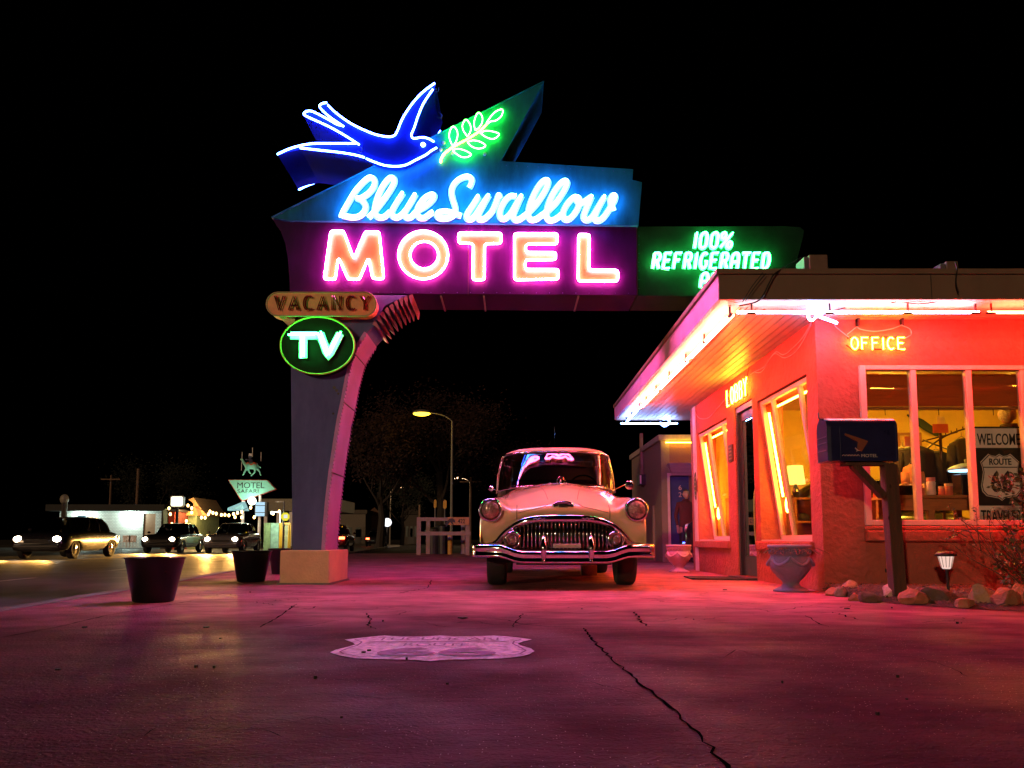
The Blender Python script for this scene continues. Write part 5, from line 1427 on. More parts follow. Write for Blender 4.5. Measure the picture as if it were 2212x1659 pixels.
# ------------------------------------------------------------------ PLANTERS, URNS, MAILBOX, BED
P_POT = mat('pot_black', (.006, .006, .010), .3, var=.2, spec=.35, coat=.15)
def pot(px0, px1, py_top, py_bot, lab, soil=True):
    g = gp((px0 + px1)/2, py_bot); Y = g.y + .16; x = at((px0 + px1)/2, py_bot, Y).x
    r1 = (at(px1, py_top, Y).x - at(px0, py_top, Y).x)/2; h = at(px0, py_top, Y).z
    t = thing('planter', lab, 'planter', (x, Y, 0), 'black planters along the kerb')
    r0 = r1*.68
    b = MB(); b.lathe([(r0*.94, .003), (r0, .012), (r1*.94, h*.86), (r1*.955, h*.87), (r1*.96, h*.955), (r1, h*.965), (r1*1.005, h), (r1*.93, h), (r1*.88, h*.86)], 40, (x, Y, 0)); b.build('pot', P_POT, t, smooth=True, bevel=0)
    b = MB(); b.lathe([(r1*.89, h*.86), (.001, h*.88)], 24, (x, Y, 0)); b.build('soil', mat('soil', (.03, .02, .015), .95, bump=.6), t)
pot(270, 392, 1203, 1303, 'black round planter standing alone nearest the viewer by the kerb')
pot(500, 584, 1189, 1258, 'black round planter beside the pylon base, mostly in view')
pot(578, 640, 1184, 1241, 'black round planter half hidden behind the pylon base')

P_URN = mat('urn_mauve', (.15, .15, .26), .6, var=.18, scale=8, bump=.25, bscale=40)
P_URNP = mat('urn_pink', (.60, .36, .55), .6, var=.15, scale=8, bump=.25, bscale=40)
def urn(pxc, py_bot, py_top, pw, lab, m, twigs):
    g = gp(pxc, py_bot); Y = g.y + .12; x = at(pxc, py_bot, Y).x; h = at(pxc, py_top, Y).z; r = pw/2/F*Y*1.0
    t = thing('urn', lab, 'urn', (x, Y, 0), 'stone urns before the office')
    pr = [(r*.80, .002), (r*.80, h*.035), (r*.70, h*.06), (r*.45, h*.11), (r*.36, h*.17), (r*.40, h*.22), (r*.62, h*.32), (r*.86, h*.46), (r*.97, h*.58), (r*.96, h*.67), (r*.88, h*.74), (r*.885, h*.78), (r*.93, h*.80), (r*.93, h*.92), (r*1.0, h*.94), (r*1.0, h*.99), (r*.92, h), (r*.86, h*.88), (.001, h*.86)]
    b = MB(); b.lathe(pr, 36, (x, Y, 0)); b.build('urn_body', m, t, smooth=True)
    b = MB()
    for i in range(24):      # key-pattern band
        a = 2*math.pi*i/24; a2 = a + .17
        z0, z1 = h*.82, h*.90; q = r*.935
        P = lambda an, z: Vector((x + q*math.cos(an), Y + q*math.sin(an), z))
        b.tube([P(a, z0), P(a, z1), P(a2, z1), P(a2, (z0+z1)/2), P(a + .08, (z0+z1)/2)], .006*r/.2, 4)
    b.build('key_band', m, t)
    b = MB()
    for i in range(6):       # swags and ear handles
        a = 2*math.pi*i/6 + .2
        P = lambda an, z, k=1.0: Vector((x + r*k*math.cos(an), Y + r*k*math.sin(an), z))
        b.tube(catmull([P(a, h*.72, .90), P(a + .25, h*.62, .985), P(a + .52, h*.57, 1.0), P(a + .8, h*.62, .985), P(a + 1.05, h*.72, .90)], 4), .017*r/.2, 6)
        b.tube([P(a + .03*math.cos(k) + .0, h*.69 + .03*math.sin(k), .955) for k in [j*math.pi/5 for j in range(10)]], .008*r/.2, 5, closed=True)
    b.build('swag', m, t, smooth=True)
    if twigs:
        b = MB()
        for _ in range(95):
            a = random.uniform(0, 6.28); rr = r*random.uniform(.1, .9); p = Vector((x + rr*math.cos(a), Y + rr*math.sin(a), h*.88)); pts = [p]
            d = Vector((math.cos(a)*.004, math.sin(a)*.004, .032))
            for k in range(5):
                d += Vector((random.uniform(-.02, .02) + math.cos(a)*.003, random.uniform(-.02, .02) + math.sin(a)*.003, -.013)); p = p + d; pts.append(p)
            b.tube(pts, .0028, 3)
            for q in pts[1:]:
                n = Vector((random.uniform(-1, 1), random.uniform(-1, 1), random.uniform(-.4, 1))).normalized()*.016; w = n.orthogonal().normalized()*.005
                b._add([q, q + n*.5 + w, q + n, q + n*.5 - w], [(0, 1, 2, 3)])
        b.build('dry_plant', mat('dry_twig', (.20, .09, .05), .9, var=.4, scale=30), t, fix=False)
urn(1709, 1279, 1176, 92, 'large mauve stone urn holding withered twigs at the wall corner', P_URN, True)
urn(1467, 1236, 1176, 54, 'smaller pink stone urn with garland relief at the far wall end', P_URNP, False)

# mulch bed with its rim of stones
edge_px = [(1783,1279),(1815,1287),(1860,1296),(1930,1304),(2010,1310),(2100,1316),(2212,1322),(2420,1330)]
edge = [gp(*p) for p in edge_px]
bed = [Vector((p.x, p.y, .0)) for p in edge] + [Vector((7.5, WY, 0)), Vector((WX, WY, 0))]
b = MB(); nb = 14; vs = []; W_ = len(edge)
def bed_pt(i, j):
    e = edge[i]; w = Vector((max(WX + .02, e.x*1.0 + (.35 if i else 0)*(j/nb)), WY, 0)); p = e.lerp(w, j/nb)
    return Vector((p.x, p.y - (.0), .006 + .06*min(1, j/4) + random.uniform(-.012, .012)*(j > 0)))
sub = []
for i in range(W_ - 1):
    for k in range(6):
        sub.append(edge[i].lerp(edge[i+1], k/6))
sub.append(edge[-1]); edge = sub; W_ = len(edge)
vs = [bed_pt(i, j) for i in range(W_) for j in range(nb + 1)]
fs = [(i*(nb+1)+j, (i+1)*(nb+1)+j, (i+1)*(nb+1)+j+1, i*(nb+1)+j+1) for i in range(W_-1) for j in range(nb)]
b._add(vs, fs); M_MULCH = mat('mulch', (.045, .028, .02), .95, var=.5, scale=25, bump=1.0, bscale=60)
o = b.build('mulch_bed', M_MULCH); o['kind'] = 'structure'
b = MB()
for _ in range(1500):
    i = random.randrange(W_ - 1); j = random.randrange(1, nb); p = bed_pt(i, j).lerp(bed_pt(i+1, j+1 if j < nb else j), random.random()) + Vector((0, 0, .008))
    if p.x < 3.0: continue
    a, c = random.uniform(0, 6.28), random.uniform(-.5, .5); d = Vector((math.cos(a), math.sin(a), c)).normalized()*random.uniform(.012, .035); w = d.orthogonal().normalized()*random.uniform(.004, .009)
    b._add([p - d + w, p - d - w, p + d - w, p + d + w], [(0, 1, 2, 3)])
o = b.build('bark_chips', mat('bark', (.09, .05, .03), .9, var=.6, scale=40), fix=False); tag(o, 'loose dark bark chips covering the bed under the big window', 'bark chips', kind='stuff')
rock_px = [(1803,1276,34,16,'small reddish stone tucked at the wall corner',0),(1822,1279,26,18,'upright grey block stone next to the corner stone',1),(1842,1277,34,30,'tall pointed tan stone left of the mailbox post',2),(1852,1288,22,14,'flat red chip of stone below the tall tan one',0),(1882,1291,46,22,'low dark flat stone just left of the post foot',3),(1941,1289,54,36,'pale ribbed stone at the foot of the mailbox post',4),(1988,1296,56,28,'dark red wedge stone right of the pale ribbed one',0),(2041,1296,64,38,'broad dark stone before the solar light',3),(2092,1304,36,22,'small brown stone left of the rounded pale one',5),(2129,1301,52,42,'rounded pale tan stone right of the solar light',2),(2180,1304,62,40,'large reddish stone near the shrub',0),(2216,1300,50,44,'orange stone at the edge below the shrub',5)]
rcol = [(.36,.14,.08),(.22,.15,.12),(.42,.24,.14),(.13,.075,.055),(.46,.31,.26),(.38,.17,.09)]
rc_keys = []
for k, (px, py, w, h, lab, ci) in enumerate(rock_px):
    p = gp(px, py + 11); Y = p.y + .05; s = Y/F*1.1; x = p.x
    rr = random.Random(k + 3); b = MB()
    bm = bmesh.new(); bmesh.ops.create_icosphere(bm, subdivisions=3, radius=1)
    pl = [Vector((rr.uniform(-1,1), rr.uniform(-1,1), rr.uniform(-.3,1))).normalized() for _ in range(10)]
    for v in bm.verts:
        d = v.co.copy()
        for n in pl:
            e = d.dot(n) - rr.uniform(.62, .66)
            if e > 0: d -= n*e*.95
        d *= 1 + .05*math.sin(7*d.x + k) * math.sin(6*d.z + 2*k)
        v.co = d
    Mx = Matrix.Translation((x, Y, h*s*.46)) @ Matrix.Rotation(rr.uniform(-.3, .3), 4, 'Y') @ Matrix.Diagonal((w*s*.62, w*s*.5, h*s*.68, 1))
    b._add([Mx @ v.co for v in bm.verts], [tuple(v.index for v in f.verts) for f in bm.faces]); bm.free()
    for i, v in enumerate(b.v): b.v[i] = (v[0], v[1], max(v[2], .003))
    o = b.build('border_rock', mat('rock_%d' % ci, rcol[ci], .85, var=.35, scale=9, bump=.8, bscale=25)); tag(o, lab, 'rock', 'rocks edging the flower bed')

# mailbox on its timber post
YM = 6.5
mb = thing('mailbox', 'big dark blue rural mailbox with lowered flag on a braced timber post', 'mailbox', (3.2, YM, 0))
a, c = at(1792, 995, YM - .11), at(1935, 899, YM - .11)
X0, X1, Z0, Z1 = a.x, c.x, a.z, c.z; hw = .11
def dsec(x, k=1.0, dz=0):
    r = hw*k; zc = Z1 - r*.85; return [(x, YM - r, Z0 + dz)] + [(x, YM - r*math.cos(t), zc + r*.85*math.sin(t)) for t in [i*math.pi/12 for i in range(13)]] + [(x, YM + r, Z0 + dz)]
P_BOX = mat('mailbox_paint', (.016, .018, .075), .3, var=.2, spec=.5, coat=.3)
b = MB(); b.loft([dsec(X0 + .02), dsec(X1 - .012), dsec(X1 - .008, 1.03, -.004), dsec(X1 + .006, 1.03, -.004)]); box_ = b.build('box', P_BOX, mb)
b = MB(); b.loft([dsec(X0 - .012, .97, .003), dsec(X0 + .018, 1.04, -.004)]); b.loft([dsec(X0 + .095, 1.02, -.002), dsec(X0 + .115, 1.02, -.002)])
dr = b.build('door', P_BOX, mb)
b = MB()
for f in (.25, .42, .55): b.box(X0 - .0165, X0 - .0125, YM - hw*.85, YM + hw*.85, Z0 + (Z1-Z0)*f - .003, Z0 + (Z1-Z0)*f + .003)
b.tube([(X0 - .01, YM, Z1 - .01), (X0 - .035, YM, Z1 + .005), (X0 - .035, YM, Z1 + .05)], .007, 6); b.build('door_rib', mat('mailbox_rib', (.12, .11, .22), .35), dr)
f0, f1, f2, f3 = at(1832,935,YM-.16), at(1872,948,YM-.16), at(1876,955,YM-.16), at(1862,968,YM-.16)
b = MB(); b.prism([Vector((p.x, YM - hw - .012, p.z)) for p in (at(1830,934,6.34), at(1866,946,6.34), at(1880,951,6.34), at(1866,974,6.34), at(1856,968,6.34), at(1858,953,6.34), at(1829,938,6.34))], (0, .006, 0)); b.build('flag', mat('flag_brown', (.22, .07, .04), .5), mb)
M_LT = mat('mail_letter', (.55, .5, .5), .5)
text('MOTEL', at(1861, 987, YM - hw - .004), .135, .026, M_LT, mb, .001)
b = MB(); q = at(1840, 984, YM - hw - .004); b.tube(catmull([q + Vector((-.08 + i*.012, 0, .006*(1 if i % 2 else -1) + .004)) for i in range(13)], 3), .0022, 4)
q = at(1855, 972, YM - hw - .004); b.tube(catmull([q + Vector((-.03, 0, .02)), q + Vector((-.008, 0, .0)), q + Vector((.012, 0, .0)), q + Vector((.03, 0, .014))], 4), .004, 4); b.tube([q + Vector((-.008, 0, 0)), q + Vector((-.02, 0, -.01))], .003, 4); b.build('painted_bird', M_LT, mb)
P_POST = mat('post_timber', (.075, .038, .022), .85, var=.45, scale=3, streak=(9, 9, .7), bump=.6, bscale=16)
b = MB(); xp0, xp1 = at(1905, 1005, YM).x, at(1933, 1005, YM).x
b.prism([Vector((xp0, YM - .055, Z0 - .02)), Vector((xp1, YM - .055, Z0 - .02)), Vector((xp1 + .03, YM - .055, .05)), Vector((xp0 + .03, YM - .055, .05))], (0, .11, 0)); b.build('post', P_POST, mb, bevel=.008)
b = MB(); b.box(X0 + .16, X1 - .05, YM - .06, YM + .06, Z0 - .03, Z0 - .005); b.build('support_board', P_POST, mb)
p0, p1 = at(1843, 1003, YM), at(1908, 1072, YM)
d = (p1 - p0).normalized(); n = Vector((-d.z, 0, d.x))*.028
b = MB(); b.prism([p0 + n + Vector((0, -.045, 0)), p0 - n + Vector((0, -.045, 0)), p1 - n + Vector((0, -.045, 0)), p1 + n + Vector((0, -.045, 0))], (0, .09, 0)); b.build('brace', P_POST, mb, bevel=.006)
b = MB()
for (px, py) in ((1921,1118),(1914,1232),(1924,1050)): p = at(px, py, YM - .06); b.ball((p.x, YM - .056, p.z), .014, 8, 5, (.6, .25, 1.3))
b.build('knot', mat('knot', (.03, .015, .01), .9), mb)

# solar path light
g = gp(2049, 1274, .08); x, Y = g.x, g.y
sl_ = thing('path_light', 'small black solar path light glowing pale in the bed under the window', 'path light', (x, Y, .08))
zt = at(2046, 1190, Y).z
b = MB(); b.tube([(x, Y, .05), (x - .008, Y, zt - .155)], .012, 10); b.build('stake', P_BK, sl_)
b = MB(); b.lathe([(.030, -.155), (.040, -.14), (.062, -.045)], 18, (x - .008, Y, zt)); b.build('lens', glow('path_lens', (.95, .62, .52), 1.0), sl_)
b = MB()
for i in range(12):
    a = i*math.pi/6; b.tube([(x - .008 + .042*math.cos(a), Y + .042*math.sin(a), zt - .14), (x - .008 + .064*math.cos(a), Y + .064*math.sin(a), zt - .045)], .003, 4)
b.build('cage', mat('cage_pale', (.5, .4, .38), .4), sl_)
b = MB(); b.lathe([(.07, -.045), (.088, -.042), (.084, -.02), (.055, -.002), (.001, .002)], 20, (x - .008, Y, zt)); b.build('cap', P_BK, sl_, smooth=True)

# shrub at the right and a thin twiggy plant
def leafball(b, c, r, n, lw, ll, dens=lambda p: True):
    for _ in range(n):
        while True:
            q = Vector((random.uniform(-1,1), random.uniform(-1,1), random.uniform(-1,1)))
            if .25 < q.length < 1: break
        p = Vector(c) + Vector((q.x*r[0], q.y*r[1], q.z*r[2]))
        d = (q + Vector((random.uniform(-.9,.9), random.uniform(-.9,.9), random.uniform(-.3,.9)))).normalized()*ll*random.uniform(.6, 1.2); w = d.cross(Vector((random.uniform(-1,1), random.uniform(-1,1), random.uniform(-1,1)))).normalized()*lw*random.uniform(.6, 1.2)
        b._add([p, p + d*.5 + w, p + d, p + d*.5 - w], [(0, 1, 2, 3)])
M_LEAFR = mat('shrub_leaf', (.10, .085, .03), .65, var=.6, scale=14)
M_STEM = mat('shrub_stem', (.10, .06, .04), .9)
shr = thing('shrub', 'dense leafy shrub in front of the welcome board in the bed', 'shrub', (4.1, 6.3, .08))
b = MB()
for c, r, n in (((4.42, 6.45, .30), (.35, .3, .26), 520), ((4.45, 6.5, .62), (.26, .26, .3), 480), ((4.30, 6.5, .95), (.14, .14, .13), 150), ((4.12, 6.48, .99), (.08, .08, .06), 60), ((4.5, 6.5, 1.02), (.25, .2, .14), 220), ((4.20, 6.35, .30), (.2, .2, .18), 120)):
    leafball(b, c, r, n, .012, .05)
b.build('foliage', M_LEAFR, shr, fix=False)
b = MB()
for _ in range(46):
    p = Vector((4.42 + random.uniform(-.12,.12), 6.45 + random.uniform(-.1,.1), .07)); pts = [p]; d = Vector((random.uniform(-.9,.4), random.uniform(-.6,.5), random.uniform(.35,1.2))).normalized()*.13
    for k in range(6): p = p + d + Vector((random.uniform(-.03,.03), random.uniform(-.03,.03), random.uniform(-.02,.02))); d *= .97; pts.append(p)
    b.tube(pts, .004, 4, rfun=lambda t: .006*(1 - t*.75))
b.build('stem', M_STEM, shr)
tw = thing('twiggy_plant', 'thin bare plant with a few leaves below the big window sill', 'plant', (3.95, 6.9, .08))
b = MB(); lf = MB()
for pix in ([(2170,1215),(2120,1190),(2080,1165),(2060,1150)], [(2140,1170),(2100,1140),(2060,1110),(2050,1090)], [(2110,1180),(2095,1150),(2085,1130),(2075,1120)], [(2120,1190),(2112,1150),(2110,1120),(2108,1095)], [(2090,1160),(2070,1150),(2050,1145),(2035,1140)], [(2150,1200),(2140,1160),(2138,1130),(2140,1100)], [(2180,1270),(2170,1240),(2165,1215),(2140,1170)], [(2100,1150),(2080,1146),(2060,1160),(2048,1164)]):
    pts = catmull([at(px, py, 6.75 + random.uniform(-.08, .08)) for px, py in pix], 4); b.tube(pts, .004, 4, rfun=lambda t: .005*(1 - .6*t))
    for q in pts[5:]:
        for _ in range(2):
            d = Vector((random.uniform(-1,1), random.uniform(-1,1), random.uniform(-.2,1))).normalized()*.04; w = d.orthogonal().normalized()*.008; lf._add([q, q + d*.5 + w, q + d, q + d*.5 - w], [(0,1,2,3)])
b.build('stem', M_STEM, tw); lf.build('foliage', M_LEAFR, tw, fix=False)

# ------------------------------------------------------------------ PEOPLE
SKIN = mat('skin', (.50, .28, .19), .55, var=.08); HAIRG = mat('hair_grey', (.40, .36, .32), .7, var=.35, scale=40, bump=.6, bscale=80); HAIRB = mat('hair_brown', (.05, .03, .02), .6, var=.3, scale=30)
def person(label, loc, rotz, H, jacket, trousers, hairm, arms, look_down=0.0, stance=.10):
    t = thing('person', label, 'person', (0, 0, 0)); u = H/1.75
    V, E, RD_ = [], [], []
    def v(x, y, z, r, par=None):
        V.append((x*u, y*u, z*u)); RD_.append(r*u)
        if par is not None: E.append((par, len(V) - 1))
        return len(V) - 1
    pel = v(0, 0, .95, .145); wa = v(0, 0, 1.1, .13, pel); ch = v(0, .01, 1.28, .155, wa); up_ = v(0, .015, 1.40, .12, ch); nk = v(0, -.005, 1.49, .058, up_); n2 = v(0, -.012, 1.54, .055, nk)
    for s in (-1, 1):
        hp = v(s*.09, 0, .88, .095, pel); kn = v(s*(.09 + stance*.3), -.01, .48, .062, hp); an = v(s*(.09 + stance*.5), .02, .09, .042, kn); he = v(s*(.09 + stance*.5), .0, .04, .04, an); v(s*(.10 + stance*.6), -.15, .03, .034, he)
        sh_ = v(s*.185, .01, 1.41, .066, up_); el, wr, hd = arms[0 if s < 0 else 1]
        e = v(*el, .047, sh_); w = v(*wr, .032, e); pm = v(*hd, .034, w)
        dd = Vector(hd) - Vector(wr); dd.normalize(); sd = dd.cross(Vector((0, 1, 0)));
        if sd.length < .2: sd = Vector((1, 0, 0))
        sd.normalize()
        for k in range(4):
            o_ = sd*((k - 1.5)*.021); l = (.055, .066, .062, .048)[k]
            a_ = Vector(hd) + o_ + dd*.045; f1 = v(*a_, .0095, pm); a_ = a_ + dd*l*.55 + Vector((0, -.006, 0)); f2 = v(*a_, .0088, f1); a_ = a_ + dd*l*.5 + Vector((0, -.014, 0)); v(*a_, .0075, f2)
        a_ = Vector(hd) - sd*.045*s*(1) + dd*.005; th = v(*a_, .0105, pm); v(*(a_ + dd*.04 - sd*.012*s + Vector((0, -.012, 0))), .009, th)
    me = bpy.data.meshes.new('body'); me.from_pydata(V, E, []); o = bpy.data.objects.new('body', me); COL.objects.link(o)
    m = o.modifiers.new('skin', 'SKIN'); m.use_smooth_shade = True
    for i, d in enumerate(me.skin_vertices[0].data): d.radius = (RD_[i]*(1.28 if i in (ch, up_, pel, wa) else 1), RD_[i]*(.85 if i in (ch, up_, pel, wa) else 1)); d.use_root = (i == 0)
    s2 = o.modifiers.new('sub', 'SUBSURF'); s2.levels = 2; s2.render_levels = 2
    dg = bpy.context.evaluated_depsgraph_get(); nm = bpy.data.meshes.new_from_object(o.evaluated_get(dg)); bpy.data.objects.remove(o)
    b = MB(); b._add([q.co for q in nm.vertices], [tuple(p.vertices) for p in nm.polygons])
    hc = Vector((0, -.03 - look_down*.06, 1.645))*u
    Rt = Matrix.Rotation(-look_down, 4, 'X')
    def hp_(x, y, z): return hc + (Rt @ Vector((x, y, z)))*u
    vs = []; fs = []; nn, mm = 24, 18
    for i in range(mm + 1):
        ph = math.pi*i/mm
        for k in range(nn):
            a = 2*math.pi*k/nn; x, y, z = .076*math.sin(ph)*math.cos(a), .096*math.sin(ph)*math.sin(a), -.118*math.cos(ph)
            if z < 0: x *= 1 - .28*(-z/.118)**1.5; y = y*(1 - .18*(-z/.118)) - .012*(-z/.118)
            if y < 0:
                y -= .022*math.exp(-((x/.014)**2 + ((z + .012)/.024)**2))
                y += .010*(math.exp(-(((x - .031)/.014)**2 + ((z - .012)/.011)**2)) + math.exp(-(((x + .031)/.014)**2 + ((z - .012)/.011)**2)))
                y -= .006*math.exp(-((x/.022)**2 + ((z + .055)/.008)**2))
            if abs(x) > .068 and abs(z) < .03: x *= 1.12
            vs.append(hp_(x, y, z))
    for i in range(mm):
        for k in range(nn): l = (k+1) % nn; fs.append((i*nn+k, i*nn+l, (i+1)*nn+l, (i+1)*nn+k))
    b._add(vs, fs)
    bo = b.build('body', SKIN, t, smooth=True)
    for mm_ in (jacket, trousers, mat('shoe', (.02, .015, .012), .5)): bo.data.materials.append(mm_)
    for p in bo.data.polygons:
        z = p.center.z/u; x = abs(p.center.x/u)
        near_hand = any((Vector(p.center)/u - Vector(h)).length < .11 for (_, _, h) in arms)
        if z > 1.50 or near_hand: p.material_index = 0
        elif z < .075: p.material_index = 3
        elif z < .90 and x < .20 and not any((Vector(p.center)/u - Vector(w)).length < .12 for (_, w, _) in arms): p.material_index = 2
        else: p.material_index = 1
    # hair: a shell over the skull, ears
    b = MB(); vs = []; fs = []
    for i in range(10):
        ph = math.pi*(.36 + .64*i/9) if True else 0
        for k in range(nn):
            a = 2*math.pi*k/nn; low = math.pi*(.40 if math.sin(a) > -.1 else .70)
            ph = low + (math.pi - low)*i/9
            q = 1.07 + .03*math.sin(5*a + i)
            vs.append(hp_(.076*q*math.sin(ph)*math.cos(a), .096*q*math.sin(ph)*math.sin(a) + .004, -.118*q*math.cos(ph)))
    for i in range(9):
        for k in range(nn): l = (k+1) % nn; fs.append((i*nn+k, i*nn+l, (i+1)*nn+l, (i+1)*nn+k))
    b._add(vs, fs); b.build('hair', hairm, t, smooth=True)
    b = MB(); cz = 1.50*u
    b.lathe([(.075*u, -.02*u), (.085*u, .0), (.078*u, .035*u), (.070*u, .035*u)], 18, (0, -.003*u, cz)); b.build('collar', jacket, t, smooth=True)
    t.location = loc; t.rotation_euler = (0, 0, rotz); return t
ARMS_DOWN = [((-.25, .03, 1.13), (-.24, -.06, .88), (-.235, -.09, .80)), ((.25, .03, 1.13), (.24, -.06, .88), (.235, -.09, .80))]
ARMS_FWD = [((-.27, -.02, 1.15), (-.17, -.22, 1.02), (-.14, -.29, 1.0)), ((.27, -.02, 1.15), (.17, -.22, 1.02), (.14, -.29, 1.0))]
pc = at(2178, 900, 8.6)
person('grey haired person in a dark jacket seen from behind, head bowed, inside the big window', (pc.x, 8.6, .15), R(180 - 25), 1.90, mat('jacket_brown', (.05, .025, .02), .8, var=.2, bump=.3, bscale=18), mat('trouser_dark', (.03, .03, .04), .85), HAIRG, ARMS_FWD, .5)
pg = at(1488, 1170, 17.2)
person('dim person in a reddish jacket and dark trousers standing by the blue room door', (pg.x - .05, 17.2, 0), R(8), 1.62, mat('jacket_red', (.09, .014, .016), .8, var=.2), mat('trouser_dark', (.03, .03, .04), .85), HAIRB, ARMS_DOWN, .1)
# ------------------------------------------------------------------ BACKGROUND
Z3 = lambda x, y: (350.2 + x*.14167, 995.4 + y*.14167)
ZB = lambda x, y: (718.9 + x*.2222, 829.5 + y*.2222)
Z8 = lambda x, y: (x*.29167, 921.7 + y*.29167)
GZ = -.12
# guest room wing behind the office
wing = thing('room_wing', 'stucco guest room wing with a blue door and gold neon line under its roof', 'building', (5, 20, 0))
WGY = 18.0
cx0 = at(1428, 1000, WGY).x; zt = at(1428, 951, WGY).z
P_WING = mat('wing_stucco', (.26, .19, .12), .85, var=.12, scale=2.5, bump=.4, bscale=25)
P_WINGF = mat('wing_front', (.22, .09, .075), .85, var=.12, scale=2.5, bump=.4, bscale=25)
d0, d1 = at(1447, 1040, WGY).x, at(1489, 1040, WGY).x; dz = at(1460, 1027, WGY).z
b = MB(); b.box(cx0, cx0 + .2, WGY, 22.4, 0, zt); b.build('side_wall', P_WING, wing)
b = MB(); grid_wall(b, cx0 + .2, 9.0, 0, zt, [(d0, d1, .0, dz)], lambda b, u0, u1, v0, v1: b.box(u0, u1, WGY, WGY + .2, v0, v1)); b.build('front_wall', P_WINGF, wing)
b = MB(); b.box(cx0 + .2, 9, WGY + 2, WGY + 2.2, 0, zt); b.build('rear_wall', P_WINGF, wing)
b = MB(); b.box(cx0 - .06, 9, WGY - .06, 22.45, zt + .001, zt + .13); b.build('roof', mat('wing_cap', (.42, .34, .24), .7), wing)
b = MB(); b.box(d0 + .002, d1 - .002, WGY + .06, WGY + .11, .02, dz - .002); dw = b.build('door', mat('door_blue', (.035, .04, .18), .5), wing)
text('6', at(1466, 1058, WGY + .05), .07, .11, P_TRIM, dw, .004); text('2', at(1466, 1073, WGY + .05), .07, .11, P_TRIM, dw, .004)
b = MB(); b.box(d0 - .06, d0 - .002, WGY - .02, WGY, 0, dz + .06); b.box(d0 - .0, d1 + .06, WGY - .02, WGY, dz, dz + .06); b.build('door_frame', P_TRIM, wing)
b = MB()
aw0, aw1 = at(1440, 1000, WGY).x, 6.2; za0, za1 = at(1440, 1002, WGY).z, at(1440, 1027, WGY).z
for i in range(9):
    f = i/9; z = za0 + (za1 - za0)*f; dd = .30 - .26*f
    b.box(aw0 + .12*f, aw1, WGY - dd, WGY, z - .018, z)
b.build('slatted_hood', P_TRIM, wing)
b = MB(); b.tube([(at(1436, 958, WGY).x, WGY - .10, zt - .06), (8, WGY - .10, zt - .06)], .012, 6); b.build('neon_line', N_GOLD, wing)
b = MB(); p = at(1390, 972, 20.2); b.box(cx0 - .09, cx0 - .01, 20.35, 20.45, 1.9, zt + .5); b.box(cx0 - .05, cx0 - .005, 18.9, 18.98, 0, 1.35); b.build('down_pipe', P_WING, wing)
bx = MB(); p0 = atx(1378, 1027, cx0 - .13); y_ = p0.y
bx.box(cx0 - .16, cx0, y_ - .42, y_ + .02, at(1383, 1049, y_).z, at(1383, 1027, y_).z); wb_ = bx.build('wall_box', P_BK, wing)
bx = MB(); bx.box(cx0 - .15, cx0 - .11, y_ - .424, y_ - .4205, at(1383, 1047, y_).z, at(1383, 1029, y_).z); bx.build('pale_plate', P_WH, wb_)

# white rail fence with its number board
FY = 26.0
fn = thing('rail_fence', 'white two rail timber fence with number board 422 at its right end', 'fence', (-2.3, FY, GZ))
P_RAIL = mat('rail_white', (.34, .22, .22), .7, var=.2)
xa, xb = at(905, 1150, FY).x, at(1013, 1150, FY).x
for px in (905, 1010, 925, 1000):
    yy = FY if px in (905, 1010) else FY + 1.6
    x = at(px, 1150, yy).x; b = MB(); b.box(x - .07, x + .07, yy - .06, yy + .06, 0, at(px, 1117, yy).z); b.build('post', P_RAIL, fn)
b = MB(); z1, z0 = at(950, 1117.5, FY).z, at(950, 1125, FY).z; b.box(xa - .06, xb - .55, FY - .10, FY - .065, z0, z1); b.build('top_rail', P_RAIL, fn)
b = MB(); z1, z0 = at(950, 1148, FY).z, at(950, 1156, FY).z; b.box(xa - .06, xb + .06, FY - .10, FY - .065, z0, z1); b.build('lower_rail', P_RAIL, fn)
z1, z0 = at(950, 1117, FY).z, at(950, 1133.5, FY).z; bx0 = at(968, 1120, FY).x; bx1 = at(1014, 1120, FY).x
b = MB(); b.box(bx0, bx1, FY - .15, FY - .11, z0, z1); nb_ = b.build('number_board', mat('board_orange', (.55, .24, .12), .7), fn)
text('422', at(989, 1130, FY - .155), .24, .15, P_BK, nb_, .003, bold=.02)
b = MB(); b.prism([at(x, y, FY - .155) for x, y in (ZB(1095,1350), ZB(1130,1310), ZB(1160,1302), ZB(1185,1318), ZB(1190,1345), ZB(1165,1340), ZB(1178,1370), ZB(1160,1362), ZB(1140,1340), ZB(1120,1362), ZB(1105,1385), ZB(1098,1375))], (0, .02, 0)); b.build('animal_silhouette', P_BK, nb_)
# bins, bollards and shrubs behind the fence
for px, w, h, lab, nm, col in ((957, .5, 1.0, 'dark upright bin directly behind the white fence', 'waste_bin', (.02, .02, .022)), (936, .55, .9, 'dark lidded bin left of the other bin behind the fence', 'waste_bin', (.03, .028, .03))):
    x = at(px, 1150, 27.8).x; t = thing(nm, lab, 'bin', (x, 27.8, GZ), 'bins behind the fence')
    b = MB(); b.lathe([(w*.42, 0), (w*.5, h*.9), (w*.5, h*.92)], 16, (x, 27.8, 0)); b.build('bin_body', mat(lab[:8], col, .5), t)
    b = MB(); b.lathe([(w*.53, h*.921), (w*.5, h*1.0), (w*.2, h*1.06), (.001, h*1.07)], 16, (x, 27.8, 0)); b.build('lid', mat(lab[:8], col, .5), t)
x = at(1023/1*0 + 972, 1160, 27).x; t = thing('bollard', 'short amber bollard standing behind the white fence rails', 'bollard', (x, 27, GZ))
b = MB(); b.lathe([(.08, 0), (.08, .72), (.05, .8), (.001, .82)], 12, (x, 27, 0)); b.build('bollard_post', mat('amber_paint', (.6, .33, .04), .5), t)
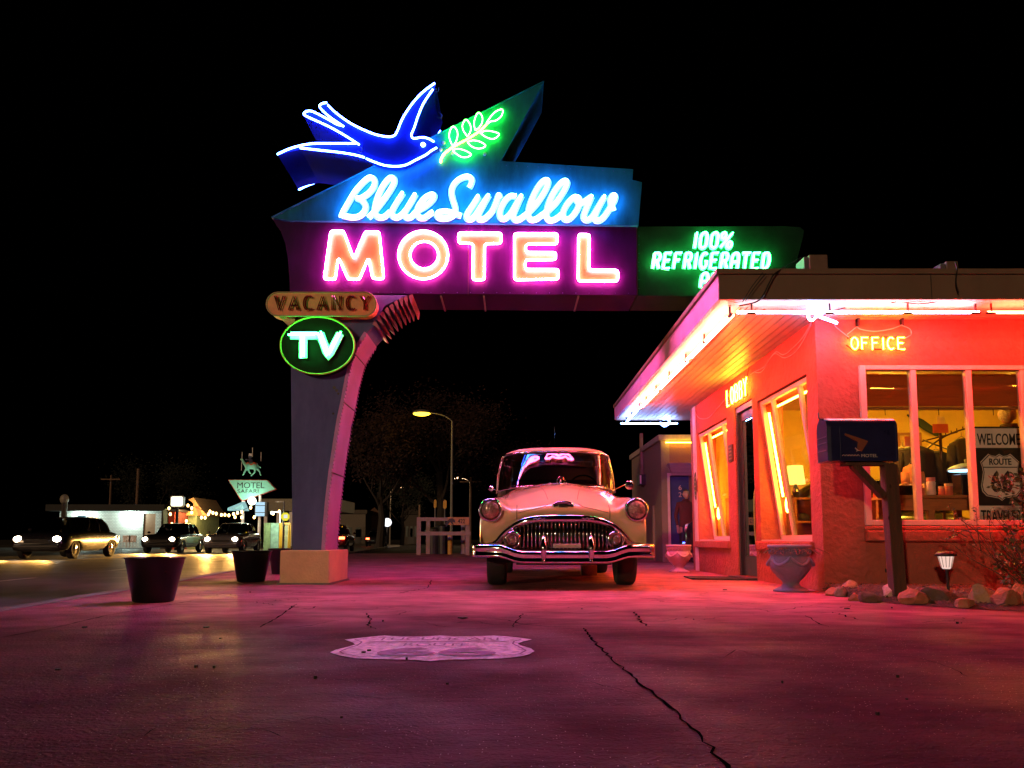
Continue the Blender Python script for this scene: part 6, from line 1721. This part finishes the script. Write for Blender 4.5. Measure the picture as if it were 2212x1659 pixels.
b = MB(); b.lathe([(.083, .5), (.083, .62)], 12, (x, 27, 0)); b.build('band', P_WH, t)
# yellow road signs
P_SIGNY = mat('sign_yellow', (.75, .42, .02), .4, var=.1)
for px, py, w, h, lab in ((940, 1088, 26, 88, 'yellow upright road sign left of its twin beyond the fence'), (961, 1089, 34, 92, 'wider yellow road sign right of its twin beyond the fence')):
    Y = 38; c = at(px, py, Y); s = Y/F; t = thing('road_sign', lab, 'road sign', (c.x, Y, GZ), 'yellow signs beyond the fence')
    ww, hh = w*.2222*s/2, h*.2222*s/2
    b = MB(); b.prism(soften([(c.x - ww, Y, c.z - hh*.8), (c.x - ww*.9, Y, c.z + hh*.7), (c.x, Y, c.z + hh), (c.x + ww*.95, Y, c.z + hh*.8), (c.x + ww, Y, c.z - hh*.7), (c.x, Y, c.z - hh)], .06), (0, .03, 0)); b.build('panel', P_SIGNY, t)
    b = MB(); b.tube([(c.x, Y + .05, GZ), (c.x, Y + .05, c.z + hh)], .04, 6); b.build('post', M_STEEL, t)
# street lamp, lit
def street_lamp(px_pole, py_base, px_head, py_head, Y, lab, en, col, rad=.25, arm=True):
    x = at(px_pole, py_base, Y).x; hd = at(px_head, py_head, Y); t = thing('street_lamp', lab, 'street lamp', (x, Y, GZ), 'street lamps along the road')
    P_POLE = mat('pole_grey', (.22, .2, .18), .6, metal=.3)
    b = MB(); b.tube([(x, Y, GZ), (x, Y, hd.z - .5)], .1, 8, rfun=lambda u: .11 - .05*u); b.build('pole', P_POLE, t)
    b = MB(); b.tube(catmull([(x, Y, hd.z - .5), (x + (hd.x - x)*.25, Y, hd.z - .15), (x + (hd.x - x)*.6, Y, hd.z + .02), (hd.x, Y, hd.z + .05)], 5), .04, 6); b.build('arm', P_POLE, t)
    b = MB(); b.ball((hd.x, Y, hd.z + .1), rad*1.05, 12, 8, (1.5, .8, .45)); h_ = b.build('lamp_head', P_POLE, t, smooth=True)
    b = MB(); b.ball((hd.x, Y, hd.z), rad, 12, 8, (1.5, .85, .42)); b.build('bulb', glow('bulb_%d' % int(en), tuple(c*8 for c in col), 1.0), h_)
    ld = bpy.data.lights.new('lamp_light', 'POINT'); ld.energy = en; ld.color = col; ld.shadow_soft_size = .25
    lo = bpy.data.objects.new('lamp_light', ld); COL.objects.link(lo); lo.parent = t; lo.location = (hd.x - x, -.2, hd.z - GZ - .35)
    return t
street_lamp(975, 1176, 911, 893, 49, 'tall street lamp with a glowing yellow head above the white fence', 80, (1, .60, .03), .37)
street_lamp(1015, 1176, 989, 1033, 75, 'distant street lamp with small lit head just left of the cream saloon', 500, (1, .7, .4), .22)
street_lamp(842, 1176, 868, 1053, 95, 'faraway street lamp with tiny orange glow above the road', 300, (1, .6, .3), .22)
def pole(px, pyb, pyt, Y, lab, arms=True):
    x = at(px, pyb, Y).x; z = at(px, pyt, Y).z; t = thing('utility_pole', lab, 'utility pole', (x, Y, GZ), 'poles beyond the road')
    b = MB(); b.tube([(x, Y, GZ), (x, Y, z)], .1, 7); b.build('pole', mat('pole_wood', (.16, .10, .07), .9), t)
    if arms:
        b = MB(); b.box(x - 1.0, x + 1.0, Y - .14, Y - .1, z - .5, z - .38); b.build('crossarm', mat('pole_wood', (.16, .10, .07)), t)
pole(291, 1176, 1012, 62, 'brown pole with a curled bracket above the white brick motel', False)
pole(233, 1176, 1026, 80, 'dark utility pole with a crossarm above the brick motel roof')
pole(1016, 1178, 1030, 70, 'utility pole with crossarms rising just left of the cream saloon')
pole(905, 1176, 1090, 80, 'thin bare pole above the left end of the white fence', False)

# white brick motel across the road
MY = 60.0
mo = thing('brick_motel', 'long white painted brick motel with dark flat roof and wall lamps across the road', 'building', (at(220, 1150, MY).x, MY + 3, GZ))
P_WBR = bpy.data.materials.new('white_brick'); P_WBR.use_nodes = True
nt = P_WBR.node_tree; bb = _bsdf(P_WBR); br_ = nt.nodes.new('ShaderNodeTexBrick'); tc = nt.nodes.new('ShaderNodeTexCoord'); sx_ = nt.nodes.new('ShaderNodeSeparateXYZ'); cx_ = nt.nodes.new('ShaderNodeCombineXYZ')
nt.links.new(tc.outputs['Object'], sx_.inputs[0]); nt.links.new(sx_.outputs[0], cx_.inputs[0]); nt.links.new(sx_.outputs[2], cx_.inputs[1]); nt.links.new(cx_.outputs[0], br_.inputs[0])
br_.inputs['Color1'].default_value = (.6, .62, .58, 1); br_.inputs['Color2'].default_value = (.5, .52, .5, 1); br_.inputs['Mortar'].default_value = (.2, .2, .2, 1); br_.inputs['Scale'].default_value = 2.2; br_.inputs['Mortar Size'].default_value = .03
nt.links.new(br_.outputs[0], bb.inputs['Base Color']); bb.inputs['Roughness'].default_value = .8
X0, X1 = at(128, 1130, MY).x, at(348, 1130, MY).x; zt = at(200, 1104, MY).z
wn_ = (at(166, 1120, MY).x, at(186, 1120, MY).x, 1.0, at(170, 1113, MY).z)
dn_ = (at(188, 1120, MY).x, at(202, 1120, MY).x, GZ, at(190, 1112, MY).z)
gn_ = (at(310, 1120, MY).x, at(336, 1120, MY).x, GZ, at(320, 1109, MY).z)
b = MB(); grid_wall(b, X0, X1, GZ, zt, [wn_, dn_, gn_], lambda b, u0, u1, v0, v1: b.box(u0, u1, MY, MY + .25, v0, v1)); b.build('wall', P_WBR, mo)
b = MB(); b.box(X0 - .6, X1 + .6, MY - .9, MY + 8, zt + .001, zt + .5); b.build('roof', mat('dark_roof', (.03, .03, .03), .9), mo)
b = MB(); b.box(wn_[0], wn_[1], MY + .1, MY + .14, wn_[2], wn_[3]); b.build('window', mat('dark_pane', (.02, .03, .04), .1), mo)
b = MB(); b.box(dn_[0], dn_[1], MY + .1, MY + .14, GZ, dn_[3]); b.build('door', mat('door_brown', (.2, .1, .05), .5), mo)
b = MB(); b.box(gn_[0], gn_[1], MY + .1, MY + .14, GZ, gn_[3]); b.build('garage_door', mat('door_brown', (.2, .1, .05)), mo)
for px, e in ((183, 260), (288, 330)):
    p = at(px, 1108, MY); b = MB(); b.ball((p.x, MY - .15, p.z), .16, 10, 6, (1, .7, .8)); w = b.build('wall_lamp', glow('wall_lamp_glow', (7, 10, 8.5), 1.0), mo)
    ld = bpy.data.lights.new('lamp_light', 'POINT'); ld.energy = e; ld.color = (.75, 1, .88); ld.shadow_soft_size = .2
    lo = bpy.data.objects.new('lamp_light', ld); COL.objects.link(lo); lo.parent = w; lo.location = Vector((p.x, MY - .6, p.z - .1)) - wloc(w)
# chairs before it
for i, px in enumerate((186, 207, 272, 285)):
    x = at(px, 1130, MY - 1.5).x; t = thing('metal_chair', ['first', 'second', 'third', 'fourth'][i] + ' pale metal chair from the left before the white brick motel', 'chair', (x, MY - 1.5, GZ), 'metal chairs by the brick motel')
    for nm, bx in (('seat', (-.28, .28, -.25, .25, .42, .46)), ('backrest', (-.28, .28, .21, .25, .46, .95))):
        b = MB(); b.box(x + bx[0], x + bx[1], MY - 1.5 + bx[2], MY - 1.5 + bx[3], GZ + bx[4], GZ + bx[5]); b.build(nm, P_WH, t)
    for s in (-1, 1):
        b = MB(); b.tube([(x + s*.26, MY - 1.74, GZ + .6), (x + s*.26, MY - 1.74, GZ), (x + s*.26, MY - 1.26, GZ), (x + s*.26, MY - 1.26, GZ + .6)], .025, 5); b.build('leg', M_STEEL, t)
# gas-pump like post and lamp at its left
x = at(139, 1100, 45).x; t = thing('hooded_post', 'dark post with a rounded hood left of the white brick motel', 'post', (x, 45, GZ))
b = MB(); b.tube([(x, 45, GZ), (x, 45, at(139, 1085, 45).z)], .16, 8); b.build('post', mat('post_dark', (.05, .04, .03), .5), t)
b = MB(); p = at(139, 1078, 45); b.ball((p.x, 45, p.z), .3, 10, 6, (.8, .8, 1)); b.build('hood', mat('hood_grey', (.25, .22, .18), .4), t)

# square lit sign on its pole
Y = 46; c0, c1 = at(*Z3(122, 700), Y), at(*Z3(328, 532), Y)
t = thing('square_sign', 'glowing blank white square sign on a pole left of the peaked roof', 'sign', ((c0.x + c1.x)/2, Y, GZ))
b = MB(); b.prism(soften([(c0.x, Y, c0.z), (c1.x, Y, c0.z), (c1.x, Y, c1.z), (c0.x, Y, c1.z)], .12), (0, .25, 0)); b.build('cabinet', M_STEEL, t)
b = MB(); b.prism(soften([(c0.x + .05, Y - .01, c0.z + .05), (c1.x - .05, Y - .01, c0.z + .05), (c1.x - .05, Y - .01, c1.z - .05), (c0.x + .05, Y - .01, c1.z - .05)], .1), (0, .009, 0)); b.build('lit_face', glow('face_white', (2.4, 2.8, 2.0), 1.2), t)
b = MB(); b.tube([((c0.x + c1.x)/2, Y + .1, GZ), ((c0.x + c1.x)/2, Y + .1, c0.z)], .09, 8); b.build('pole', P_BK, t)
# peaked roof shop
Y = 52; t = thing('peaked_shop', 'small shop with a steep lantern-lit peaked roof and greenish wall', 'building', (at(417, 1150, Y).x, Y, GZ))
P_PEAK = mat('peak_board', (.34, .19, .08), .8, var=.4, scale=5, streak=(8, 1, 1)); P_GRN = mat('shop_green', (.22, .28, .15), .8, var=.3)
a, c, d, e = at(*Z3(330, 830), Y), at(*Z3(480, 555), Y), at(*Z3(690, 835), Y), at(*Z3(400, 590), Y)
b = MB(); b.prism([at(*Z3(x, y), Y) for x, y in ((480, 830), (475, 640), (400, 590), (480, 555), (560, 690), (690, 835))], (0, 4, 0)); b.build('roof', P_PEAK, t)
b = MB(); b.prism([at(*Z3(x, y), Y - .06) for x, y in ((500, 690), (545, 690), (610, 830), (560, 830))], (0, .05, 0)); b.build('roof_panel', mat('panel_brown', (.2, .08, .04), .8), t)
p0, p1 = at(*Z3(320, 1010), Y), at(*Z3(690, 832), Y)
b = MB(); b.box(p0.x, at(*Z3(525, 900), Y).x, Y, Y + 4, GZ, p1.z); b.build('wall', P_GRN, t)
b = MB(); b.prism([at(*Z3(x, y), Y - .3) for x, y in ((330, 828), (345, 770), (480, 765), (480, 828))], (0, .29, 0)); b.build('awning', mat('awning_tan', (.45, .3, .12), .8), t)
for px, py in ((455, 690), (640, 880)):
    p = at(*Z3(px, py), Y - 1.2)
    ld = bpy.data.lights.new('shop_light', 'POINT'); ld.energy = 260; ld.color = (1, .62, .22); ld.shadow_soft_size = .3
    lo = bpy.data.objects.new('shop_light', ld); COL.objects.link(lo); lo.parent = t; lo.location = p - wloc(t)
# red booth and green post
t = thing('red_booth', 'bright red slatted booth under the string of lamps', 'booth', (at(*Z3(150, 900), 50).x, 50, GZ))
p0, p1 = at(*Z3(95, 1000), 50), at(*Z3(205, 770), 50)
b = MB()
for i in range(6): xx = p0.x + (p1.x - p0.x)*i/6; b.box(xx, xx + (p1.x - p0.x)/6 - .04, 50, 50.1, GZ, p1.z)
b.build('slats', mat('booth_red', (.6, .06, .02), .6), t)
b = MB(); b.box(p0.x - .1, p1.x + .1, 49.9, 52, p1.z + .001, p1.z + .15); b.build('roof', P_BK, t)
b = MB(); b.box(p0.x, p1.x, 50.101, 52, GZ, p1.z); b.build('back_wall', mat('booth_dark', (.15, .03, .02), .8), t)
t = thing('green_kiosk', 'tall pale green rounded kiosk panel left of the red booth', 'kiosk', (at(*Z3(45, 900), 50).x, 50, GZ))
b = MB(); b.prism([at(*Z3(x, y), 50) for x, y in ((22, 960), (15, 760), (45, 730), (80, 760), (75, 960))], (0, .4, 0)); b.build('kiosk_panel', mat('kiosk_green', (.35, .55, .42), .5), t)
b = MB(); b.box(at(*Z3(22, 900), 50).x - .1, at(*Z3(75, 900), 50).x + .1, 49.9, 50.5, GZ, GZ + .12); b.build('plinth', P_BK, t)
# string of bulbs
sl2 = thing('string_lights', 'swagged string of warm round bulbs between the square sign and the far motel sign', 'string lights', (at(*Z3(700, 800), 48).x, 48, 1))
bulbs = [(105,720),(125,810),(148,960),(395,678),(452,718),(450,785),(370,915),(705,812),(730,770),(775,790),(825,802),(905,820),(958,820),(1018,828),(1090,808),(1112,855),(1150,790),(1213,858),(1215,775),(1350,710),(1405,857),(1695,800),(1787,768),(600,862),(655,865)]
b = MB(); b.tube(catmull([at(*Z3(x, y - 14), 48) for x, y in sorted(bulbs[7:20])], 3), .015, 4); b.tube(catmull([at(*Z3(x, y), 48) for x, y in ((240,700),(395,664),(480,690),(705,790))], 4), .015, 4); b.build('wire', P_CABLE, sl2)
for x, y in bulbs:
    p = at(*Z3(x, y), 48); b = MB(); b.ball((p.x, 48, p.z), .085, 8, 6, (.9, .9, 1.2)); b.build('bulb', glow('string_bulb', (11, 6.2, 2.0), 1.0), sl2)
# far motel's sign: tilted diamond panel, side panels, marquee and camel
Y = 50
ms = thing('far_motel_sign', 'mint green diamond motel sign with camel figure and lettered marquee beyond the road', 'sign', (at(*Z3(1480, 900), Y).x, Y, GZ))
P_MINT = mat('mint_paint', (.18, .50, .36), .5, var=.08)
dia = [(1005,285),(1600,290),(1735,430),(1240,605),(1195,590)]
b = MB(); b.prism([at(*Z3(*p), Y) for p in dia], (0, .35, 0)); df = b.build('diamond', mat('diamond_red', (.45, .03, .02), .5), ms)
dia2 = [(1015,290),(1597,296),(1725,428),(1240,597),(1203,583)]
b = MB(); b.prism([at(*Z3(*p), Y - .012) for p in dia2], (0, .01, 0)); b.build('diamond_face', P_MINT, df)
p0, p1 = at(*Z3(1145, 415), Y - .03), at(*Z3(1560, 325), Y - .03); text('MOTEL', p0, p1.x - p0.x, p1.z - p0.z, P_BK, df, .005)
p0, p1 = at(*Z3(1148, 490), Y - .03), at(*Z3(1470, 432), Y - .03); text('SAFARI', p0, p1.x - p0.x, p1.z - p0.z, P_BK, df, .005)
b = MB(); b.prism([at(*Z3(x, y), Y - .1) for x, y in ((995,755),(1000,715),(1225,622),(1250,630),(1305,758))], (0, .3, 0)); b.build('lower_panel', glow('panel_pale', (.30, .55, .55), 1.0), ms)
b = MB(); b.prism([at(*Z3(x, y), Y - .115) for x, y in ((1060,728),(1220,660),(1255,735))], (0, .014, 0)); b.build('panel_print', mat('print_grey', (.2, .4, .45), .6), ms)
p0, p1 = at(*Z3(1415, 845), Y), at(*Z3(1600, 625), Y)
b = MB(); b.box(p0.x, p1.x, Y - .05, Y + .4, p0.z, p1.z); mq = b.build('marquee', P_BK, ms)
for z0, z1 in ((0, .255), (.275, .735), (.755, 1)):
    b = MB(); b.box(p0.x + .04, p1.x - .12, Y - .07, Y - .051, p0.z + (p1.z - p0.z)*z0 + .02, p0.z + (p1.z - p0.z)*z1 - .01); b.build('lit_row', glow('marquee_face', (.55, .85, 1.05), .95), mq)
b = MB(); x = at(*Z3(1480, 600), Y).x
b.tube([(x, Y + .2, GZ), (x, Y + .2, at(*Z3(1480, 520), Y).z)], .1, 8); b.tube([(x - 1.1, Y + .2, GZ), (x - 1.1, Y + .2, at(*Z3(1300, 600), Y).z)], .1, 8); b.build('pole', P_WH, ms)
p = at(*Z3(1370, 608), Y - .6); b = MB(); b.ball(p, .26, 10, 8); fl = b.build('flood_lamp', glow('flood_green', (9, 11, 9), 1.0), ms)
ld = bpy.data.lights.new('flood_light', 'POINT'); ld.energy = 130; ld.color = (.8, 1, .85); ld.shadow_soft_size = .3
lo = bpy.data.objects.new('flood_light', ld); COL.objects.link(lo); lo.parent = fl; lo.location = p + Vector((-.3, -.6, .2)) - wloc(fl)
# camel: one continuous skinned figure standing on the panel's top edge
ZC = lambda x, y: (497.7 + x*.0667, 949.3 + y*.0667)
cv, ce, cr = [], [], []
def cadd(x, y, r, par=None, dy=0.0):
    p = at(*ZC(x, y), Y + .15 + dy); cv.append(tuple(p)); cr.append(r)
    if par is not None: ce.append((par, len(cv) - 1))
    return len(cv) - 1
m0 = cadd(690, 850, .24); c1_ = cadd(560, 850, .22, m0); c2_ = cadd(480, 800, .13, c1_); c3_ = cadd(430, 740, .09, c2_); c4_ = cadd(415, 680, .075, c3_); c5_ = cadd(385, 640, .075, c4_); cadd(320, 645, .045, c5_)
h0 = cadd(800, 840, .23, m0); h1 = cadd(860, 800, .12, h0); tl = cadd(900, 850, .035, h1); cadd(1000, 915, .025, tl)
l = cadd(530, 930, .10, c1_, -.12); l = cadd(460, 1040, .055, l, -.12); l = cadd(420, 1140, .045, l, -.12); cadd(380, 1150, .05, l, -.12)
l = cadd(580, 950, .09, c1_, .12); l = cadd(610, 1060, .05, l, .12); l = cadd(680, 1110, .045, l, .12)
l = cadd(800, 950, .10, h0, -.12); l = cadd(790, 1060, .055, l, -.12); l = cadd(690, 1150, .045, l, -.12); cadd(655, 1160, .05, l, -.12)
l = cadd(880, 940, .09, h0, .12); l = cadd(950, 1040, .05, l, .12); l = cadd(975, 1140, .045, l, .12); cadd(1010, 1160, .045, l, .12)
cme = bpy.data.meshes.new('camel'); cme.from_pydata([Vector(p) - wloc(ms) for p in cv], ce, []); co = bpy.data.objects.new('camel_figure', cme); COL.objects.link(co); co.parent = ms
m = co.modifiers.new('skin', 'SKIN'); m.use_smooth_shade = True
for i, d in enumerate(cme.skin_vertices[0].data): d.radius = (cr[i], cr[i]); d.use_root = (i == 0)
s2 = co.modifiers.new('sub', 'SUBSURF'); s2.levels = 1; s2.render_levels = 1
cme.materials.append(P_MINT)
b = MB(); b.loft([[at(*ZC(x, y), Y + .15 + d) for d in (-.27, -.18, .18, .27)] + [at(*ZC(x, y + 40), Y + .15 + d) for d in (.3, .2, -.2, -.3)] for x, y in ((515, 760), (575, 715), (640, 780), (700, 785), (765, 715), (830, 770))]); b.build('saddle_cloth', mat('saddle_red', (.6, .08, .02), .6), co)
b = MB(); b.tube([at(*ZC(x, y), Y + .15) for x, y in ((665, 770), (670, 700), (660, 640))], .14, 8, rfun=lambda u: .18 - .07*u); p = at(*ZC(640, 570), Y + .15); b.ball(p, .12, 8, 6); b.tube([at(*ZC(x, y), Y + .15) for x, y in ((655, 650), (580, 650), (490, 640))], .05, 6); rd = b.build('rider', mat('rider_dark', (.05, .05, .09), .8), co)
b = MB(); p = at(*ZC(660, 540), Y + .15); b.lathe([(.16, 0), (.13, .03), (.12, .16), (.001, .17)], 10, (p.x, p.y, p.z + .02)); b.build('fez', P_WH, rd)
b = MB()
for pts in (((990, 700), (995, 400)), ((355, 1000), (370, 740), (385, 400)), ((715, 560), (720, 260))): b.tube([at(*ZC(x, y), Y + .5) for x, y in pts], .02, 5)
b.build('guy_rod', M_STEEL, ms)
# yellow octagon sign and hydrant-like green enclosure
Y = 44; t = thing('octagon_sign', 'yellow lit octagonal sign on a slim post close left of the pylon', 'sign', (at(*Z3(1850, 900), Y).x, Y, GZ))
c = at(*Z3(1875, 848), Y); r = 66*.14167*Y/F
b = MB(); b.prism([(c.x + r*math.cos(R(22.5 + 45*i)), Y, c.z + r*math.sin(R(22.5 + 45*i))) for i in range(8)], (0, .08, 0)); b.build('panel', glow('octagon_yellow', (.95, .85, .05), .9), t)
b = MB(); b.box(c.x - r*.3, c.x + r*.55, Y - .012, Y - .001, c.z - r*.35, c.z + r*.45); b.build('panel_mark', glow('octagon_pale', (.8, .85, .8), 1.0), t)
b = MB(); x = at(*Z3(1840, 900), Y).x; b.tube([(x, Y + .15, GZ), (x, Y + .15, at(*Z3(1850, 610), Y).z)], .05, 6); b.box(x - .5, x, Y + .1, Y + .2, at(*Z3(1850, 625), Y).z, at(*Z3(1850, 612), Y).z); b.build('post', M_STEEL, t)
Y = 46; p0, p1 = at(*Z3(1550, 1130), Y), at(*Z3(1960, 945), Y)
t = thing('fenced_enclosure', 'low lit enclosure of green panels and yellow posts beside the pylon', 'enclosure', ((p0.x + p1.x)/2, Y, GZ))
for i, (u0, u1) in enumerate(((0, .24), (.26, .55), (.78, .93))):
    b = MB(); b.box(p0.x + (p1.x - p0.x)*u0, p0.x + (p1.x - p0.x)*u1, Y, Y + .08, GZ, p1.z); b.build('green_panel', mat('pan_%d' % i, ((.25, .4, .2), (.3, .55, .45), (.45, .5, .3))[i], .7, var=.4, scale=3), t)
for u in (.62, .68, .74, .95, .99):
    b = MB(); x = p0.x + (p1.x - p0.x)*u; b.box(x - .05, x + .05, Y - .05, Y + .03, GZ, p1.z); b.build('post', P_SIGNY, t)
b = MB(); b.box(p0.x + (p1.x - p0.x)*.58, p1.x, Y - .08, Y - .051, p0.z + .62, p0.z + .74); b.build('rail', P_SIGNY, t)
ld = bpy.data.lights.new('enclosure_light', 'POINT'); ld.energy = 160; ld.color = (.95, 1, .7); ld.shadow_soft_size = .2
lo = bpy.data.objects.new('enclosure_light', ld); COL.objects.link(lo); lo.parent = t; lo.location = Vector(((p0.x*.4 + p1.x*.6), Y - 1.6, 1.8)) - wloc(t)
b = MB(); lp = lo.location + wloc(t); b.ball((lp.x, lp.y, lp.z + .25), .1, 8, 6); b.tube([(lp.x, lp.y, lp.z + .3), (lp.x, Y - .02, lp.z + .35), (lp.x, Y - .02, GZ)], .03, 5); b.build('lamp', glow('encl_lamp', (4, 4.4, 3), 1.0), t)
# grey canopy building behind it
Y = 70; p0, p1 = at(*Z3(1500, 900), Y), at(*Z3(1995, 575), Y)
t = thing('canopy_shop', 'grey flat canopy building behind the marquee left of the pylon', 'building', ((p0.x + p1.x)/2, Y, GZ))
b = MB(); b.box(p0.x, p1.x + 4, Y, Y + 8, p1.z - 1.1, p1.z); b.build('canopy', mat('canopy_grey', (.30, .28, .22), .7), t)
b = MB(); b.box(p0.x + 1, p1.x + 3, Y + 5, Y + 5.2, GZ, p1.z - 1.101); b.build('wall', mat('canopy_wall', (.10, .09, .08), .8), t)
for u in (.1, .5, .9):
    b = MB(); x = p0.x + (p1.x - p0.x)*u; b.box(x - .15, x + .15, Y + .5, Y + .8, GZ, p1.z - 1.101); b.build('column', M_STEEL, t)
# buildings down the road between pylon and fence
for nm, lab, z0, z1, Y, col in (('far_store', 'long low store with pale parapet far down the road right of the pylon', (0, 1400), (320, 1222), 120, (.16, .14, .12)), ('far_shed', 'brown gabled shed with a dark front beyond the far store', (330, 1400), (480, 1245), 125, (.16, .08, .05)), ('far_hut', 'small dark hut with peaked roof behind the fence end far away', (690, 1390), (840, 1225), 110, (.05, .04, .035))):
    a, c = at(*ZB(*z0), Y), at(*ZB(*z1), Y); t = thing(nm, lab, 'building', ((a.x + c.x)/2, Y, GZ))
    m = mat(nm + '_wall', col, .8, var=.2)
    b = MB(); b.box(a.x, c.x, Y, Y + 8, GZ, c.z - .6); b.build('wall', m, t)
    b = MB()
    if nm == 'far_store': b.box(a.x - .3, c.x + .3, Y - .4, Y + 8.2, c.z - .599, c.z)
    else: b.prism([(a.x - .4, Y - .4, c.z - .599), (c.x + .4, Y - .4, c.z - .599), ((a.x + c.x)/2, Y - .4, c.z + .8)], (0, 8.8, 0))
    b.build('roof', mat(nm + '_roof', tuple(q*.6 for q in col), .9), t)
    for k in range(3):
        u = .15 + k*.28; b = MB(); b.box(a.x + (c.x - a.x)*u, a.x + (c.x - a.x)*(u + .16), Y - .06, Y - .001, .9, 2.4); b.build('window', mat('far_pane', (.12, .14, .14), .2), t)
    b = MB(); b.box(c.x - 1.6, c.x - .6, Y - .06, Y - .001, GZ, 2.1); b.build('door', P_BK, t)
# round white lamp sign
Y = 72; c = at(*ZB(527, 1343), Y); t = thing('round_sign', 'small round white lit sign on a post beyond the road', 'sign', (c.x, Y, GZ))
b = MB(); b.lathe([(.001, -.1), (.36, -.1), (.4, 0), (.4, .2), (.001, .2)], 20, (c.x, Y, c.z), 'y'); b.build('lit_disc', glow('disc_white', (1.6, 1.6, 1.7), 1.0), t)
b = MB(); b.tube([(c.x, Y + .1, GZ), (c.x, Y + .1, c.z - .3)], .05, 6); b.build('post', M_STEEL, t)
# small lamps in the dark
# ------------------------------------------------------------------ TREES
def tree(lab, px, Y, htop, crown_r, n, kind_col, group):
    x = at(px, 1170, Y).x; t = thing('tree', lab, 'tree', (x, Y, GZ), group)
    b = MB(); rr = random.Random(int(px)); tips = []
    b.tube([(x, Y, GZ), (x + .15, Y, htop*.22), (x - .1, Y + .1, htop*.42)], .3, 8, rfun=lambda u: .34*htop/10*(1 - .45*u))
    def grow(p, d, L, r, dep):
        pts = [p]; q = Vector(p); dd = Vector(d)
        for k in range(4): dd = (dd + Vector((rr.uniform(-.25,.25), rr.uniform(-.25,.25), rr.uniform(-.05,.2)))).normalized(); q = q + dd*L/4; pts.append(q.copy())
        b.tube(pts, r, 5, rfun=lambda u: r*(1 - .6*u)); tips.append((q.copy(), L)); 
        if dep > 0:
            for _ in range(3): grow(q if rr.random() < .6 else pts[2], (dd + Vector((rr.uniform(-1,1), rr.uniform(-1,1), rr.uniform(-.3,.6)))).normalized(), L*.68, r*.5, dep - 1)
    for _ in range(5):
        a = rr.uniform(0, 6.28); grow(Vector((x - .05, Y + .05, htop*rr.uniform(.22, .42))), Vector((math.cos(a), math.sin(a), rr.uniform(.7, 1.6))).normalized(), crown_r*.62, .13*htop/10, 2)
    b.build('trunk', mat('tree_bark', (.022, .014, .012), .95, var=.3, scale=8, bump=.5), t)
    b = MB(); per = max(1, n//len(tips))
    for p, L in tips:
        cr_ = rr.uniform(.5, 1.15)*crown_r*.30
        for _ in range(int(per*rr.uniform(.4, 1.6))):
            q = p + Vector((rr.gauss(0, .5), rr.gauss(0, .5), rr.gauss(0, .4)))*cr_
            d = Vector((rr.uniform(-1,1), rr.uniform(-1,1), rr.uniform(-1,.6))).normalized()*rr.uniform(.10, .2)*1.3; w = d.orthogonal().normalized()*rr.uniform(.04, .08)*1.3
            b._add([q, q + d*.5 + w, q + d, q + d*.5 - w], [(0,1,2,3)])
    b.build('crown', mat(kind_col[0], kind_col[1], .8, var=.5, scale=3), t, fix=False)
L1 = ('leaf_rust', (.035, .014, .013)); L2 = ('leaf_dark', (.02, .024, .016))
tg = 'dark trees beyond the road lamp'
tree('big dark reddish tree spreading around the yellow street lamp', 950, 60, 13.5, 6.0, 9000, L1, tg)
tree('dark tree between the pylon and the yellow street lamp', 820, 56, 9.5, 4.6, 6000, L1, tg)
tree('low dark tree near the far end of the road right of the pylon', 868, 85, 7.5, 4.5, 3500, L2, tg)
tree('dark tree hidden behind the cream saloon roof', 1080, 66, 8.0, 5.0, 4500, L1, tg)
tree('black tree mass above the brick motel roof', 330, 84, 6.5, 5.5, 3500, L2, tg)
